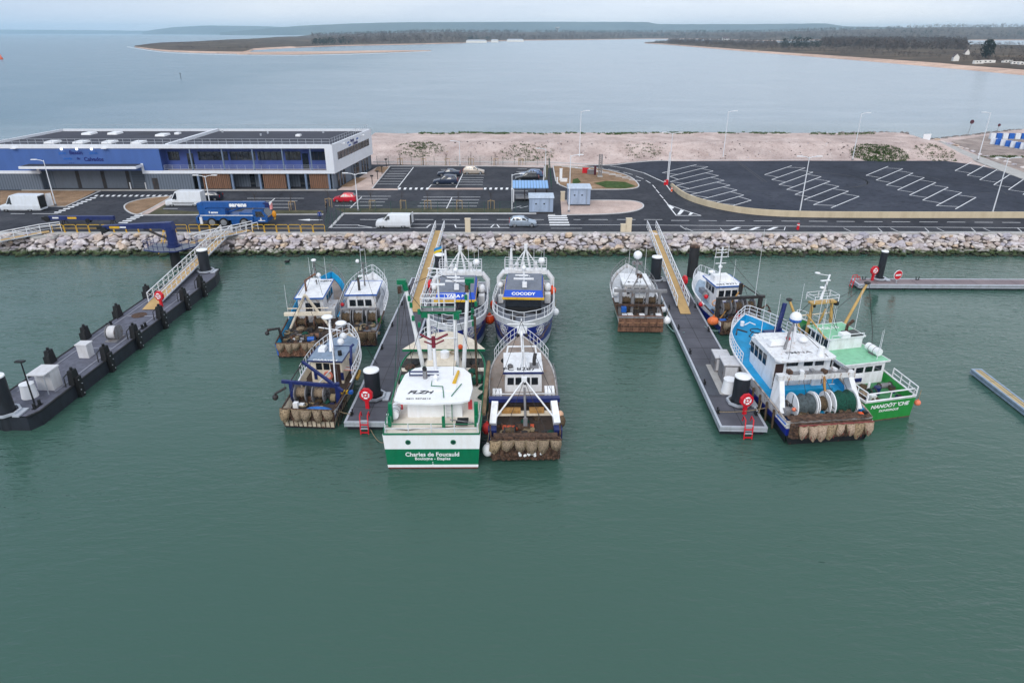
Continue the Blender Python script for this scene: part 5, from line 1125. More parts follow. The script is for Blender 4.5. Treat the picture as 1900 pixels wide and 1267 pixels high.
# --- the two sister trawlers, bows towards the camera
def sister(label, stern, bow, name, num, flag=False):
    b = Boat(label, stern, bow, 6.3); L = b.L
    WB = WHITE
    b.hull(2.3, 2.5, 4.0, [(.1, paint('navy antifouling', (28, 34, 66))), (.85, paint('pale grey boot top', (190, 196, 208), .4, wear=.06)), ('0.7', NAVYH), (None, WB)], DGREY, sw=.9, tm=.5, p=3.2, rake=.9, bul=.55, wl=.9, lt=.96, lp=.86, flare=1.1, inner=WB, tf=.4, fb=.65)
    b.rail(.3, .985, .95, 2, RAILW, 20, r=.035, post=2)
    m = MB()
    for t in (.5, .66, .8):
        for sd in (1, -1): q = b.surf(t, b.top(t), sd); m.box((q.x, q.y - sd * .1, q.z + .45), (.35, .06, .9), WHITE)
    b.part('rail_panel', m)
    for sd in (1, -1):
        b.hull_text(num, .55, .84, 2.65, sd, wide=1.0, shear=.3, slope=.09)
        m = MB(); YG = paint('gold stripe', (196, 164, 92), .5); rows = []
        for i in range(16):
            t = .3 + .62 * i / 15; z = 1.95 + .25 * t; rows.append([b.surf(t, z, sd) + V((.02, sd * .02, 0)), b.surf(t, z + .07, sd) + V((.02, sd * .02, 0))])
        m.loft(rows, YG)
        for z in (1.3, 1.5): m.loft([[b.surf(t, z, sd) + V((.02, sd * .02, 0)), b.surf(t, z + .06, sd) + V((.02, sd * .02, 0))] for t in (.82, .85, .88, .91, .94)], YG)
        m.loft([[b.surf(.86 - .03 * k, 1.5 + .25 * k, sd) + V((.02, sd * .02, 0)), b.surf(.84 - .03 * k, 1.5 + .25 * k, sd) + V((.02, sd * .02, 0))] for k in range(4)], YG)
        b.part('stripe', m)
        m = MB()
        for k in range(7):
            a = 2 * pi * k / 7; pts = [b.surf(.9 - .018 * (1 + math.cos(a) * .7) * 1.4 - .018 * math.cos(j) * .8, 2.35 + .42 * math.sin(a) * .7 + .3 * math.sin(j), sd) + V((.03, sd * .03, 0)) for j in [2 * pi * q / 8 for q in range(8)]]
            m.tube(pts, .02, WLET, 4, True)
        b.part('emblem', m)
    x0, x1 = L * .30, L * .62
    b.house(x0, x1, -1.85, 1.85, 1.9, 4.15, GLASS, DGREY, (.2, .4, .15), .14, lean=.25, name='wheelhouse', wins=[('f', 3, 3.1, 4.0, .05, .95), ('s', 5, 3.2, 4.0, .05, .95), ('p', 5, 3.2, 4.0, .05, .95), ('a', 3, 3.2, 4.0, .1, .9)], rim=YELLOW)
    w = b.w
    m = MB(); v = x1 + .65
    m.add([(v, -2.0, 4.3), (v, 2.0, 4.3), (v - .75, 1.8, 4.85), (v - .75, -1.8, 4.85)], [(0, 1, 2, 3)], ROYAL)
    for sd in (1, -1): m.add([(v, sd * 2.0, 4.3), (v - .75, sd * 1.8, 4.85), (x0, sd * 1.8, 4.85), (x0, sd * 2.0, 4.3)], [(0, 1, 2, 3)], ROYAL)
    m.add([(v - .75, -1.8, 4.85), (v - .75, 1.8, 4.85), (x0, 1.8, 4.85), (x0, -1.8, 4.85)], [(0, 1, 2, 3)], DGREY); m.build('visor', w)
    m = MB(); m.box((v + .04, 0, 4.26), (.14, 4.15, .2), YELLOW); m.build('lip', w)
    lettering(name, .46, WLET, w, (v - .36, 0, 4.6), (0, 1, 0), (-.75, 0, .55), bold=.03, wide=1.15)
    m = MB(); m.box((x1 + .1, 0, 2.1), (.3, 4.0, .1), WHITE); m.build('sill', w)
    m = MB(); m.box((x1 + .22, 0, 2.7), (.02, 3.5, .9), BLACK); m.build('front_panel', w)
    rz = 4.87
    m = MB(); m.rod((x1 - 1.2, 0, rz), (x1 - 1.4, 0, rz + 2.5), .14, WHITE, 8, .07); m.rod((x1 - 1.4, -.9, rz + 1.6), (x1 - 1.4, .9, rz + 1.6), .05, WHITE); b.part('mast', m)
    m = MB(); m.box((x1 - .9, 0, rz + .9), (.2, 2.0, .13), PLAST); m.box((x1 - .7, .1, rz + .35), (.4, .45, .5), PLAST); m.box((x1 - .8, -.2, rz + 1.3), (.15, 1.3, .1), PLAST); m.ball((x1 - 1.3, 0, rz + 1.9), .25, PLAST); b.part('radar', m)
    b.roof_text(num[3:], .4, x0 + 1.0, 0, WLET, aft=False, z=rz)
    for y in (-2.55, 2.45): m = MB(); m.cyl((x0 + .6, y, 2.3), .06, 1.2, WHITE, 8); m.ball((x0 + .6, y, 3.7), .33, PLAST, 12, 8); b.part('satellite_dome', m)
    # aft deck arch
    xa = 2.0
    m = MB()
    for sd in (1, -1): m.tube([(xa, sd * 2.95, 1.9), (xa, sd * 2.95, 3.3), (xa, sd * 2.3, 4.1)], .3, WHITE, 6)
    m.box((xa, 0, 4.15), (.9, 4.8, .5), WHITE, top=(.9, .96)); b.part('arch', m)
    m = MB()
    for z in (.55, 1.1): m.tube([(xa + .4, 2.3, 4.4 + z), (xa + .4, -2.3, 4.4 + z), (xa - .5, -2.3, 4.4 + z), (xa - .5, 2.3, 4.4 + z)], .04, RAILW, 5, True)
    for y in (2.3, .9, -.9, -2.3): m.rod((xa + .4, y, 4.4), (xa + .4, y, 5.5), .035, RAILW); m.rod((xa - .5, y, 4.4), (xa - .5, y, 5.5), .035, RAILW)
    b.part('arch_railing', m)
    m = MB(); yc = 0
    for sd in (1, -1): m.rod((xa, yc + sd * .5, 4.4), (xa - .1, yc, 6.9), .16, WHITE, 6, .09); m.rod((xa, yc + sd * 1.5, 4.4), (xa - .1, yc, 6.6), .06, WHITE, 6)
    m.box((xa - .1, yc, 6.9), (.3, .35, .5), WHITE); b.part('gilson_mast', m)
    m = MB(); m.rod((xa + .3, 1.75, 4.4), (xa + .3, 1.75, 5.1), .06, WHITE); m.ball((xa + .3, 1.75, 5.4), .38, PLAST, 12, 8); b.part('satellite_dome', m)
    m = MB(); m.cyl((xa, -1.6, 4.4), .26, 2.3, WHITE, 10, r2=.1); b.part('tripod', m)
    m = MB(); m.box((xa, 1.1, 4.8), (.4, .35, .8), WHITE); b.part('locker', m); m = MB(); m.box((xa, -.95, 4.7), (.4, .35, .6), WHITE); b.part('locker', m)
    b.aerials([(xa, .9, 5, 3.2), (xa + .3, 2.0, 5, 3.0), (x0, -1.7, 4.9, 2.4), (x0 + .3, 1.7, 4.9, 2.6)])
    b.drum(3.6, 1.2, 2.5, .75, 1.8, NETG, WHITE); b.drum(3.6, -1.2, 2.5, .75, 1.8, NETBR, WHITE)
    b.clutter(.4, L * .28, -2.5, 2.5, 1.8, 14, [NETG, NETBR, ORANGE, BLUE, GSTEEL, WHITE], hmax=.7)
    m = MB(); m.box((L * .42, 2.45, 2.9), (.8, .6, 1.0), WHITE); m.box((L * .42, -2.45, 2.7), (.5, .5, .8), WHITE); b.part('vent_housing', m)
    m = MB(); m.tube([(L * .8, -.8, 3.3), (L * .82, -.2, 3.6), (L * .8, .3, 3.3)], .1, DKSTEEL, 6); m.box((L * .82, -.9, 3.2), (.8, .5, .3), DKSTEEL); b.part('anchor_winch', m)
    m = MB(); m.tube([(L * .95, .2, 3.4), (L * .95, .2, 3.75), (L * .95, -.2, 3.75), (L * .95, -.2, 3.4)], .06, DKSTEEL); b.part('fairlead', m)
    m = MB(); m.ball((L * .36, 2.4, 3.6), .42, WHITE, 10, 7); b.part('floodlight', m)
    if flag:
        m = MB(); m.rod((xa + .4, -1.9, 4.4), (xa + .4, -1.9, 7.4), .04, RAILW); b.part('flag_pole', m)
        for k, mt in enumerate((paint('flag blue', (40, 140, 200)), paint('flag yellow', (236, 208, 50)))):
            m = MB(); m.loft([[(xa + .4 + .1 * math.sin(i), -1.95 - .14 * i, 7.3 - .3 * k - .06 * i), (xa + .4 + .1 * math.sin(i + .5), -1.95 - .14 * i, 7.0 - .3 * k - .06 * i)] for i in range(7)], mt); b.part('flag', m)
    return b
sister('blue and white trawler with visor lettered YARA F, bow towards the green trawler', (-5.65, 73.6), (-5.55, 56.9), 'YARA F', 'CN 932806', True)
sister('blue and white trawler with visor lettered COCODY, right of its sister boat', (1.6, 74.2), (.85, 57.6), 'COCODY', 'CN 935812')
# --- grey white trawler with a rusty stern left of the right gangway
b = Boat('grey white trawler with a rusty brown stern left of the right gangway', (13.2, 64.7), (13.6, 77.6), 5.0)
b.hull(1.65, 1.9, 3.2, [(.2, BLKH), ('0.7', paint('pale green grey hull', (188, 200, 190), .5, wear=.15, rust=.2)), (None, WHITEW)], BROWNDK, sw=.93, tm=.5, p=2.3, bul=.6, tf=.3, fb=.25, inner=WHITEW, cap_aft=RUST)
b.rail(.5, .985, .9, 2, GSTEEL, 10)
b.fore_sheet(.31, .97, paint('pale grey deck', (0, 0, 0)))
b.house(4.0, 7.2, -1.3, 1.4, 1.4, 3.7, WHITEW, WHITE, (.2, .3, .15), .14, wins=[('a', 3, 2.7, 3.4, .1, .9), ('s', 3, 2.8, 3.5, .2, .95), ('p', 3, 2.8, 3.5, .2, .95), ('f', 3, 2.8, 3.5, .05, .95)])
b.roof_text('6 - 21', .6, 4.6, .2, BLK, wide=1.1)
m = MB(); m.prism([(7.4, -1.2), (9, -.8), (9, .8), (7.4, 1.2)], 2.2, 3.2, WHITEW); b.part('fore_cabin', m)
m = MB(); m.rod((7.0, -.3, 3.8), (7.0, -.3, 5.6), .12, GSTEEL, 8); m.box((7, -.3, 5.2), (.4, 1.1, .3), GSTEEL); b.part('mast', m)
m = MB(); m.ball((7.0, -.3, 6.1), .48, PLAST, 12, 9); b.part('satellite_dome', m)
b.aerials([(7.0, .6, 3.9, 3.4), (7.0, -1.2, 3.9, 3.6), (5.5, 1.2, 3.8, 2.2)])
m = MB(); m.ball((4.9, 2.1, 2.6), .5, PLAST, 12, 8, (1, .8, 1)); b.part('life_raft', m)
m = MB(); m.box((1.6, 0, 3.95), (.35, 5.4, .28), GSTEEL); b.part('gantry_beam', m)
for y in (2.0, .75, -.75, -2.0): m = MB(); m.box((1.6, y, 2.4), (.3, .28, 3.0), GSTEEL); b.part('gantry_leg', m)
m = MB(); m.rod((1.6, .9, 4.1), (2.4, 0, 5.6), .08, GSTEEL); m.rod((1.6, -.9, 4.1), (2.4, 0, 5.6), .08, GSTEEL); m.rod((2.4, 0, 5.6), (4.5, .1, 3.7), .06, GSTEEL); m.box((2.4, .1, 5.3), (.4, .5, .4), RUST); b.part('a_frame', m)
m = MB(); m.box((1.2, 0, 2.5), (.25, 5.0, .2), RUST); b.part('cross_beam', m)
for y in (1.3, 0, -1.3): b.drum(2.5, y, 2.6, .6, .9, NETBR, GSTEEL)
m = MB(); m.box((2.2, .1, 3.2), (.08, 1.8, .5), paint('white board', (224, 226, 230))); b.part('board', m)
m = MB(); m.box((.8, 1.7, 2.2), (.5, .5, .5), BLUE); b.part('crate', m)
for x, y in ((.6, 1.6), (.7, 1.0), (.6, -.2), (.7, -1.9)): CRATE(b, x, y, 1.1, PLAST, 2)
b.clutter(.3, 3.8, -2.1, 2.1, 1.1, 26, GRBOX); b.wires([((7, -.3, 5.6), (1.6, 2, 4)), ((7, -.3, 5.6), (1.6, -2, 4)), ((2.4, 0, 5.6), (.2, .3, 1.8)), ((7, -.3, 5.6), (12.4, 0, 4)), ((1.6, .6, 3.9), (.5, .5, 1.5))])
m = MB(); m.box((-.12, 0, 1.0), (.3, 4.6, 1.7), RUSTL, top=(.8, .98)); 
for k in range(6): m.box((-.3, -2 + .8 * k, 1.15), (.08, .55, .12), paint('tan plate', (150, 112, 86), .8))
m.box((-.25, 0, 1.75), (.2, 4.7, .14), GSTEEL); m.box((-.28, 0, .75), (.1, 4.6, .1), RUST); b.part('stern_ramp', m)
# --- white and blue trawler right of the right pontoon
b = Boat('white and blue trawler with rusty gantry gear right of the right gangway', (23.3, 64.2), (21.7, 75.6), 4.7)
b.hull(1.5, 1.6, 2.9, [(.15, BLKH), (1.0, NAVYH), ('0.3', WHB), (None, WHITE)], paint('pale blue deck', (150, 170, 190), .7, wear=.15), sw=.94, tm=.5, p=2.4, bul=.6, tf=.42, fb=.75, inner=WHITE, cap_aft=RUST)
b.rail(.72, .985, .9, 1, RAILW, 8)
b.house(4.3, 7.4, -1.75, .95, 1.1, 3.6, WHITE, WHITE, (.2, .4, .2), .12, rim=BLUE, wins=[('a', 3, 2.5, 3.2, .1, .95), ('p', 3, 2.6, 3.3, .2, .95), ('s', 3, 2.6, 3.3, .2, .95), ('f', 3, 2.6, 3.3, .05, .95)])
b.roof_text('CN 9271', .55, 4.75, -.3, BLK, wide=1.15)
m = MB(); m.box((4.27, -.3, 1.5), (.04, 2.4, .8), ROYAL); b.part('lower_panel', m, b.w)
m = MB(); m.box((6.3, -.2, 4.0), (1.3, 1.9, .6), WHITE, top=(.8, .9)); b.part('flying_bridge', m)
m = MB(); m.rod((6.8, -.3, 4.2), (6.8, -.3, 7.2), .09, WHITE, 8)
for z, hw in ((5.4, .6), (6.1, .8), (6.6, .6), (6.9, .4)): m.rod((6.8, -.3 - hw, z), (6.8, -.3 + hw, z), .05, WHITE)
m.rod((6.8, .4, 6.1), (6.8, .4, 7.1), .03, WHITE); m.rod((6.8, -1.0, 6.1), (6.8, -1.0, 7.3), .03, WHITE); b.part('mast', m)
m = MB(); m.ball((7.3, .4, 4.3), .4, PLAST, 12, 6, (1, 1, .45)); m.ball((6.8, -.3, 5.0), .22, PLAST); b.part('radar_dome', m)
b.aerials([(5.8, -1.5, 3.7, 2.4), (6.0, .8, 3.7, 2.6), (1.6, -2.0, 3.0, 7.5)])
m = MB(); m.box((6.5, 1.5, 2.4), (1.2, .5, .5), DGREY); m.ball((5.6, 1.5, 2.3), .35, GSTEEL); m.ball((5.3, 1.6, 2.2), .25, RED); b.part('deck_gear', m)
m = MB(); m.box((1.5, -.4, 3.4), (.3, 5.2, .25), DKSTEEL); b.part('gantry_beam', m)
for y in (2.0, -2.6): m = MB(); m.box((1.5, y, 2.2), (.35, .35, 2.6), DKSTEEL); b.part('gantry_leg', m)
m = MB(); m.rod((1.4, 1.6, 1.2), (2.4, -1.0, 4.4), .08, paint('ochre', (0, 0, 0)), 6); m.rod((2.4, -1, 4.4), (1.5, -2.4, 3.5), .07, DKSTEEL); m.box((2.2, -.6, 4.1), (.3, .3, 1.2), DKSTEEL); b.part('derrick', m)
for y in (1.0, -.3, -1.6): b.drum(1.9, y, 2.3, .75, .8, NETBR, GSTEEL)
m = MB(); m.box((.7, -.6, 1.35), (.6, 1.8, .35), paint('dark red tray', (150, 40, 38), .6)); b.part('tray', m)
m = MB(); m.tube([(1.2, -2.4, 2.0), (1.1, -3.2, 2.6), (1.0, -3.5, 2.2)], .1, RUST); m.ball((1.0, -3.5, 1.9), .2, RUST); b.part('davit', m)
b.clutter(.3, 4.1, -2.1, 2.0, .95, 32, GRBOX + [RED, BLUE], hmax=.8); b.wires([((6.8, -.3, 6.9), (1.5, 2, 3.5)), ((6.8, -.3, 6.9), (1.5, -2.6, 3.5)), ((2.4, -1, 4.4), (.2, .5, 1.6)), ((2.4, -1, 4.4), (.2, -1.8, 1.6)), ((6.8, -.3, 6.8), (11, 0, 3.6))])
b.mat_(-.02, .1, 1.4, -2.1, 2.1, RUST, .2); b.bags(-.15, 1.5, -.9, 2.0, 3, .6); b.bags(-.15, 1.5, -2.1, -1.0, 1, .6)
m = MB(); m.ring((3.6, 1.3, 2.1), .3, .09, paint('peach float', (214, 170, 140)), (1, 0, 0)); b.part('lifebuoy', m)
# --- blue decked white trawler at the right pontoon
b = Boat('big white trawler with a bright blue foredeck and green net drums at the right pontoon', (23.65, 43.9), (21.9, 59.6), 7.2)
b.hull(2.0, 2.5, 4.1, [(.8, BLKH), (1.4, NAVYH), (None, WHITEW)], LBLUE, sw=.94, tm=.5, p=2.7, bul=.5, rake=1.1, tf=.52, fb=.45, wl=.85, inner=LBLUE, cap=WHITE, cap_aft=paint('rusty white', (176, 166, 158), .6, wear=.25, rust=.45))
b.rail(.5, .985, 1.0, 3, RAILW, 16, r=.035)
w = b.house(4.9, 8.9, -2.4, 2.35, 2.0, 4.7, WHITE, WHB, (.15, .1, .1), .16, lean=.5, roofpoly=[(4.3, -2.2), (4.6, -2.55), (8.9, -2.3), (9.6, -1.5), (9.7, 1.5), (8.9, 2.3), (4.6, 2.5), (4.2, 2.2)], wins=[('a', 1, 4.05, 4.45, .56, .82), ('a', 2, 4.0, 4.5, .1, .5), ('p', 4, 3.5, 4.4, .3, 1.0), ('s', 4, 3.5, 4.4, .3, 1.0), ('f', 5, 3.5, 4.4, .03, .97)])
m = MB(); m.quad((4.86, 1.55, 2.2), (4.86, 2.25, 2.2), (4.86, 2.25, 4.3), (4.86, 1.55, 4.3), paint('brown doorway', (0, 0, 0))); b.part('doorway', m, w)
b.roof_text('FMNA', .55, 5.6, .1, GSTEEL, wide=1.5, bold=.01)
b.hull_text('BLANC', .3, .5, 2.15, 1, BLK, shear=0); b.hull_text('KAHUA', .3, .36, 1.75, 1, BLK, shear=0)
m = MB(); m.tube([(6.3, .9, 4.86), (6.3, .9, 5.2), (7.0, .4, 5.3), (7.3, .2, 5.8), (8.3, -.7, 6.2)], .12, GSTEEL, 8); b.part('mast_arm', m)
m = MB(); m.ball((8.4, -.8, 6.7), .5, PLAST, 12, 9); m.ball((8.4, -.8, 6.55), .51, BLUE, 12, 9, (1, 1, .6)); b.part('satellite_dome', m)
m = MB(); m.box((7.2, 1.2, 5.1), (.7, 1.4, .35), PLAST, top=(.8, .8)); m.box((7.7, 1.5, 5.3), (.2, 1.3, .1), WHITE); m.rod((7.6, -.6, 4.9), (8.2, -.7, 6.3), .06, WHITE); b.part('radar', m)
m = MB(); m.ball((7.4, -1.2, 5.15), .42, PLAST, 12, 7, (1, 1, .6)); b.part('dome_cover', m); m = MB(); m.cyl((5.0, -1.45, 4.86), .28, .7, PLAST, 12, r2=.22); b.part('vent', m); m = MB(); m.ball((7.2, .25, 5.4), .2, RED, 8, 6); b.part('beacon', m)
b.aerials([(9.2, 1.6, 4.9, 3.2), (9.2, .4, 4.9, 3.6), (9.0, -1.4, 4.9, 4.5), (6.5, -2.2, 4.9, 4.5), (7.5, -2.3, 4.9, 5.0), (5.6, -2.3, 4.9, 3.8)])
m = MB(); m.box((11.6, -1.2, 4.0), (.5, .5, .9), NAVY); m.rod((11.6, -1.2, 4.3), (11.9, -1.6, 6.6), .2, NAVY, 8); m.rod((11.3, -.9, 4.3), (11.9, -1.5, 6.3), .1, NAVY); m.box((11.2, -.7, 3.9), (1.2, 1.6, .5), NAVY); b.part('deck_crane', m)
m = MB(); m.ring((12.6, .3, 3.75), .5, .05, BLACK); m.tube([(12.0, 2.4, 3.75), (13.0, 1.9, 3.8), (12.4, 1.2, 3.75)], .08, DKSTEEL); m.tube([(13.9, .8, 3.8), (14.2, .2, 3.9), (13.8, -.2, 3.8)], .06, RAILW); m.cyl((14.0, 1.0, 3.7), .18, .4, PLAST, 10); b.part('mooring_gear', m)
m = MB(); m.tube([(12.5, .6, 3.72), (11.6, 1.4, 3.7), (10.8, 1.1, 3.7), (10.2, 1.9, 3.7), (9.6, 1.6, 3.7), (9.2, 2.4, 3.65)], .04, BLACK, 5); m.tube([(11.4, -.2, 3.72), (10.6, .3, 3.7), (10.9, .9, 3.7)], .035, NETBR, 5); b.part('hose', m)
m = MB(); m.box((9.9, 1.7, 4.1), (1.2, .3, 1.2), WHITE, top=(.4, 1), sh=(-.2, 0)); b.part('breakwater', m)
m = MB(); m.add([(1.2, 3.3, 2.0), (1.2, 2.9, 2.0), (3.0, 3.3, 2.2), (3.0, 2.9, 2.2), (2.6, 3.0, 4.0), (2.6, 2.6, 4.0), (3.4, 3.0, 4.0), (3.4, 2.6, 4.0)], [(0, 1, 5, 4), (1, 3, 7, 5), (3, 2, 6, 7), (2, 0, 4, 6), (4, 5, 7, 6)], WHITE); b.part('gantry_leg', m)
m = MB(); m.add([(1.2, -3.3, 2.0), (1.2, -2.9, 2.0), (3.0, -3.3, 2.2), (3.0, -2.9, 2.2), (2.6, -3.0, 4.0), (2.6, -2.6, 4.0), (3.4, -3.0, 4.0), (3.4, -2.6, 4.0)], [(0, 4, 5, 1), (1, 5, 7, 3), (3, 7, 6, 2), (2, 6, 4, 0), (4, 6, 7, 5)], WHITE); b.part('gantry_leg', m)
m = MB(); m.box((2.9, 0, 4.2), (.55, 6.2, .42), WHITEW); m.box((2.9, -.3, 4.45), (.4, 4.4, .14), GSTEEL); m.rod((2.7, -.6, 4.2), (1.6, -.5, 2.2), .1, paint('ochre', (0, 0, 0))); b.part('gantry_beam', m)
b.drum(1.75, 1.35, 2.35, .95, 1.5, paint('grey net cover', (78, 88, 92), .9, wear=.3, scale=4, streak=False), WHITE, .85); b.drum(1.75, -.05, 2.35, .9, .8, NETBR, WHITE, .6); b.drum(1.75, -1.7, 2.35, 1.0, 1.7, NETG, WHITE, .9)
m = MB(); m.box((1.35, 2.75, 2.0), (.5, .5, .7), GSTEEL, .3); m.ball((1.2, 2.25, 2.3), .16, paint('salmon float', (232, 128, 98))); m.ball((1.15, 2.0, 2.2), .14, paint('salmon float', (0, 0, 0))); b.part('hydraulic_motor', m)
for y in (3.0, -3.0): m = MB(); m.box((.75, y, 1.75), (1.4, .85, .1), BLUE); m.box((.75, y, 1.66), (1.5, .95, .1), WHITEW); b.part('stern_platform', m)
m = MB(); m.ball((.3, -2.6, 2.0), .28, ORANGE); m.box((.3, -2.9, 2.1), (.3, .3, .5), BLACK); b.part('marker_buoy', m)
m = MB(); m.box((3.9, 0, 2.4), (.8, 4.2, .5), LBLUE); m.box((4.3, -1.0, 2.9), (.5, .8, .5), WHITE); b.part('hatch', m)
m = MB()
for z in (.5, 1.0): m.rod((4.2, 2.6, 2.1 + z), (4.2, -2.6, 2.1 + z), .035, RAILW)
b.part('aft_rail', m)
b.wires([((8.3, -.7, 6.2), (2.9, 2.4, 4.4)), ((8.3, -.7, 6.2), (2.9, -2.4, 4.4)), ((8.3, -.7, 6.3), (15, 0, 5.0)), ((2.9, 1, 4.3), (1.7, 1.2, 3.3)), ((2.9, -.4, 4.3), (.2, -.3, 1.8)), ((2.9, -.6, 4.3), (.6, -1.6, 2.0)), ((2.9, -2, 4.3), (.2, -2.6, 1.9))])
for k in range(6): m = MB(); m.box((2.9 + R.uniform(-.2, .2), -2.4 + .9 * k, 4.55), (.45, .3, .3), [GSTEEL, WHITEW, RUST][k % 3], R.uniform(-.4, .4)); m.rod((2.9, -2.4 + .9 * k, 4.4), (2.6, -2.2 + .9 * k, 3.6), .05, GSTEEL, 5); b.part('gantry_winch', m)
b.clutter(.4, 3.6, -2.9, 2.9, 1.7, 24, [RUST, GSTEEL, NETG, WHITE, NETBR], hmax=.5)
m = MB(); m.box((-.1, -.2, 1.3), (.5, 6.2, .5), RUST)
for k in range(15): m.rod((-.4, -3.2 + .43 * k, 1.0), (.6, -3.2 + .43 * k, 2.15), .04, RUST, 4)
for q in (-.1, .25, .6): m.rod((q, -3.3, 1.45 + q * .9), (q, 2.9, 1.45 + q * .9), .05, RUST, 4)
b.part('dredge_rack', m)
m = MB(); rows = []
for i in range(9): rows.append([(-.3 + .22 * i, y, 2.02 + R.uniform(-.05, .1) + (.12 if i < 5 else -.1 * (i - 4))) for y in [-3.3 + .25 * k for k in range(27)]])
m.loft(rows, RUST, sm=False); b.part('chain_mat', m)
b.mat_(-.25, .75, 2.0, -3.2, 3.2, RUST, .25); b.bags(-.5, 1.95, -3.1, 2.7, 8, 1.0, paint('pale brown net', (186, 162, 142), .95, wear=.35, scale=9, streak=False), paint('oxide bar', (128, 58, 56), .7, wear=.2))
for k in range(7): t = .12 + .075 * k; q = b.surf(t, 1.4, 1); m = MB(); m.rod((q.x, q.y + .1, .3), (q.x - .1, q.y + .25, 2.0), .09, NETBR, 6); b.part('fender_rope', m)
# --- green trawler behind it
b = Boat('green trawler with a pale green roof and ochre derricks outside the blue decked trawler', (29.9, 47.2), (26.9, 60.0), 5.2)
LGREEN = paint('pale green roof', (134, 196, 160), .6, wear=.1, streak=False)
b.hull(1.9, 2.0, 3.7, [(.1, BROWN), ('0.15', GREENB), (None, WHITE)], paint('green deck', (64, 128, 84), .7, wear=.2), sw=.9, tm=.5, p=2.4, bul=.7, tf=.5, fb=.3, inner=GREENB, cap=WHITE)
b.stern_text('NANOÖT \'CHE', .44, 1.32, shear=.2, bold=.03, wide=1.15); b.stern_text('DUNKERQUE', .26, .9, shear=.2, bold=.02, wide=1.15)
b.house(3.4, 7.2, -2.0, 2.0, 1.3, 3.4, WHITE, LGREEN, (.25, .3, .15), .12, rim=WHITE, wins=[('a', 4, 2.55, 3.05, .05, .95), ('p', 3, 2.5, 3.1, .1, .9), ('s', 3, 2.5, 3.1, .1, .9)])
w1 = b.w
m = MB(); m.box((3.33, .5, 2.0), (.1, .9, .7), WHITE, top=(1, .9)); m.box((3.26, .5, 1.95), (.06, .7, .35), NAVY); b.part('locker', m, w1)
b.raft(4.6, -1.6, 3.5, 'x', .33, 1.4)
b.house(6.0, 8.6, -1.6, 1.7, 3.5, 4.5, WHITE, LGREEN, (.1, .4, .1), .1, rim=WHITE, name='upper_bridge', wins=[('p', 4, 3.7, 4.35, .05, .95), ('f', 4, 3.7, 4.35, .05, .95), ('s', 4, 3.7, 4.35, .05, .95)])
b.roof_text('FGL16', .6, 8.1, .3, WLET, wide=1.2, bold=.03)
m = MB(); m.box((6.6, -.9, 4.65), (1.2, 1.3, .08), paint('dark mat', (60, 66, 66))); b.part('roof_hatch', m, b.w)
m = MB(); m.tube([(7.0, -.6, 4.6), (7.0, -.6, 5.2), (7.1, -1.2, 5.6)], .14, RUST, 8); b.part('exhaust', m)
m = MB(); m.box((6.2, .2, 4.75), (.6, .8, .4), PLAST); b.part('box', m)
m = MB(); m.rod((5.9, -1.5, 4.9), (5.9, 1.6, 4.9), .035, RAILW); [m.rod((5.9, y, 4.4), (5.9, y, 4.9), .03, RAILW) for y in (-1.5, 0, 1.6)]; b.part('roof_rail', m)
b.aerials([(8.2, .9, 4.6, 1.8), (8.4, -.4, 4.6, 1.8), (7.2, -1.6, 4.6, 3.6), (4.2, -1.9, 3.5, 2.4), (3.6, -1.2, 3.5, 2.6)])
b.rail(.0, .22, .8, 2, WHITE, 3, r=.05, bow=False, name='side_rail')
m = MB(); m.tube([(.1, 2.1, 1.9), (.1, 2.1, 2.5), (.1, -2.1, 2.5), (.1, -2.1, 1.9)], .06, WHITE); m.rod((.1, 0, 1.9), (.1, 0, 2.5), .05, WHITE); b.part('stern_rail', m)
m = MB(); m.cyl((1.9, -.3, 1.25), .28, .7, NAVY, 12); b.part('barrel', m)
m = MB(); m.cyl((2.2, .3, 1.25), .1, 1.0, PLAST, 8); m.box((1.0, .8, 1.5), (.3, .5, .6), PLAST); b.part('post', m)
b.clutter(.4, 3.1, -2.0, 2.0, 1.25, 18, [NETG, NETBR, GSTEEL, NAVY, DKSTEEL], hmax=.55)
OZ0 = len(bpy.data.objects)
DER0 = set(b.o.children)
# derricks
OCH = paint('ochre mast', (196, 160, 96), .5, wear=.12, rust=.1)
m = MB()
for y, xb in ((1.3, 9.6), (-1.3, 9.6)): m.rod((xb, y, 2.6), (xb + .3, y * .75, 9.0), .16, OCH, 8, .13)
m.box((9.9, 0, 9.0), (.6, 2.5, .28), OCH); m.rod((9.3, 0, 8.2), (9.9, 0, 5.0), .1, OCH); b.part('goal_post_mast', m)
m = MB()
for z in (9.9, 10.5): m.tube([(9.4, 1.2, z), (9.4, -1.2, z), (10.6, -1.2, z), (10.6, 1.2, z)], .04, RAILW, 4, True)
for x, y in ((9.4, 1.2), (9.4, 0), (9.4, -1.2), (10.6, -1.2), (10.6, 0), (10.6, 1.2)): m.rod((x, y, 9.2), (x, y, 10.5), .035, RAILW)
b.part('crow_platform', m)
m = MB(); m.rod((10.2, 0, 9.2), (10.5, -.7, 13.6), .13, WHITE, 8, .08); m.rod((10.5, -.7, 13.4), (10.5, .5, 13.9), .06, WHITE); m.ball((10.5, .6, 14.1), .25, PLAST, 8, 6, (1, 1, .5)); m.box((10.3, -.2, 12.7), (.2, .9, .14), PLAST); m.ball((10.3, 0, 11.4), .22, PLAST, 8, 6); b.part('top_mast', m)
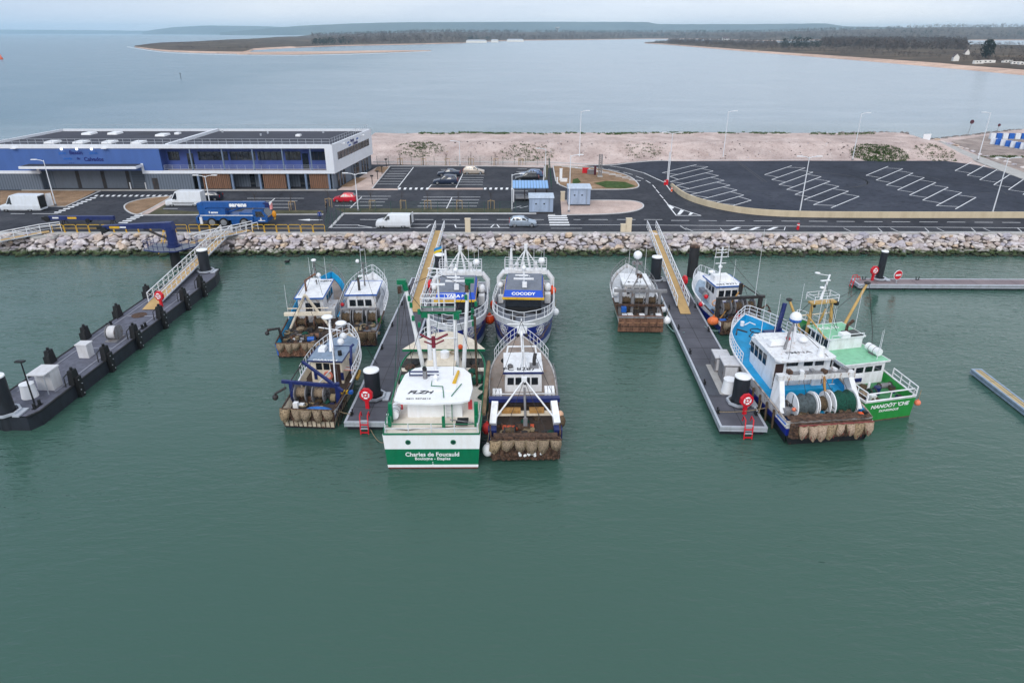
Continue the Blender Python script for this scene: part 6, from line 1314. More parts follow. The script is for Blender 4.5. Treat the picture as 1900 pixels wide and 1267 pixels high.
for (p0, p1) in (((9.2, -1.7, 3.0), (10.6, -4.9, 11.3)), ((9.2, 1.7, 3.0), (10.6, 2.9, 9.4))):
    m = MB(); m.rod(p0, p1, .15, OCH, 8, .12); o_ = b.part('boom', m); m = MB(); m.ball(p1, .3, DKSTEEL, 8, 6); m.build('boom_head', o_)
    m = MB(); m.box((9.9, p1[1] * .3, 8.6), (.3, .3, .7), BLACK); b.part('pulley_block', m)
for pts in ([(10.6, -4.9, 11.3), (9.9, -1.2, 9.1)], [(10.6, -4.9, 11.2), (9.7, -1.3, 7.5)], [(10.6, 2.9, 9.4), (9.9, 1.2, 9.1)], [(10.5, -5.0, 11.2), (9.0, -5.2, 3.5), (8.0, -4.6, 2.2)], [(9.9, 1.3, 9.0), (11.6, 2.2, 3.6)], [(9.9, -1.2, 9.0), (12, -1.5, 3.7)], [(9.9, 0, 9.0), (6.5, 0, 4.7)], [(9.7, 1.2, 8.6), (7, 2.2, 2.5)], [(10.3, -.2, 12.5), (7.5, -.5, 4.7)], [(10.4, -4.4, 10), (9.4, -1.9, 3.4)]):
    m = MB(); m.tube(pts, .024, DKSTEEL, 4); b.part('rigging_wire', m)
for o_ in b.o.children:
    if o_ not in DER0 and o_.type == 'MESH':
        for q_ in [o_] + list(o_.children):
            for v_ in q_.data.vertices: v_.co.z = v_.co.z if v_.co.z < 3 else 3 + (v_.co.z - 3) * (.56 if v_.co.z < 9.4 else .5) + (.36 if v_.co.z >= 9.4 else 0)
m = MB(); m.rod((6.5, -2.7, 2.9), (10.4, -2.5, 2.9), .34, NETBR, 10); b.part('net_roll', m)
m = MB(); m.rod((6.2, 2.0, 4.6), (9.8, 1.4, 5.3), .08, OCH); b.part('spar', m)
m = MB(); m.box((8.9, .8, 3.3), (.8, .7, .5), DKSTEEL); b.part('winch', m); m = MB(); m.box((9.4, -1.5, 3.4), (.7, .8, .6), GREENB); m.ball((10.2, .8, 3.6), .5, NETG, 9, 6); b.part('capstan', m); m = MB(); m.box((8.8, 2.0, 2.8), (.5, .5, .9), paint('ochre', (0, 0, 0))); b.part('post', m)
b.rail(.72, .985, .8, 2, RAILW, 7)
m = MB(); m.tube([(10.6, 1.6, 4.1), (10.6, 1.6, 4.9), (10.6, -1.6, 4.9), (10.6, -1.6, 4.1)], .06, CREAM); b.part('forward_gallows', m)
# loose floats and mooring ropes between the boats
def buoy(label, x, y, z, r, mat, sc=(1, 1, 1)):
    o = thing('buoy', label, 'buoy', (x, y, z)); m = MB(); m.ball((0, 0, 0), r, mat, 14, 10, sc); m.build('float', o); m = MB(); m.cyl((0, 0, r * sc[2] * .95), r * .22, r * .35, mat, 8); m.tube([(0, 0, r * sc[2] * 1.2), (.1, .1, r * sc[2] * 1.2 + .8)], .025, ROPE, 4); m.build('neck', o)
ORB = paint('bright orange', (240, 84, 30), .4, wear=.05)
buoy('large orange buoy between the bows of the two sister trawlers', -2.25, 63.6, 1.9, .52, ORB)
buoy('orange buoy hanging on the left side of COCODY behind the big orange buoy', -1.95, 67.2, 2.0, .48, ORB, (.8, 1, 1.2))
buoy('white buoy hanging at the right side of COCODY', 4.35, 64.3, 2.4, .42, PLAST)
buoy('white buoy with a blue neck between the green trawler and the grey decked trawler', -1.75, 41.7, .75, .4, PLAST, (1, 1, 1.25))
buoy('red buoy bunch beside the stern of the grey decked trawler', -1.85, 43.6, 1.4, .38, paint('coral red', (226, 62, 60), .5), (1, 1, 1.3))
buoy('brown orange buoy low on the water beside the white buoy with a blue neck', -1.6, 42.2, .25, .33, paint('brick float', (150, 74, 54), .6))
buoy('dark red buoy beside the middle of the grey decked trawler', -2.2, 51.5, 1.3, .35, paint('dark red float', (170, 40, 44), .5))
buoy('orange buoy at the port quarter of the white and blue trawler', 20.6, 64.6, 1.3, .5, paint('faded orange buoy', (226, 118, 66), .5), (1.2, 1, .9))
buoy('red ball on the port side of the white and blue trawler', 20.3, 68.5, 1.6, .25, RED)
buoy('upper white buoy between the grey white trawler and the pontoon', 16.0, 67.6, 1.4, .4, PLAST)
buoy('lower white buoy between the grey white trawler and the pontoon', 16.0, 65.2, 1.1, .42, PLAST)
buoy('orange red ball above the roof side of COCODY', 4.3, 69.0, 3.0, .45, ORB)
buoy('salmon ball at the starboard quarter of the green trawler', 32.6, 48.0, 1.1, .25, paint('salmon float', (0, 0, 0)))
def rope(label, pts, sag=.3, r=.03, mat=None):
    a, c = V(pts[0]), V(pts[1]); q = [a.lerp(c, i / 10) + V((0, 0, -sag * 4 * (i / 10) * (1 - i / 10))) for i in range(11)]
    tag(MB().tube(q, r, mat or ROPE, 5).build('mooring_rope'), label, 'rope')
rope('tan rope from the cream wheelhouse trawler to the near end of the middle pontoon', [(-13.7, 46.6, 1.2), (-12.6, 46.6, .9)], .1)
rope('pale rope across the near end of the right pontoon', [(16.3, 46.8, .95), (21.0, 46.4, 1.9)], .25)
rope('thick rope bundle from the right pontoon to the blue decked trawler', [(19.4, 46.6, .95), (20.7, 49.2, 2.1)], .1, .05)
rope('blue green rope from the right pontoon to the white and blue trawler', [(19.6, 64.0, .95), (22.4, 63.9, 1.2)], .6, .03, paint('blue green rope', (150, 186, 186), .8))
rope('pale rope from the white buoys to the right pontoon', [(16.0, 65.2, .8), (17.2, 62.5, .95)], .5, .03, paint('blue green rope', (0, 0, 0)))
rope('rope hanging from the ladder to the green white trawler', [(-10.9, 45.2, .3), (-9.1, 42.3, 1.2)], .6)
rope('thin dark rope slanting up beside the middle pontoon pile', [(-12.2, 55.5, .9), (-13.4, 57.2, 1.8)], .2, .03, BLACK)
rope('thin white rope between the bows of the two sister trawlers', [(-3.0, 62.8, 2.7), (-1.6, 62.8, 2.9)], .25, .025, RAILW)
rope('dark rope from the stern of the white trawler to the pontoon', [(-13.4, 61.4, 1.0), (-12.4, 58.5, .9)], .4, .03, BLACK)
# ---------------------------------------------------------------- painted markings
mk = MB()
def line(a, b, wd=.17, z=.026):
    p, q = P(*a, GZ), P(*b, GZ); p.z = q.z = GZ + z; d = (q - p).normalized(); s = V((-d.y, d.x, 0)) * wd / 2
    mk.add([p - s, q - s, q + s, p + s], [(0, 1, 2, 3)], LINEM)
def pline(pts, **k):
    for a, b in zip(pts, pts[1:]): line(a, b, **k)
def dash4(x0, x1, y0, y1, sk=0):  # zebra block
    ps = [P(x0, y1, GZ), P(x1, y1, GZ), P(x1 + sk, y0, GZ), P(x0 + sk, y0, GZ)]; mk.add([(p.x, p.y, GZ + .056) for p in ps], [(0, 1, 2, 3)], LINEM)
groups = [
 [((1229, 320.5), (1292.6, 305.3)), ((1243, 327.4), (1313.7, 309.5)), ((1243, 337), (1323.3, 317.4)), ((1254.7, 344.2), (1333, 325.8)), ((1263, 353.7), (1343.7, 334.7)), ((1280, 361.6), (1354.7, 343.7)), ((1301, 370), (1367.4, 352.6)), ((1326, 377), (1380, 362)), ((1358, 382), (1393.7, 371.6))],
 [((1418.8, 324.1), (1469, 307.4)), ((1432, 333.2), (1494.2, 311.4)), ((1445.4, 342.5), (1508.5, 319.4)), ((1459.6, 351.6), (1523.6, 327.7)), ((1475, 361), (1539.7, 336.4)), ((1491.8, 370.5), (1556.4, 345.7)), ((1509.2, 380), (1574.3, 354.7)), ((1542, 385.7), (1594, 364.2))],
 [((1607, 325.5), (1647.8, 308.7)), ((1625.7, 334.1), (1674.8, 313.1)), ((1644.5, 343.6), (1694, 321.1)), ((1665.5, 352.5), (1715, 329.5)), ((1687.6, 362), (1736.2, 338.6)), ((1712, 371.5), (1759.2, 347.6)), ((1737.3, 381.7), (1784.2, 357.1)), ((1772.7, 387.8), (1810.7, 366.2))],
 [((1772, 316.7), (1803, 300.6)), ((1794.6, 325.3), (1830.6, 305)), ((1818, 333.7), (1853.8, 312.3)), ((1843.9, 343), (1879.2, 320)), ((1871, 352), (1903, 330)), ((1898, 361), (1930, 340))]]
for g_ in groups:
    for a, b in g_: line(a, b)
    for (a, b), (c, d) in zip(g_, g_[1:]):
        line(a, (c[0] + (d[0] - c[0]) * .2, c[1] + (d[1] - c[1]) * .2)); line(d, (a[0] + (b[0] - a[0]) * .82, a[1] + (b[1] - a[1]) * .82))
K4 = lambda x, y: (600 + .2158 * x, 280 + .2158 * y)
for x0, x1, y in [(585, 755, 153), (565, 735, 175), (545, 715, 197), (525, 700, 218), (503, 688, 240), (480, 670, 262), (460, 655, 285), (930, 1145, 290), (1205, 1385, 207), (1195, 1380, 230), (1180, 1375, 250), (1165, 1372, 268), (1150, 1370, 290), (1010, 1050, 160), (1670, 1750, 155), (1660, 1740, 180), (300, 580, 390), (285, 555, 415), (150, 530, 440), (100, 510, 470), (860, 1350, 397), (845, 1340, 422), (830, 1330, 448), (810, 1320, 475), (1640, 1760, 345), (1650, 1750, 375)]:
    line(K4(x0, y), K4(x1, y))
for a, b in [((775, 140), (640, 315)), ((1205, 185), (1140, 318)), ((930, 290), (905, 318)), ((330, 395), (232, 490)), ((1105, 400), (1055, 503)), ((1630, 490), (1700, 475)), ((1690, 490), (1760, 475)), ((300, 640), (430, 660)), ((80, 637), (310, 637)), ((60, 660), (900, 660)), ((885, 660), (925, 630)), ((1130, 632), (1140, 660)), ((1140, 660), (1600, 660)), ((1437, 660), (1470, 630)), ((1490, 630), (1515, 660))]: line(K4(*a), K4(*b))
for k in range(6): x, y = K4(640 + 48 * k, 334); dash4(x, x + 4.6, y - 3.6, y, 1.6); x, y = K4(1378 + 47 * k, 334); dash4(x, x + 4.6, y - 3.6, y, 1.0)
for x0, x1, y in [(458.6, 564, 368), (450, 552, 373), (500, 543, 379), (500, 536, 385), (310, 375, 367), (300, 330, 387), (20, 46, 396.5), (60, 108, 396.5)]: line((x0, y), (x1, y))
line((509, 369), (497, 380))
for x0, x1 in [(668, 701), (769, 804), (820, 853), (870, 906), (922, 955), (989, 1009), (1064, 1077), (1092, 1128), (1145, 1179), (1195, 1229)]: line((x0, 407.3), (x1, 407.5), wd=.16)
x = 1245
while x < 1930: line((x, 409 + (x - 1245) * .006), (x + 34, 409 + (x + 34 - 1245) * .006), wd=.16); x += 51.2
pline([(762, 416), (1200, 417.5), (1500, 420), (1930, 423)], wd=.14)
pline([(1022, 423.5), (1080, 423.5)], wd=.1)
for x in [1565, 1652, 1738, 1824, 1272]: pline([(x, 423), (x + 14, 429.5), (x + 72, 430), (x + 64, 423)], wd=.1); 
for x in (1352, 1388, 1421): ps = [P(x, 427, GZ), P(x + 8, 427, GZ), P(x + 24, 421.5, GZ), P(x + 14, 421.5, GZ)]; mk.add([(p.x, p.y, GZ + .03) for p in ps], [(0, 1, 2, 3)], LINEM)
pline([(1262, 419), (1273, 426), (1455, 427), (1457, 421)], wd=.1)
for y in (401.2, 404.8, 408.6, 413.2, 417.5): dash4(1016.5 + (y - 401) * .2, 1051.6 + (y - 401) * .33, y - 1.2, y + 1.1)
K5 = lambda x, y: (900 + x / 5.278, 240 + y / 5.278)
for a, b in [((0, 330), (60, 330)), ((130, 330), (280, 330)), ((480, 331), (600, 333)), ((685, 335), (805, 340)), ((865, 348), (990, 355)), ((1045, 368), (1160, 378)), ((1205, 390), (1315, 410)), ((1355, 420), (1445, 443)), ((1475, 458), (1550, 485)), ((1575, 500), (1620, 527)), ((1640, 545), (1670, 580)), ((1675, 590), (1705, 625)), ((1710, 638), (1745, 675)), ((1750, 685), (1800, 745))]: line(K5(*a), K5(*b), wd=.16)
for k in range(6): line((715 + 48 * k, 302.7), (735 + 48 * k, 302.7))
pline([(1132, 308), (1160, 312), (1195, 321), (1233, 338.5)], wd=.2); pline([(1233, 338.5), (1246, 356)], wd=.18)
pline([(1238, 379), (1255, 400), (1301, 400), (1272, 391), (1238, 379)], wd=.18)
for a, b, c, d in [((1239, 379), (1251, 385), (1247, 388), (1244, 386)), ((1256, 398.5), (1262, 398.5), (1269, 391), (1263, 389)), ((1277, 399), (1282, 399), (1287, 395), (1281, 394))]: mk.add([tuple(P(*q, GZ) + V((0, 0, .034))) for q in (a, b, c, d)], [(0, 1, 2, 3)], LINEM)
for k in range(11): x = 1042 + 12.5 * k; y = 309.3 + k * 1.25 + (k / 11) ** 2 * 15; line((x, y), (x + 30 - k * .8, y + 1.5), wd=.35, z=.07)
for k in range(9): t = k / 8; x = 100 + (166 - 100) * t; y = 394.2 - 26.5 * t; dash4(x, x + 13 - 2 * t, y - .9, y + .9, 2)
for k in range(14): x = 174 + 10.7 * k; dash4(x, x + 5.2, 362, 365, 4)
for k in range(6): x = 219 + 7.2 * k; y = 413.5 - 3.3 * k; dash4(x, x + 17, y - .9, y + .9, 3)
mk.add([tuple(P(*q, GZ) + V((0, 0, .03))) for q in ((552, 408), (575, 406.3), (575, 407.4), (598, 407.6), (598, 408.6), (575, 408.6), (575, 409.6))], [tuple(range(7))], LINEM)
tm = MB(); TM = paint('tyre mark', (50, 53, 62), .8, wear=.2)
for cx, cy, r, a0, a1 in [(1530, 333, 7.5, -1.6, 1.9), (1534, 333, 7.0, -1.4, 1.6), (1680, 332, 6, -.2, 1.8), (1780, 352, 7, -.6, 1.3), (1650, 345, 5, .2, 2.2), (1460, 375, 9, 1, 2.4), (1880, 372, 6, 1, 3)]:
    c_ = P(cx, cy, GZ); tm.loft([[(c_.x + (r + d) * math.cos(a0 + (a1 - a0) * i / 16), c_.y + (r + d) * math.sin(a0 + (a1 - a0) * i / 16), GZ + .022) for d in (0, .28)] for i in range(17)], TM)
for a_, b_ in (((1366, 300), (1415, 337)), ((1370, 300), (1422, 338))):
    p, q = P(*a_, GZ), P(*b_, GZ); tm.loft([[(p.x, p.y, GZ + .022), (p.x + .25, p.y, GZ + .022)], [(q.x, q.y, GZ + .022), (q.x + .25, q.y, GZ + .022)]], TM)
tag(tm.build('tyre_marks'), 'dark curved tyre marks on the car park', kind='structure')
tag(mk.build('road_markings'), 'white painted parking bays, crossings and lane lines', kind='structure')
# ---------------------------------------------------------------- fish market building
FAC = paint('white facade', (224, 228, 236), .5, wear=.03); BLUEP = paint('blue cladding', (70, 102, 166), .5, wear=.05, scale=.5); DBLUE = paint('deep blue cladding', (62, 82, 150), .5, wear=.06, scale=.5)
GREYP = planks('grey profiled cladding', (92, 102, 116), (102, 112, 126), .5); ROOFD = paint('dark roof felt', (60, 62, 74), .9, wear=.12, scale=.15, streak=False); SLAT = planks('brown timber slats', (112, 84, 68), (136, 104, 84), .25)
SHUT = planks('grey roller shutter', (72, 80, 92), (80, 88, 100), .3, 'Z')
bd = thing('market_building', 'long two storey fish market building with blue and white upper floor and dark flat roof', 'building', (-62, 124.2, GZ))
def W(X, Y, Z): return (X + 62, Y - 124.2, Z - GZ)
XL, XR, XBL, XBR, YF, YB = -94.5, -31.8, -92.5, -29.0, 124.2, 145.8
def bpart(name, m, par=None): return m.build(name, par or bd)
def wallq(m, x0, x1, y0, y1, z0, z1, mat, th=.3):
    d = V((x1 - x0, y1 - y0, 0)); n_ = V((-d.y, d.x, 0)).normalized() * th
    a, b_ = V((x0, y0, 0)), V((x1, y1, 0)); ps = [a, b_, b_ + n_, a + n_]
    vs = [W(p.x, p.y, z0) for p in ps] + [W(p.x, p.y, z1) for p in ps]
    m.add(vs, [(0, 1, 5, 4), (1, 2, 6, 5), (2, 3, 7, 6), (3, 0, 4, 7), (4, 5, 6, 7), (3, 2, 1, 0)], mat)
m = MB(); wallq(m, XL, -84.9, YF + .02, YF + .02, GZ - .1, 5.1, GREYP); wallq(m, -66, -57.5, YF + .02, YF + .02, GZ - .1, 5.1, GREYP); wallq(m, -84.9, -66, YF + 1.4, YF + 1.4, GZ - .1, 6.4, GREYP); wallq(m, -57.5, -32.3, YF + 2.6, YF + 2.6, GZ - .1, 5.1, GREYP)
wallq(m, -84.88, -84.88, YF + .1, YF + 1.4, GZ - .1, 6.3, GREYP, .25); wallq(m, -66.2, -66.2, YF + 1.4, YF + .1, GZ - .1, 6.3, GREYP, .25)
wallq(m, XR - .45, XBR - .45, YF + .02, YB, GZ - .1, 5.1, GREYP); bpart('ground_floor_wall', m)
m = MB(); wallq(m, XL, -62.6, YF, YF, 5.62, 9.55, BLUEP, .35); bpart('blue_wall', m)
m = MB(); wallq(m, -62.6, -32.6, YF + 2.2, YF + 2.2, 5.4, 9.5, DBLUE, .3); wallq(m, -62.58, -62.58, YF + .35, YF + 2.2, 5.4, 9.5, DBLUE, .3); bpart('balcony_wall', m)
m = MB(); m.box(W(-47.5, YF + 1.1, 5.38), (29.8, 2.3, .24), paint('pale pink balcony floor', (170, 158, 162), .8)); bpart('balcony_floor', m)
m = MB(); wallq(m, XL, XR, YF - .12, YF - .12, 9.5, 10.15, FAC, .5); wallq(m, XL, -84.7, YF - .12, YF - .12, 5.1, 5.62, FAC, .45); wallq(m, -66, XR, YF - .12, YF - .12, 5.1, 5.62, FAC, .45)
wallq(m, -85.15, -84.75, YF - .13, YF - .13, 5.08, 6.3, FAC, .45); wallq(m, -66.3, -65.9, YF - .13, YF - .13, 5.08, 6.9, FAC, .45)
wallq(m, -33.2, XR, YF - .125, YF - .125, 5.62, 9.5, FAC, .4); bpart('white_frame', m)
m = MB(); wallq(m, XR, XBR, YF - .1, YB, 5.1, 10.15, FAC, .35); wallq(m, XBR, XBL, YB, YB, 5.1, 10.15, FAC, .35); wallq(m, XBL, XL, YB, YF, 2.1, 10.15, FAC, .35); bpart('side_wall', m)
m = MB(); m.add([W(XL + .2, YF + .3, 9.72), W(XR - .25, YF + .3, 9.72), W(XBR - .25, YB - .3, 9.72), W(XBL + .2, YB - .3, 9.72)], [(0, 1, 2, 3)], ROOFD); bpart('roof', m)
m = MB(); wallq(m, -60.9, -60.1, YF + .4, YB - .35, 9.73, 10.25, FAC, .55); bpart('roof_divider', m)
for x, y, w_ in [(166, 248, 17), (214, 247.6, 16), (302, 250.7, 16), (330, 248, 7), (98, 264, 18), (151, 264, 18), (204, 264, 16), (258, 264.5, 16), (554, 251.7, 7)]:
    p = P(x, y, 9.8); m = MB(); m.box(W(p.x, p.y, 9.9), (1.9 if w_ > 10 else .9, 2.6 if w_ > 10 else 1.2, .34), PLAST, top=(.92, .94)); bpart('skylight', m)
for x, y in [(413, 245), (484, 251), (497, 247), (600, 246), (380, 250)]: p = P(x, y, 9.8); m = MB(); m.cyl(W(p.x, p.y, 9.72), .2, .4, GALV, 8); bpart('roof_vent', m)
m = MB()
rp = [(XL + .3, YF + .5), (XR - .5, YF + .5), (XBR - .5, YB - .5)]
for h in (.45, .95): m.tube([W(x, y, 10.1 + h) for x, y in rp], .03, GALV, 4)
for i in range(45): x = XL + .3 + (XR - XL - .8) * i / 44; m.rod(W(x, YF + .5, 9.7), W(x, YF + .5, 11.05), .03, GALV, 4)
for i in range(1, 18): t = i / 17; m.rod(W(XR - .5 + (XBR - XR) * t, YF + .5 + (YB - YF - 1) * t, 9.7), W(XR - .5 + (XBR - XR) * t, YF + .5 + (YB - YF - 1) * t, 11.05), .03, GALV, 4)
m.tube([W(XBR - .5, YB - .5, 11.05), W(XBL + .5, YB - .5, 11.05)], .03, GALV, 4); bpart('roof_railing', m)
m = MB(); m.box(W(-76.3, YF - 1.2, 6.55), (20.6, 2.6, .42), FAC, top=(1, 1)); m.box(W(-76.3, YF - 1.1, 6.78), (20.2, 2.3, .04), ROOFD); bpart('canopy', m)
for i, (xa, xb) in enumerate([(-83.4, -79.4), (-78.6, -74.8), (-74.0, -70.3)]):
    m = MB(); wallq(m, xa, xb, YF + 1.36, YF + 1.36, GZ, 6.1, paint('grey sliding door', (98, 106, 118), .5, wear=.06), .1); o = bpart('sliding_door', m)
    m = MB(); wallq(m, xb + .05, xb + .7, YF + 1.37, YF + 1.37, GZ, 6.2, DKSTEEL, .12); bpart('door_gap', m)
m = MB(); wallq(m, -69.2, -66.9, YF + 1.34, YF + 1.34, GZ, 5.9, SHUT, .1); bpart('roller_door', m)
for x in (-69.4, -66.6): m = MB(); m.rod(W(x, YF + .6, GZ), W(x, YF + .6, GZ + 1.2), .1, PLAST, 8); bpart('bollard', m)
m = MB(); wallq(m, -64.9, -63.9, YF - .02, YF - .02, GZ, 4.3, DKSTEEL, .1); bpart('door', m)
for xc in (-56.6, -50.5, -45.5, -40.4, -33.0, -37.2):
    m = MB(); m.box(W(xc, YF + .25, 3.65), (.35, .35, 2.95), paint('column blue grey', (112, 130, 156), .5)); bpart('column', m)
for xa, xb in ((-55.9, -51.0), (-45.0, -40.9), (-36.6, -33.2)):
    m = MB(); wallq(m, xa, xb, YF + .4, YF + .4, GZ + .15, 5.0, SLAT, .12)
    for i in range(int((xb - xa) / .34)): m.box(W(xa + .17 + .34 * i, YF + .33, 3.7), (.12, .14, 2.7), paint('slat', (140, 104, 82), .8))
    bpart('slat_screen', m)
for xa in (-48.2, -46.3, -39.0, -37.8): m = MB(); wallq(m, xa, xa + .9, YF + 2.52, YF + 2.52, GZ, 4.6, GLASS, .1); bpart('entrance_door', m)
for xa, xb in [(-62.2, -60.2), (-56.8, -51.4), (-51.0, -46.4), (-46.0, -41.4), (-41.0, -38.2), (-36.6, -33.4)]:
    m = MB(); wallq(m, xa, xb, YF + 2.12, YF + 2.12, 7.1, 8.6, paint('ribbon window glass', (44, 50, 60), .08, wear=.2, spec=.8), .06); o = bpart('window', m)
    k = MB()
    for i in range(1, 4): k.box(W(xa + (xb - xa) * i / 4, YF + 2.08, 7.85), (.08, .06, 1.5), DKSTEEL)
    bpart('mullion', k, o)
for xa in (-58.8, -38.0): m = MB(); wallq(m, xa, xa + 1.1, YF + 2.1, YF + 2.1, 5.55, 8.3, GLASS, .06); bpart('balcony_door', m)
for xc in (-57.3, -51.6, -46.2, -40.9, -35.9): m = MB(); m.box(W(xc, YF + .3, 7.55), (.22, .22, 3.9), paint('column blue grey', (0, 0, 0))); bpart('balcony_column', m)
m = MB()
for h in (.3, .6, .95): m.tube([W(-62.3, YF + .1, 5.6 + h), W(-33.3, YF + .1, 5.6 + h)], .03, GALV, 4)
for i in range(21): x = -62.3 + 29 * i / 20; m.rod(W(x, YF + .1, 5.6), W(x, YF + .1, 6.55), .025, GALV, 4)
bpart('balcony_railing', m)
def sidept(f, z, e=.05): return W(XR + (XBR - XR) * f + e, YF + (YB - YF) * f, z)
m = MB(); m.quad(sidept(.1, 7.2), sidept(.9, 7.2), sidept(.9, 8.5), sidept(.1, 8.5), paint('ribbon window glass', (0, 0, 0))); o = bpart('side_window', m)
k = MB(); 
for i in range(11): f = .1 + .8 * i / 10; k.rod(sidept(f, 7.2, .07), sidept(f, 8.5, .07), .07, GSTEEL, 4)
bpart('mullion', k, o)
for f in (.1, .17, .24, .5, .56, .6, .72, .79, .86): m = MB(); m.quad(sidept(f, 2.3, -.38), sidept(f + .035, 2.3, -.38), sidept(f + .035, 4.9, -.38), sidept(f, 4.9, -.38), GLASS); bpart('tall_window', m)
for f in (.2, .7): m = MB(); p = V(sidept(f, 9.7)); m.rod(p, p + V((.5, 0, .1)), .05, PLAST); m.ball(p + V((.55, 0, .05)), .16, PLAST, 8, 6); bpart('floodlight', m)
LTX = paint('sign dark blue', (22, 34, 110), .4); LTL = paint('sign light blue', (40, 104, 190), .4)
lx = -79.5
for body, size, mt, dx, z in [('Bassin', .95, LTX, 2.1, 8.75), ('ports', .6, LTL, -.3, 8.7), ('pêche', .6, LTL, 5.2, 8.7), ('marée', .6, LTL, .4, 7.75), ('du', .6, LTX, 2.3, 7.75), ('Calvados', .95, LTX, 5.0, 7.6), ('- - -', .6, LTX, .9, 7.0)]:
    lettering(body, size, mt, bd, W(lx + dx, YF - .03, z), (1, 0, 0), (0, 0, 1), bold=.03)
dv = V((XBR - XR, YB - YF, 0)).normalized()
for body, size, mt, f, z in [('Bassin', .8, LTX, .47, 9.5), ('ports', .5, LTL, .37, 9.4), ('pêche', .5, LTL, .6, 9.45), ('marée', .5, LTL, .4, 8.85), ('Calvados', .8, LTX, .54, 8.85)]: lettering(body, size, mt, bd, sidept(f, z, .05), dv, (0, 0, 1), bold=.03)
LAMPM = bpy.data.materials.new('lit lamp'); LAMPM.use_nodes = True; LAMPM.node_tree.nodes['Principled BSDF'].inputs['Emission Color'].default_value = (.9, .95, 1, 1); LAMPM.node_tree.nodes['Principled BSDF'].inputs['Emission Strength'].default_value = 1.2
for dx in (.2, 2.9, 5.5): m = MB(); p = V(W(lx + dx, YF - .15, 9.55)); m.rod(p, p + V((0, -.6, .1)), .04, PLAST); m.ball(p + V((0, -.65, -.05)), .22, LAMPM, 10, 7); bpart('sign_lamp', m)
for x in (-88, -72): m = MB(); m.box(W(x, YF - .4, 9.55), (.9, .4, .12), PLAST); bpart('floodlight', m)
# ---------------------------------------------------------------- lamp posts
def lamp(label, bx, by, ty, arms=1, ax=-1, dz=0, tx=None):
    p = P(bx, by, GZ + dz); h = ZY(ty, p.y) - p.z
    o = thing('lamp_post', label, 'lamp post', p, 0, None); m = MB(); m.cyl((0, 0, 0), .2, .35, GSTEEL, 8); m.rod((0, 0, .2), (0, 0, h), .1, RAILW, 8, .055); m.build('pole', o)
    for s in ((-1, 1) if arms == 2 else (ax,)): m = MB(); m.tube([(0, 0, h - .2), (s * .5, 0, h), (s * 1.25, 0, h + .08)], .05, RAILW, 6); m.box((s * 1.5, 0, h + .1), (.9, .3, .1), PLAST); m.build('lamp_arm', o)
for a in [('lamp post in front of the white canopy of the market building', 104, 382, 297, 1, -1), ('double lamp post behind the blue mobile crane', 391, 386, 326, 2), ('double lamp post beside the red car', 664.7, 391, 322, 2), ('lamp post behind the parked beige car', 853.6, 308, 262, 1, -1), ('lamp post at the left end of the blue roofed shelter', 950, 391, 323, 1, 1), ('lamp post in front of the larger grey kiosk', 1055.4, 393.5, 288, 1, 1), ('lamp post right behind the blue roofed shelter', 1011.8, 331, 276, 1, -1), ('tall lamp post on the sand bank behind the island', 1074.7, 294.5, 206, 1, 1), ('double lamp post at the left tip of the beige wall', 1239.8, 337, 246.5, 2), ('tall lamp post at the back of the empty car park, third from its right end', 1341, 295, 206.5, 1, 1), ('double lamp post behind the middle of the beige wall', 1484, 394, 291, 2), ('tall lamp post beside the green patch on the bank', 1581.5, 297.5, 210, 1, 1), ('double lamp post behind the right end of the beige wall', 1841, 396, 293, 2), ('tall lamp post beside the concrete path on the right', 1814, 297.5, 209, 1, -1)]: lamp(*a)
for x, y, lab in [(691, 342, 'nearest black path light beside the market building'), (701, 333, 'second nearest black path light beside the market building'), (709, 323, 'third black path light beside the market building'), (717, 309.5, 'farthest black path light beside the market building')]:
    o = thing('path_light', lab, 'path light', P(x, y, GZ), 0, 'path lights beside the building'); m = MB(); m.rod((0, 0, 0), (0, 0, 1.5), .07, BLACK, 6); m.build('post', o); m = MB(); m.box((0, 0, 1.6), (.55, .35, .25), DKSTEEL); m.build('lamp_head', o)
# ---------------------------------------------------------------- kiosks, shelter, wall, fences and signs
KIO = paint('grey kiosk', (150, 166, 190), .5, wear=.06)
def kiosk(label, x0, x1, yb, hgt, dep):
    a, c = P(x0, yb, GZ), P(x1, yb, GZ); w_ = c.x - a.x; o = thing('kiosk', label, 'kiosk', ((a.x + c.x) / 2, a.y, GZ))
    m = MB(); m.box((0, dep / 2, .1), (w_, dep, .3), DKSTEEL); m.box((0, dep / 2, hgt / 2 + .12), (w_, dep, hgt - .24), KIO); m.build('wall', o)
    m = MB(); m.box((0, dep / 2, hgt + .1), (w_ + .3, dep + .3, .32), paint('pale kiosk roof', (186, 200, 218), .5), top=(.98, .9)); m.build('roof', o)
    for k in (-.22, .12): m = MB(); m.box((w_ * k, -.03, hgt * .5), (w_ * .3, .05, hgt * .75), paint('kiosk door', (162, 178, 202), .5)); q = m.build('door', o); r = MB(); r.box((w_ * k, -.065, hgt * .62), (.25, .02, .2), BLACK); r.build('plate', q)
    for i in range(1, 6): m = MB(); m.box((-w_ / 2 + w_ * i / 6, -.02, hgt * .5), (.05, .04, hgt * .9), GSTEEL)
    m.build('seam', o)
kiosk('smaller grey kiosk right beside the blue roofed shelter', 982, 1026, 396, 2.5, 2.4); kiosk('larger grey kiosk on the pinkish traffic island', 1054, 1094.5, 382, 2.9, 2.6)
a, c = P(953, 375, GZ), P(1015, 375, GZ); o = thing('shelter', 'open bus style shelter with a ribbed light blue roof', 'shelter', ((a.x + c.x) / 2, a.y, GZ)); w_ = c.x - a.x
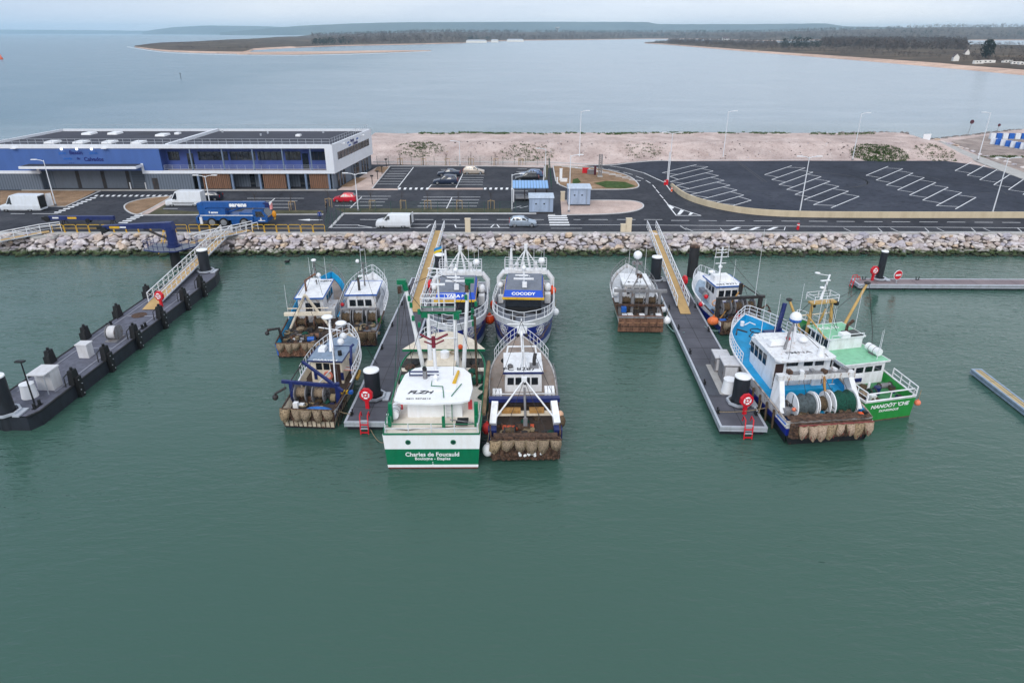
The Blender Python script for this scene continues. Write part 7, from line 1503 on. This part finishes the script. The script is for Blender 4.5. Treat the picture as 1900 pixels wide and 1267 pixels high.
m = MB(); m.add([(-w_ / 2 - .2, -.2, 2.5), (w_ / 2 + .2, -.2, 2.5), (w_ / 2 + .2, 3.4, 3.0), (-w_ / 2 - .2, 3.4, 3.0), (-w_ / 2 - .2, -.2, 2.35), (w_ / 2 + .2, -.2, 2.35), (w_ / 2 + .2, 3.4, 2.85), (-w_ / 2 - .2, 3.4, 2.85)], [(0, 1, 2, 3), (7, 6, 5, 4), (0, 4, 5, 1), (1, 5, 6, 2), (3, 2, 6, 7), (0, 3, 7, 4)], planks('light blue ribbed roof', (128, 168, 214), (140, 178, 220), .5)); m.build('roof', o)
for x in (-w_ / 2, -w_ / 6, w_ / 6, w_ / 2):
    for y in (0, 3.2): m = MB(); m.box((x, y, 1.25), (.12, .12, 2.5), DKSTEEL); m.build('post', o)
m = MB(); m.box((-w_ / 2, .3, 1.1), (.15, .9, 2.2), WHITE); m.build('panel', o); m = MB(); m.box((-w_ / 6, 1.6, .5), (w_ * .55, 2.4, .06), GSTEEL); m.build('rack', o)
def post_box(name, label, x, y, w_, d_, h, mat, cat='cabinet'):
    o = thing(name, label, cat, P(x, y, GZ)); m = MB(); m.box((0, d_ / 2, h / 2), (w_, d_, h), mat); m.build('body', o); m = MB(); m.box((0, d_ / 2, h + .04), (w_ + .08, d_ + .08, .08), mat); m.build('lid', o); m = MB(); m.box((0, -.012, h * .5), (w_ * .8, .02, h * .8), mat); m.build('door', o)
BEIGE = paint('beige cabinet', (214, 200, 176), .6, wear=.06)
post_box('service_pillar', 'tall beige service pillar on the quay right of the middle gangway', 868, 431, .75, .5, 1.9, BEIGE, 'service pillar'); post_box('service_pillar', 'tall beige service pillar beside a lower box left of the right gangway', 1166, 430.5, .8, .5, 1.9, BEIGE, 'service pillar'); post_box('service_pillar', 'low beige service box left of the tall pillar on the quay', 1156.5, 430.5, .75, .5, 1.05, BEIGE, 'service box')
post_box('cabinet', 'beige cabinet left of the larger grey kiosk', 1044, 373, .7, .5, 1.5, BEIGE)
post_box('totem', 'white totem sign with dark marks on the brown island', 1040.5, 335, .5, .3, 2.2, PLAST, 'totem'); post_box('barrier_post', 'low white barrier box by the white totem', 1034, 341, .25, .3, 1.1, PLAST, 'barrier'); post_box('notice_board', 'short white board beside the totem', 1046, 337.5, 1.3, .2, .6, PLAST, 'board')
post_box('panel', 'red square panel on the traffic island', 1086, 321.5, 1.2, .3, 1.0, RED, 'panel'); post_box('rack', 'grey trolley rack beside the red panel', 1096, 323.5, 1.3, .8, .8, GSTEEL, 'rack'); post_box('bin', 'dark red upright bin on the traffic island', 1104, 325, .4, .4, 1.7, paint('dark maroon', (80, 26, 42), .5), 'bin')
o = thing('mast', 'slender grey lattice mast on the traffic island', 'mast', P(1113, 328, GZ)); m = MB(); h = ZY(286, P(1113, 328, GZ).y) - GZ
for sx in (-.3, .3):
    for sy in (-.3, .3): m.rod((sx, sy, 0), (sx, sy, h), .05, GSTEEL, 4)
for i in range(12):
    z = h * i / 12; 
    for sy in (-.3, .3): m.rod((-.3, sy, z), (.3, sy, z + h / 12), .035, GSTEEL, 4); m.rod((.3, sy, z), (-.3, sy, z + h / 12), .035, GSTEEL, 4)
m.build('lattice', o); m = MB(); m.box((0, 0, .1), (1, 1, .3), CONC); m.build('base', o)
wl_ = bend([(1244, 345), (1253, 357), (1270, 369), (1300, 380), (1345, 391), (1400, 399), (1480, 403.5), (1650, 404.5), (1960, 404.5), (2400, 404.5)]); m = MB(); rows = []
ps = [P(x, y, GZ) for x, y in wl_]
for i, p in enumerate(ps):
    d = ps[min(i + 1, len(ps) - 1)] - ps[max(0, i - 1)]; d.z = 0; d.normalize(); s = V((-d.y, d.x, 0)) * .25; h = .95 * min(1, .55 + i * .08); rows.append([(p.x, p.y, GZ - .05), (p.x, p.y, GZ + h), (p.x + s.x, p.y + s.y, GZ + h), (p.x + s.x, p.y + s.y, GZ - .05)])
m.loft(rows, paint('beige concrete wall', (206, 190, 162), .8, wear=.08, scale=.6), sm=False); m.add(rows[0], [(0, 1, 2, 3)], BEIGE); tag(m.build('retaining_wall'), 'long low curved beige wall along the empty car park', 'wall')
def bollard(label, x, y, h, mat, cat='bollard'):
    o = thing('bollard', label, cat, P(x, y, GZ)); m = MB(); m.cyl((0, 0, 0), .2, h, mat, 10, r2=.16); m.build('post', o); m = MB(); m.cyl((0, 0, h * .7), .21, h * .15, WHITE, 10); m.build('band', o)
bollard('red bollard at the car park entrance beside the double lamp', 1233.5, 343, .9, RED); bollard('red hydrant bollard in front of the beige wall', 1480, 425.5, .9, RED, 'hydrant'); bollard('orange bollard at the foot of the beige wall tip', 1246, 355, .7, ORANGE)
o = thing('barrier_pole', 'thin white upright barrier pole beside the double lamp', 'barrier', P(1237, 343, GZ)); m = MB(); m.rod((0, 0, 0), (0, 0, ZY(282, P(1237, 343, GZ).y) - GZ), .07, RAILW, 6); m.build('arm', o); m = MB(); m.box((0, 0, .5), (.4, .4, 1.0), RED); m.build('base', o)
FEN = paint('green fence', (44, 82, 72), .5)
def fence(label, a, b, h=1.9, sp=2.5, mat=FEN):
    A, B = P(*a, GZ), P(*b, GZ); d = B - A; L = d.length; o = thing('mesh_fence', label, 'fence', A, math.atan2(d.y, d.x)); n_ = max(1, round(L / sp))
    for i in range(n_ + 1): m = MB(); m.box((L * i / n_, 0, h / 2), (.06, .06, h), mat); m.build('post', o)
    for i in range(n_):
        m = MB(); x0, x1 = L * i / n_ + .03, L * (i + 1) / n_ - .03
        for k in range(5): z = .1 + (h - .15) * k / 4; m.add([(x0, 0, z), (x1, 0, z), (x1, 0, z + .018), (x0, 0, z + .018)], [(0, 1, 2, 3)], mat)
        q = int((x1 - x0) / .16)
        for k in range(q): x = x0 + (x1 - x0) * (k + .5) / q; m.add([(x, 0, .1), (x + .016, 0, .1), (x + .016, 0, h - .05), (x, 0, h - .05)], [(0, 1, 2, 3)], mat)
        m.build('mesh_panel', o)
fence('green mesh fence along the quay road in front of the staked trees', (640, 395.5), (985, 395.5)); fence('green mesh fence behind the far row of staked trees', (700, 306), (1018, 306)); fence('green mesh fence beside the blue roofed shelter', (1019, 306), (1023, 352)); fence('green mesh fence by the end of the yellow railing', (606, 429), (612, 407), 2.0); fence('green mesh gate swung open behind the standing people', (618, 421), (640, 396), 2.2)
# ---------------------------------------------------------------- staked young trees
STK = paint('pale stake', (176, 150, 112), .8, wear=.1)
def young(label, x, y, grp):
    o = thing('young_tree', label, 'young tree', P(x, y, GZ), R.uniform(0, .6), grp); m = MB(); m.tube([(0, 0, 0), (.03, 0, 1.5), (-.02, .02, 2.6)], .04, BARK, 5, r2=.02); m.build('trunk', o)
    m = MB()
    for k in range(26):
        a = R.uniform(0, 6.28); z = R.uniform(1.6, 2.7); m.rod((0, 0, z), (math.cos(a) * .55, math.sin(a) * .55, z + R.uniform(.3, .9)), .008, BARK, 3, .003)
    m.build('crown', o)
    for sx, sy in ((-.5, -.3), (.5, -.3), (0, .5)): m = MB(); m.rod((sx, sy, 0), (sx, sy, 1.5), .045, STK, 5); m.build('stake', o)
    m = MB(); m.tube([(-.5, -.3, 1.4), (.5, -.3, 1.4), (0, .5, 1.4)], .035, STK, 4, True); m.build('cross_rail', o)
for i, (x, y) in enumerate([(611, 384), (690, 388), (747, 388), (794, 388), (851, 388), (911, 388), (476, 390), (542, 390)]):
    young(['staked leafless sapling in the verge left of the red car', 'staked leafless sapling in front of the lower bays, beside the red car lamp', 'staked sapling behind the white van on the quay road', 'staked sapling in the middle of the verge above the beige service pillar', 'staked sapling right of the diagonal bay line in the front verge', 'staked sapling nearest the blue roofed shelter in the front verge', 'staked sapling above the cab of the mobile crane', 'staked sapling between the mobile crane and the people'][i], x, y, 'staked trees in the front verge')
for i, x in enumerate([743, 786, 829, 874, 919, 965]):
    young('staked sapling number %s from the building in the back row' % ['one', 'two', 'three', 'four', 'five', 'six'][i], x, 306.5, 'staked trees along the back fence')
# ---------------------------------------------------------------- bank planting, stones, blocks and signs on the right
def tufts(name, cx, cy, rx, ry, n_, label, s=.35):
    m = MB(); c = P(cx, cy, 4.0)
    for i in range(n_):
        a = R.uniform(0, 6.28); t = R.random() ** .6; x = c.x + rx * t * math.cos(a); y = c.y + ry * t * math.sin(a); z = gz(x, y)
        for k in range(7): b_ = V((x + R.uniform(-s, s), y + R.uniform(-s, s), z)); m.add([b_, b_ + V((R.uniform(-.2, .2), R.uniform(-.2, .2), 0)), b_ + V((R.uniform(-.3, .3), R.uniform(-.3, .3), R.uniform(.15, .45) * s * 2.4))], [(0, 1, 2)], GRASSM)
    tag(m.build(name), label, kind='stuff')
for a in [('scrub', 780, 275, 5.5, 4, 170, 'green tufts on the bank right of the building'), ('scrub', 980, 278, 6.5, 4.5, 150, 'green tufts on the bank behind the black car'), ('scrub', 1195, 276, 4.5, 4, 60, 'sparse tufts on the bank left of the car park'), ('scrub', 1632, 278, 6.2, 5, 700, 'dense green patch on the bank'), ('scrub', 1735, 278, 4.8, 5, 110, 'tufts beside the concrete path')]: tufts(*a)
m = MB()
for i in range(1500):
    x = R.uniform(-27, 92); y = 180 + R.uniform(-1, 2); 
    if MN.noise(V((x * .13, 0, 2))) * .6 + MN.noise(V((x * .8, y, 4))) * .6 < -.02: continue
    z = gz(x, y)
    for k in range(3): b_ = V((x + R.uniform(-.4, .4), y + R.uniform(-.4, .4), z)); m.add([b_, b_ + V((.25, 0, 0)), b_ + V((R.uniform(-.2, .3), 0, R.uniform(.12, .4)))], [(0, 1, 2)], GRASSM)
tag(m.build('grass_fringe'), 'dark grass fringe along the top of the bank', kind='stuff')
STN = RM
m = MB()
for i in range(420):
    x = R.uniform(-26, 80); y = R.uniform(155, 166); z = gz(x, y); r = R.uniform(.08, .24); me = R.choice(RM); m.add([(x + v.co.x * r, y + v.co.y * r, z + v.co.z * r) for v in me.vertices], [tuple(p.vertices) for p in me.polygons], DKSTEEL if R.random() < .4 else ROCK)
tag(m.build('stones'), 'loose stones scattered on the bank', kind='stuff')
for i, (x, y) in enumerate([(1739, 258.5), (1749, 263), (1762, 267), (1772, 269.5), (1782, 273.5), (1792, 276), (1805, 281), (1818, 286), (1830, 289.5), (1848, 295), (1868, 300), (1882, 305), (1896, 310)]):
    p = P(x, y, GZ + .1); o = bpy.data.objects.new('boulder', RM[i]); COL.objects.link(o); o.location = p; s = R.uniform(.5, .8); o.scale = (s * 1.4, s, s * .7); o.rotation_euler.z = R.uniform(0, 6); tag(o, 'grey boulder in the row of stones edging the concrete path on the right', 'boulder', 'boulders edging the concrete path')
for row, (y0, n_, k0, xx) in enumerate(((258, 9, 1840, 11.5), (268, 11, 1842, 9.2))):
    for i in range(n_):
        x = k0 + xx * i; y = y0 + (i * .1 - (i == 0) * 0 if row == 0 else i * 1.55); o = thing('concrete_block', '%s painted block in the %s row of blue and white blocks' % ('blue' if i % 2 else 'white', 'back' if row == 0 else 'front'), 'block', P(x, y, GZ + .03), rad(-4 if row == 0 else -30), 'blue and white blocks on the right, %s row' % ('back' if row == 0 else 'front'))
        m = MB(); mt = paint('block blue', (30, 96, 186), .6) if i % 2 else paint('block white', (220, 226, 234), .6, wear=.1); m.box((0, 0, .8), (1.35, .8, 1.5), mt, top=(.97, .9)); m.build('body', o); m = MB(); m.box((0, 0, .06), (1.45, .9, .16), CONC); m.build('foot', o)
tufts('scrub', 1868, 276, 5.5, 1.6, 160, 'low green strip below the blue and white blocks')
o = thing('information_board', 'white slanted information board at the top of the concrete path', 'board', P(1718, 262, GZ + 1.2), rad(15)); m = MB(); m.box((0, 0, 1.0), (2.2, .12, 1.5), PLAST); m.build('panel', o); m = MB()
for s in (-1, 1): m.rod((s * .9, 0, 0), (s * .9, 0, 1.8), .06, GSTEEL)
m.build('post', o)
for x, y, ty, lab in [(1797, 244, 226, 'round dark sign on a pole at the shore, the taller of two'), (1850, 240, 232, 'small round dark sign on a pole farther right at the shore')]:
    p = P(x, y, 3.2); o = thing('round_sign', lab, 'sign', p); h = ZY(ty, p.y) - p.z; m = MB(); m.rod((0, 0, -1), (.3, 0, h), .06, GSTEEL); m.build('pole', o); m = MB(); m.tube([(.3, -.05, h), (.3, .05, h)], .55 if x < 1800 else .4, paint('dark maroon', (0, 0, 0)), 14); m.build('plate', o)
# ---------------------------------------------------------------- vehicles
TYRE = paint('tyre', (24, 24, 26), .8); RIM = paint('wheel rim', (168, 172, 178), .3, .6); CGL = paint('car glass', (28, 34, 42), .05, wear=.05, spec=1.0)
HLM = paint('headlight', (220, 226, 232), .1); TLM = paint('tail light', (150, 18, 26), .2)
def wheel(o, x, y, r, w_=.22):
    s = 1 if y > 0 else -1; m = MB(); m.tube([(x, y - s * w_, r), (x, y - s * w_ * .95, r), (x, y - s * .02, r), (x, y, r)], r, TYRE, 18); q = m.build('wheel', o); m = MB(); m.tube([(x, y - s * .05, r), (x, y + s * .012, r)], r * .66, RIM, 14); m.build('rim', q)
def vehicle(name, label, cat, px, py, L, Wd, st, col, face=1, wr=.31, wx=(.18, .8), sides=(), ws=None, rear=None, rz=0, metal=.1, scale=1, group=None, low=.2):
    """st: stations (fraction from the front, bonnet or belt height, top height, half width at belt, half width at top)"""
    p = P(px, py, GZ); o = thing(name, label, cat, p, rad(rz) + (0 if face > 0 else pi), group)
    pm = paint('car paint %d %d %d' % col, col, .28, metal, wear=.04, spec=.6)
    X = lambda f: L / 2 - L * f
    m = MB(); rows = []
    for f, zb, zt, hb, ht in st: rows.append([(X(f), -hb * .92, low), (X(f), -hb * 1.0, low + .22), (X(f), -hb, zb * .8), (X(f), -hb * .97, zb), (X(f), -ht, zt - .03), (X(f), -ht * .8, zt), (X(f), ht * .8, zt), (X(f), ht, zt - .03), (X(f), hb * .97, zb), (X(f), hb, zb * .8), (X(f), hb * 1.0, low + .22), (X(f), hb * .92, low)])
    m.loft(rows, pm, sm=False); m.add(rows[0], [tuple(range(12))], pm); m.add(rows[-1], [tuple(range(11, -1, -1))], pm)
    b_ = m.build('body', o)
    def at(f):
        for a, c in zip(st, st[1:]):
            if a[0] <= f <= c[0]: t = (f - a[0]) / max(1e-6, c[0] - a[0]); return [a[i] + (c[i] - a[i]) * t for i in range(5)]
        return st[-1]
    def sp(f, v, sd, e=.012):
        _, zb, zt, hb, ht = at(f); z = zb + (zt - .05 - zb) * v; return (X(f), sd * (hb * .97 + (ht - hb * .97) * v + e), z + .01)
    for f0, f1, f2, f3 in sides:
        for sd in (1, -1): m = MB(); m.quad(sp(f0, .1, sd), sp(f1, .1, sd), sp(f2, .88, sd), sp(f3, .88, sd), CGL); m.build('window', o)
    for k, nm in ((ws, 'windscreen'), (rear, 'rear_window')):
        if not k: continue
        f0, f1 = k; a, c = at(f0), at(f1); e = .03 if f0 < .5 else -.03; u = lambda f, s_, z, h: (X(f) + e, s_ * h, z + .02)
        lo, hi = (a, c); zl = lo[2] if f0 < .5 else lo[2]; m = MB(); m.quad(u(f0, -1, lo[2], lo[4] * .9), u(f0, 1, lo[2], lo[4] * .9), u(f1, 1, hi[2] - .02, hi[4] * .86), u(f1, -1, hi[2] - .02, hi[4] * .86), CGL); m.build(nm, o)
    for f in wx:
        for sd in (1, -1): wheel(o, X(f), sd * (Wd / 2 - .02), wr)
    for sd in (1, -1):
        m = MB(); m.ball((X(.025), sd * Wd * .36, st[1][1] * .88), .15, HLM, 8, 6, (.8, 1, .6)); m.build('headlight', o); m = MB(); m.box((X(.992), sd * Wd * .4, .85), (.08, .16, .4), TLM); m.build('tail_light', o)
        m = MB(); m.box((X(at(.33)[0] * 0 + .32), sd * (Wd / 2 + .08), at(.33)[1] + .08), (.14, .18, .13), BLACK); m.build('mirror', o)
    m = MB(); m.box((X(.006), 0, .38), (.06, Wd * .62, .18), BLACK); m.build('grille', o)
    return o
def hatch(h=1.5, hw=.83): return [(0, .55, .6, hw * .8, hw * .72), (.03, .7, .74, hw * .93, hw * .82), (.24, .9, .95, hw, hw * .84), (.29, .94, .99, hw, hw * .82), (.46, .96, h - .04, hw, hw * .7), (.62, .97, h, hw, hw * .7), (.86, 1.0, h - .1, hw, hw * .68), (.965, 1.0, 1.06, hw * .96, hw * .8), (1, .7, .75, hw * .88, hw * .8)]
HS = [(.33, .53, .53, .45), (.55, .75, .74, .55), (.77, .9, .85, .76)]
vehicle('car', 'silver hatchback driving on the quay road behind the middle of the harbour', 'car', 970, 419, 4.0, 1.68, hatch(1.5), (176, 190, 206), 1, sides=HS, ws=(.3, .45), rear=(.955, .87), metal=.5)
vehicle('car', 'red hatchback parked near the market building', 'car', 641, 374, 3.8, 1.66, hatch(1.52), (196, 30, 52), -1, sides=HS, ws=(.3, .45), rear=(.955, .87))
vehicle('car', 'black SUV parked behind the blue roofed shelter', 'car', 978, 335.5, 4.5, 1.85, hatch(1.66, .92), (24, 28, 36), -1, wr=.36, sides=HS, ws=(.3, .45), rear=(.955, .87), metal=.3)
vehicle('car', 'blue grey estate car half hidden behind the black SUV', 'car', 986, 328, 4.5, 1.8, hatch(1.5, .88), (96, 116, 150), -1, wr=.33, sides=HS, ws=(.3, .45), rear=(.955, .87), metal=.4)
vehicle('car', 'beige hatchback parked farthest back in the small car park', 'car', 879, 322.5, 4.3, 1.78, hatch(1.58, .88), (196, 184, 172), 1, wr=.34, sides=HS, ws=(.3, .45), rear=(.955, .87), metal=.4)
vehicle('car', 'dark blue people carrier parked in the small car park', 'car', 827, 341, 4.6, 1.85, hatch(1.78, .92), (44, 56, 80), -1, wr=.33, sides=HS, ws=(.3, .45), rear=(.955, .87), metal=.4)
vehicle('car', 'dark saloon parked beyond the dark blue people carrier', 'car', 833.5, 326, 4.5, 1.75, [(0, .55, .6, .68, .62), (.03, .68, .72, .8, .7), (.26, .86, .9, .86, .72), (.31, .88, .94, .86, .7), (.45, .92, 1.38, .86, .6), (.64, .93, 1.4, .86, .6), (.8, .94, 1.02, .86, .68), (.97, .9, .98, .8, .7), (1, .7, .75, .76, .7)], (46, 58, 80), -1, sides=[(.35, .54, .54, .46), (.56, .73, .66, .56)], ws=(.32, .44), rear=(.79, .66), metal=.4)
vehicle('car', 'dark car hidden behind the white van near the brown island', 'car', 389, 371, 4.3, 1.8, hatch(1.5, .86), (34, 42, 58), -1, sides=HS, ws=(.3, .45), rear=(.955, .87), metal=.3)
def van(h, hw, nose=.2): return [(0, .6, .7, hw * .85, hw * .8), (.02, .95, 1.0, hw * .95, hw * .85), (nose * .75, 1.1, 1.16, hw, hw * .85), (nose, 1.15, 1.25, hw, hw * .85), (nose + .13, 1.2, h - .08, hw, hw * .86), (nose + .2, 1.2, h, hw, hw * .86), (.97, 1.2, h - .02, hw, hw * .86), (1, 1.2, h - .1, hw * .98, hw * .84)]
def doors(o, L, Wd, h, ang):
    for sd in (1, -1): m = MB(); m.box((-.42, 0, h * .55), (.85, .05, h * .78), WHITE); m.box((-.42, -.03, h * .7), (.5, .02, .5), CGL); q = m.build('rear_door', o); q.location = (-L / 2, sd * Wd / 2, 0); q.rotation_euler.z = -sd * rad(ang) * 1.0
    m = MB(); m.box((-L / 2 - .012, 0, h * .55), (.03, Wd * .82, h * .72), BLACK); m.build('load_opening', o)
o = vehicle('van', 'white van with its rear door open on the quay road', 'van', 731, 420.5, 5.0, 1.9, van(1.95, .95, .22), (226, 230, 236), -1, wr=.34, sides=[(.26, .42, .42, .35)], ws=(.21, .33)); doors(o, 5.0, 1.9, 1.95, 80)
o = vehicle('van', 'large white van with open rear doors at the left edge', 'van', 46, 390, 6.4, 2.1, van(2.6, 1.05, .17), (224, 230, 238), -1, wr=.36, wx=(.15, .74), sides=[(.2, .33, .33, .28)], ws=(.16, .29)); doors(o, 6.4, 2.1, 2.6, 50)
o = vehicle('van', 'white high roofed van parked by the brown island', 'van', 346, 381, 6.0, 2.05, van(2.5, 1.02, .18), (228, 232, 238), -1, wr=.36, sides=[(.22, .35, .35, .3)], ws=(.17, .3))
m = MB(); [m.box((0, sd * 1.035, .62), (3.6, .03, .12), BLACK) for sd in (1, -1)]; m.build('side_strip', o)
# mobile crane
CB = paint('crane blue', (24, 82, 150), .35, wear=.1); o = thing('mobile_crane', 'blue mobile crane with its telescopic boom lowered over the cab', 'crane', P(432, 421, GZ))
m = MB(); m.box((-.4, 1.3, 1.35), (9.0, 2.5, .7), CB); m.box((-.4, .03, 1.72), (8.2, .06, .1), WHITE); m.box((.7, 1.3, .8), (1.6, 2.4, .9), CB); m.box((-4.9, 1.3, 1.0), (.6, 2.5, .9), CB); m.box((2.2, 1.3, 1.8), (2.0, 2.4, .5), CB); m.build('chassis', o)
for x in (-2.9, -1.2, 1.8):
    for y in (.06, 2.54): wheel(o, x, y if y > 1 else -y, .68, .5)
m = MB(); m.add([(3.2, 0, .7), (5.2, 0, .7), (5.3, 0, 1.5), (4.6, 0, 2.45), (3.2, 0, 2.45), (3.2, 2.5, .7), (5.2, 2.5, .7), (5.3, 2.5, 1.5), (4.6, 2.5, 2.45), (3.2, 2.5, 2.45)], [(4, 3, 2, 1, 0), (5, 6, 7, 8, 9), (0, 1, 6, 5), (1, 2, 7, 6), (2, 3, 8, 7), (3, 4, 9, 8), (4, 0, 5, 9)], CB); c_ = m.build('cab', o)
m = MB(); m.quad((5.28, .2, 1.58), (5.28, 2.3, 1.58), (4.68, 2.2, 2.4), (4.68, .3, 2.4), CGL); m.build('windscreen', c_); m = MB(); m.quad((3.6, -.015, 1.5), (4.9, -.015, 1.5), (4.5, -.015, 2.3), (3.6, -.015, 2.3), CGL); m.build('window', c_); m = MB(); m.box((5.32, 1.25, 1.45), (.04, 1.9, .1), YELLOW); m.box((4.4, -.012, .95), (1.0, .02, .1), WHITE); m.build('stripe', c_)
m = MB(); m.cyl((-1.8, 1.3, 1.7), 1.0, .3, DKSTEEL, 18); m.box((-2.3, 1.3, 2.15), (3.0, 2.4, .8), CB, top=(.94, .94)); m.box((-4.3, 1.3, 2.2), (1.0, 1.6, 1.0), CB); m.build('superstructure', o)
m = MB(); m.box((.1, 1.3, 3.05), (9.4, .8, .85), CB, top=(1, .8)); m.box((5.0, 1.3, 3.0), (.9, .7, .7), NAVY); m.box((-4.7, 1.3, 2.8), (.8, .9, 1.0), CB); bo = m.build('boom', o)
lettering('sarens', .82, WLET, bo, (.9, .86, 3.07), (1, 0, 0), (0, .1, 1), bold=.05, wide=1.2); lettering('S sarens', .4, WLET, o, (-2.5, .07, 2.15), (1, 0, 0), (0, .05, 1), bold=.05); lettering('S', .45, WLET, c_, (4.3, -.02, 1.15), (1, 0, 0), (0, 0, 1), bold=.05)
m = MB(); m.rod((-.9, 1.3, 1.9), (1.6, 1.3, 2.7), .16, CB, 8); m.build('ram', o)
m = MB(); m.box((5.6, 1.3, 2.8), (.3, .5, .9), paint('red white head', (226, 150, 150))); m.rod((5.5, 1.3, 3.3), (6.3, 1.3, 3.9), .06, WHITE); m.tube([(5.5, 1.0, 3.2), (5.5, 1.6, 3.2)], .2, WHITE, 10); m.build('boom_head', o)
m = MB(); m.rod((5.75, 1.3, 2.5), (5.85, 1.3, 2.0), .03, DKSTEEL); m.ball((5.88, 1.3, 1.6), .36, paint('hook orange', (226, 150, 30), .5), 10, 8, (.9, .6, 1.5)); m.tube([(5.88, 1.3, 1.1), (6.0, 1.3, .95), (5.88, 1.3, .8), (5.75, 1.3, .9)], .06, YELLOW, 5); m.build('hook_block', o)
for x in (-4.4, 3.0): m = MB(); m.box((x, -.05, 1.0), (.35, .25, 1.0), WHITE if x < 0 else CB); m.build('outrigger', o)
# ---------------------------------------------------------------- people
SKIN = paint('skin', (206, 160, 136), .6, wear=.03)
def person(label, px, py, rz, top, legs, hair, arm=.2):
    p = P(px, py, GZ); me = bpy.data.meshes.new('person'); b_ = bmesh.new(); sk = b_.verts.layers.skin.verify()
    def v(c, r): q = b_.verts.new(c); q[sk].radius = r if isinstance(r, tuple) else (r, r); return q
    pel = v((0, 0, .95), (.16, .11)); pel[sk].use_root = True; wa = v((0, 0, 1.12), (.15, .1)); ch = v((0, 0, 1.34), (.19, .12)); nk = v((0, .0, 1.5), .06); hd = v((0, -.02, 1.6), .085); ht = v((0, -.02, 1.72), .08)
    for a, c in ((pel, wa), (wa, ch), (ch, nk), (nk, hd), (hd, ht)): b_.edges.new((a, c))
    for s in (-1, 1):
        hp = v((s * .1, 0, .86), .095); kn = v((s * .12, -.03, .48), .065); an = v((s * .13, .02, .09), .05); to = v((s * .14, -.15, .04), .04)
        for a, c in ((pel, hp), (hp, kn), (kn, an), (an, to)): b_.edges.new((a, c))
        sh = v((s * .21, 0, 1.42), .065); el = v((s * (.26 + arm * .1), .03, 1.14), .048); wr = v((s * .24, -.1, .92), .035); hn = v((s * .23, -.14, .83), .035)
        for a, c in ((ch, sh), (sh, el), (el, wr), (wr, hn)): b_.edges.new((a, c))
    b_.to_mesh(me); b_.free()
    m_, nt, n, l, bs = nodes('clothes ' + label[:12]); tc = n.new('ShaderNodeTexCoord'); sx = n.new('ShaderNodeSeparateXYZ'); l.new(tc.outputs['Object'], sx.inputs[0]); r = ramp(n, [(.0, srgb(30, 28, 28)), (.05, srgb(*legs)), (.5, srgb(*top)), (.84, srgb(206, 160, 136)), (.91, srgb(*hair))]); r.color_ramp.interpolation = 'CONSTANT'
    d = n.new('ShaderNodeMath'); d.operation = 'DIVIDE'; d.inputs[1].default_value = 1.8; l.new(sx.outputs[2], d.inputs[0]); l.new(d.outputs[0], r.inputs[0]); l.new(r.outputs[0], bs.inputs['Base Color']); bs.inputs['Roughness'].default_value = .8
    me.materials.append(m_); o = bpy.data.objects.new('person', me); COL.objects.link(o); o.location = p; o.rotation_euler.z = rad(rz); o.modifiers.new('s', 'SKIN').use_smooth_shade = True; o.modifiers.new('d', 'SUBSURF').levels = 1; o.modifiers['d'].render_levels = 1
    tag(o, label, 'person')
    m = MB(); m.ball((0, .01, 1.7), .1, paint('hair %d' % hair[0], hair, .8), 10, 7, (1, 1.05, .85)); q = m.build('hair', o)
    m = MB(); m.ball((0, -.12, 1.64), .018, SKIN, 6, 4, (1, 1.5, 1.4)); m.build('nose', o)
person('person in a blue jacket and dark trousers standing on the quay road', 594.5, 411, 20, (40, 66, 140), (44, 46, 58), (40, 34, 30))
person('person in black clothes standing by the green gate', 607, 393, -60, (24, 24, 30), (38, 36, 44), (34, 28, 26))
o = thing('bird', 'small dark bird floating on the water left of the blue bowed trawler', 'bird', P(533, 486, .05), .5); m = MB(); m.ball((0, 0, .1), .25, BLACK, 8, 6, (1.5, .8, .7)); m.ball((.35, 0, .28), .1, BLACK, 6, 5); m.build('body', o)

o = thing('channel_buoy', 'small orange channel buoy on the sea at the left edge', 'buoy', P(3, 110, 0)); m = MB(); m.cyl((0, 0, -.3), 1.6, 2.2, ORANGE, 12); m.build('float', o); m = MB(); m.cyl((0, 0, 1.9), .8, 3.2, ORANGE, 10, r2=.3); m.build('top', o)
o = thing('marker_pole', 'thin dark marker pole standing alone in the sea left of the spit', 'pole', P(336, 147, 0)); m = MB(); m.rod((0, 0, -1), (0, 0, 3.6), .16, BLACK, 6); m.build('shaft', o); m = MB(); m.box((0, 0, 3.6), (.5, .5, .5), BLACK); m.build('top_mark', o)
m = MB()
for i in range(260):
    x = R.uniform(84, 150); y = 183 + max(0, x - 100) * .55 + R.uniform(-2, 3); z = gz(x, y); r = R.uniform(.25, .7); me = R.choice(RM); m.add([(x + v.co.x * r, y + v.co.y * r, z + v.co.z * r) for v in me.vertices], [tuple(p.vertices) for p in me.polygons], paint('shore rock', (132, 126, 124), .9, wear=.3))
tag(m.build('shore_rocks'), 'grey rocks along the shore edge on the right', kind='stuff')
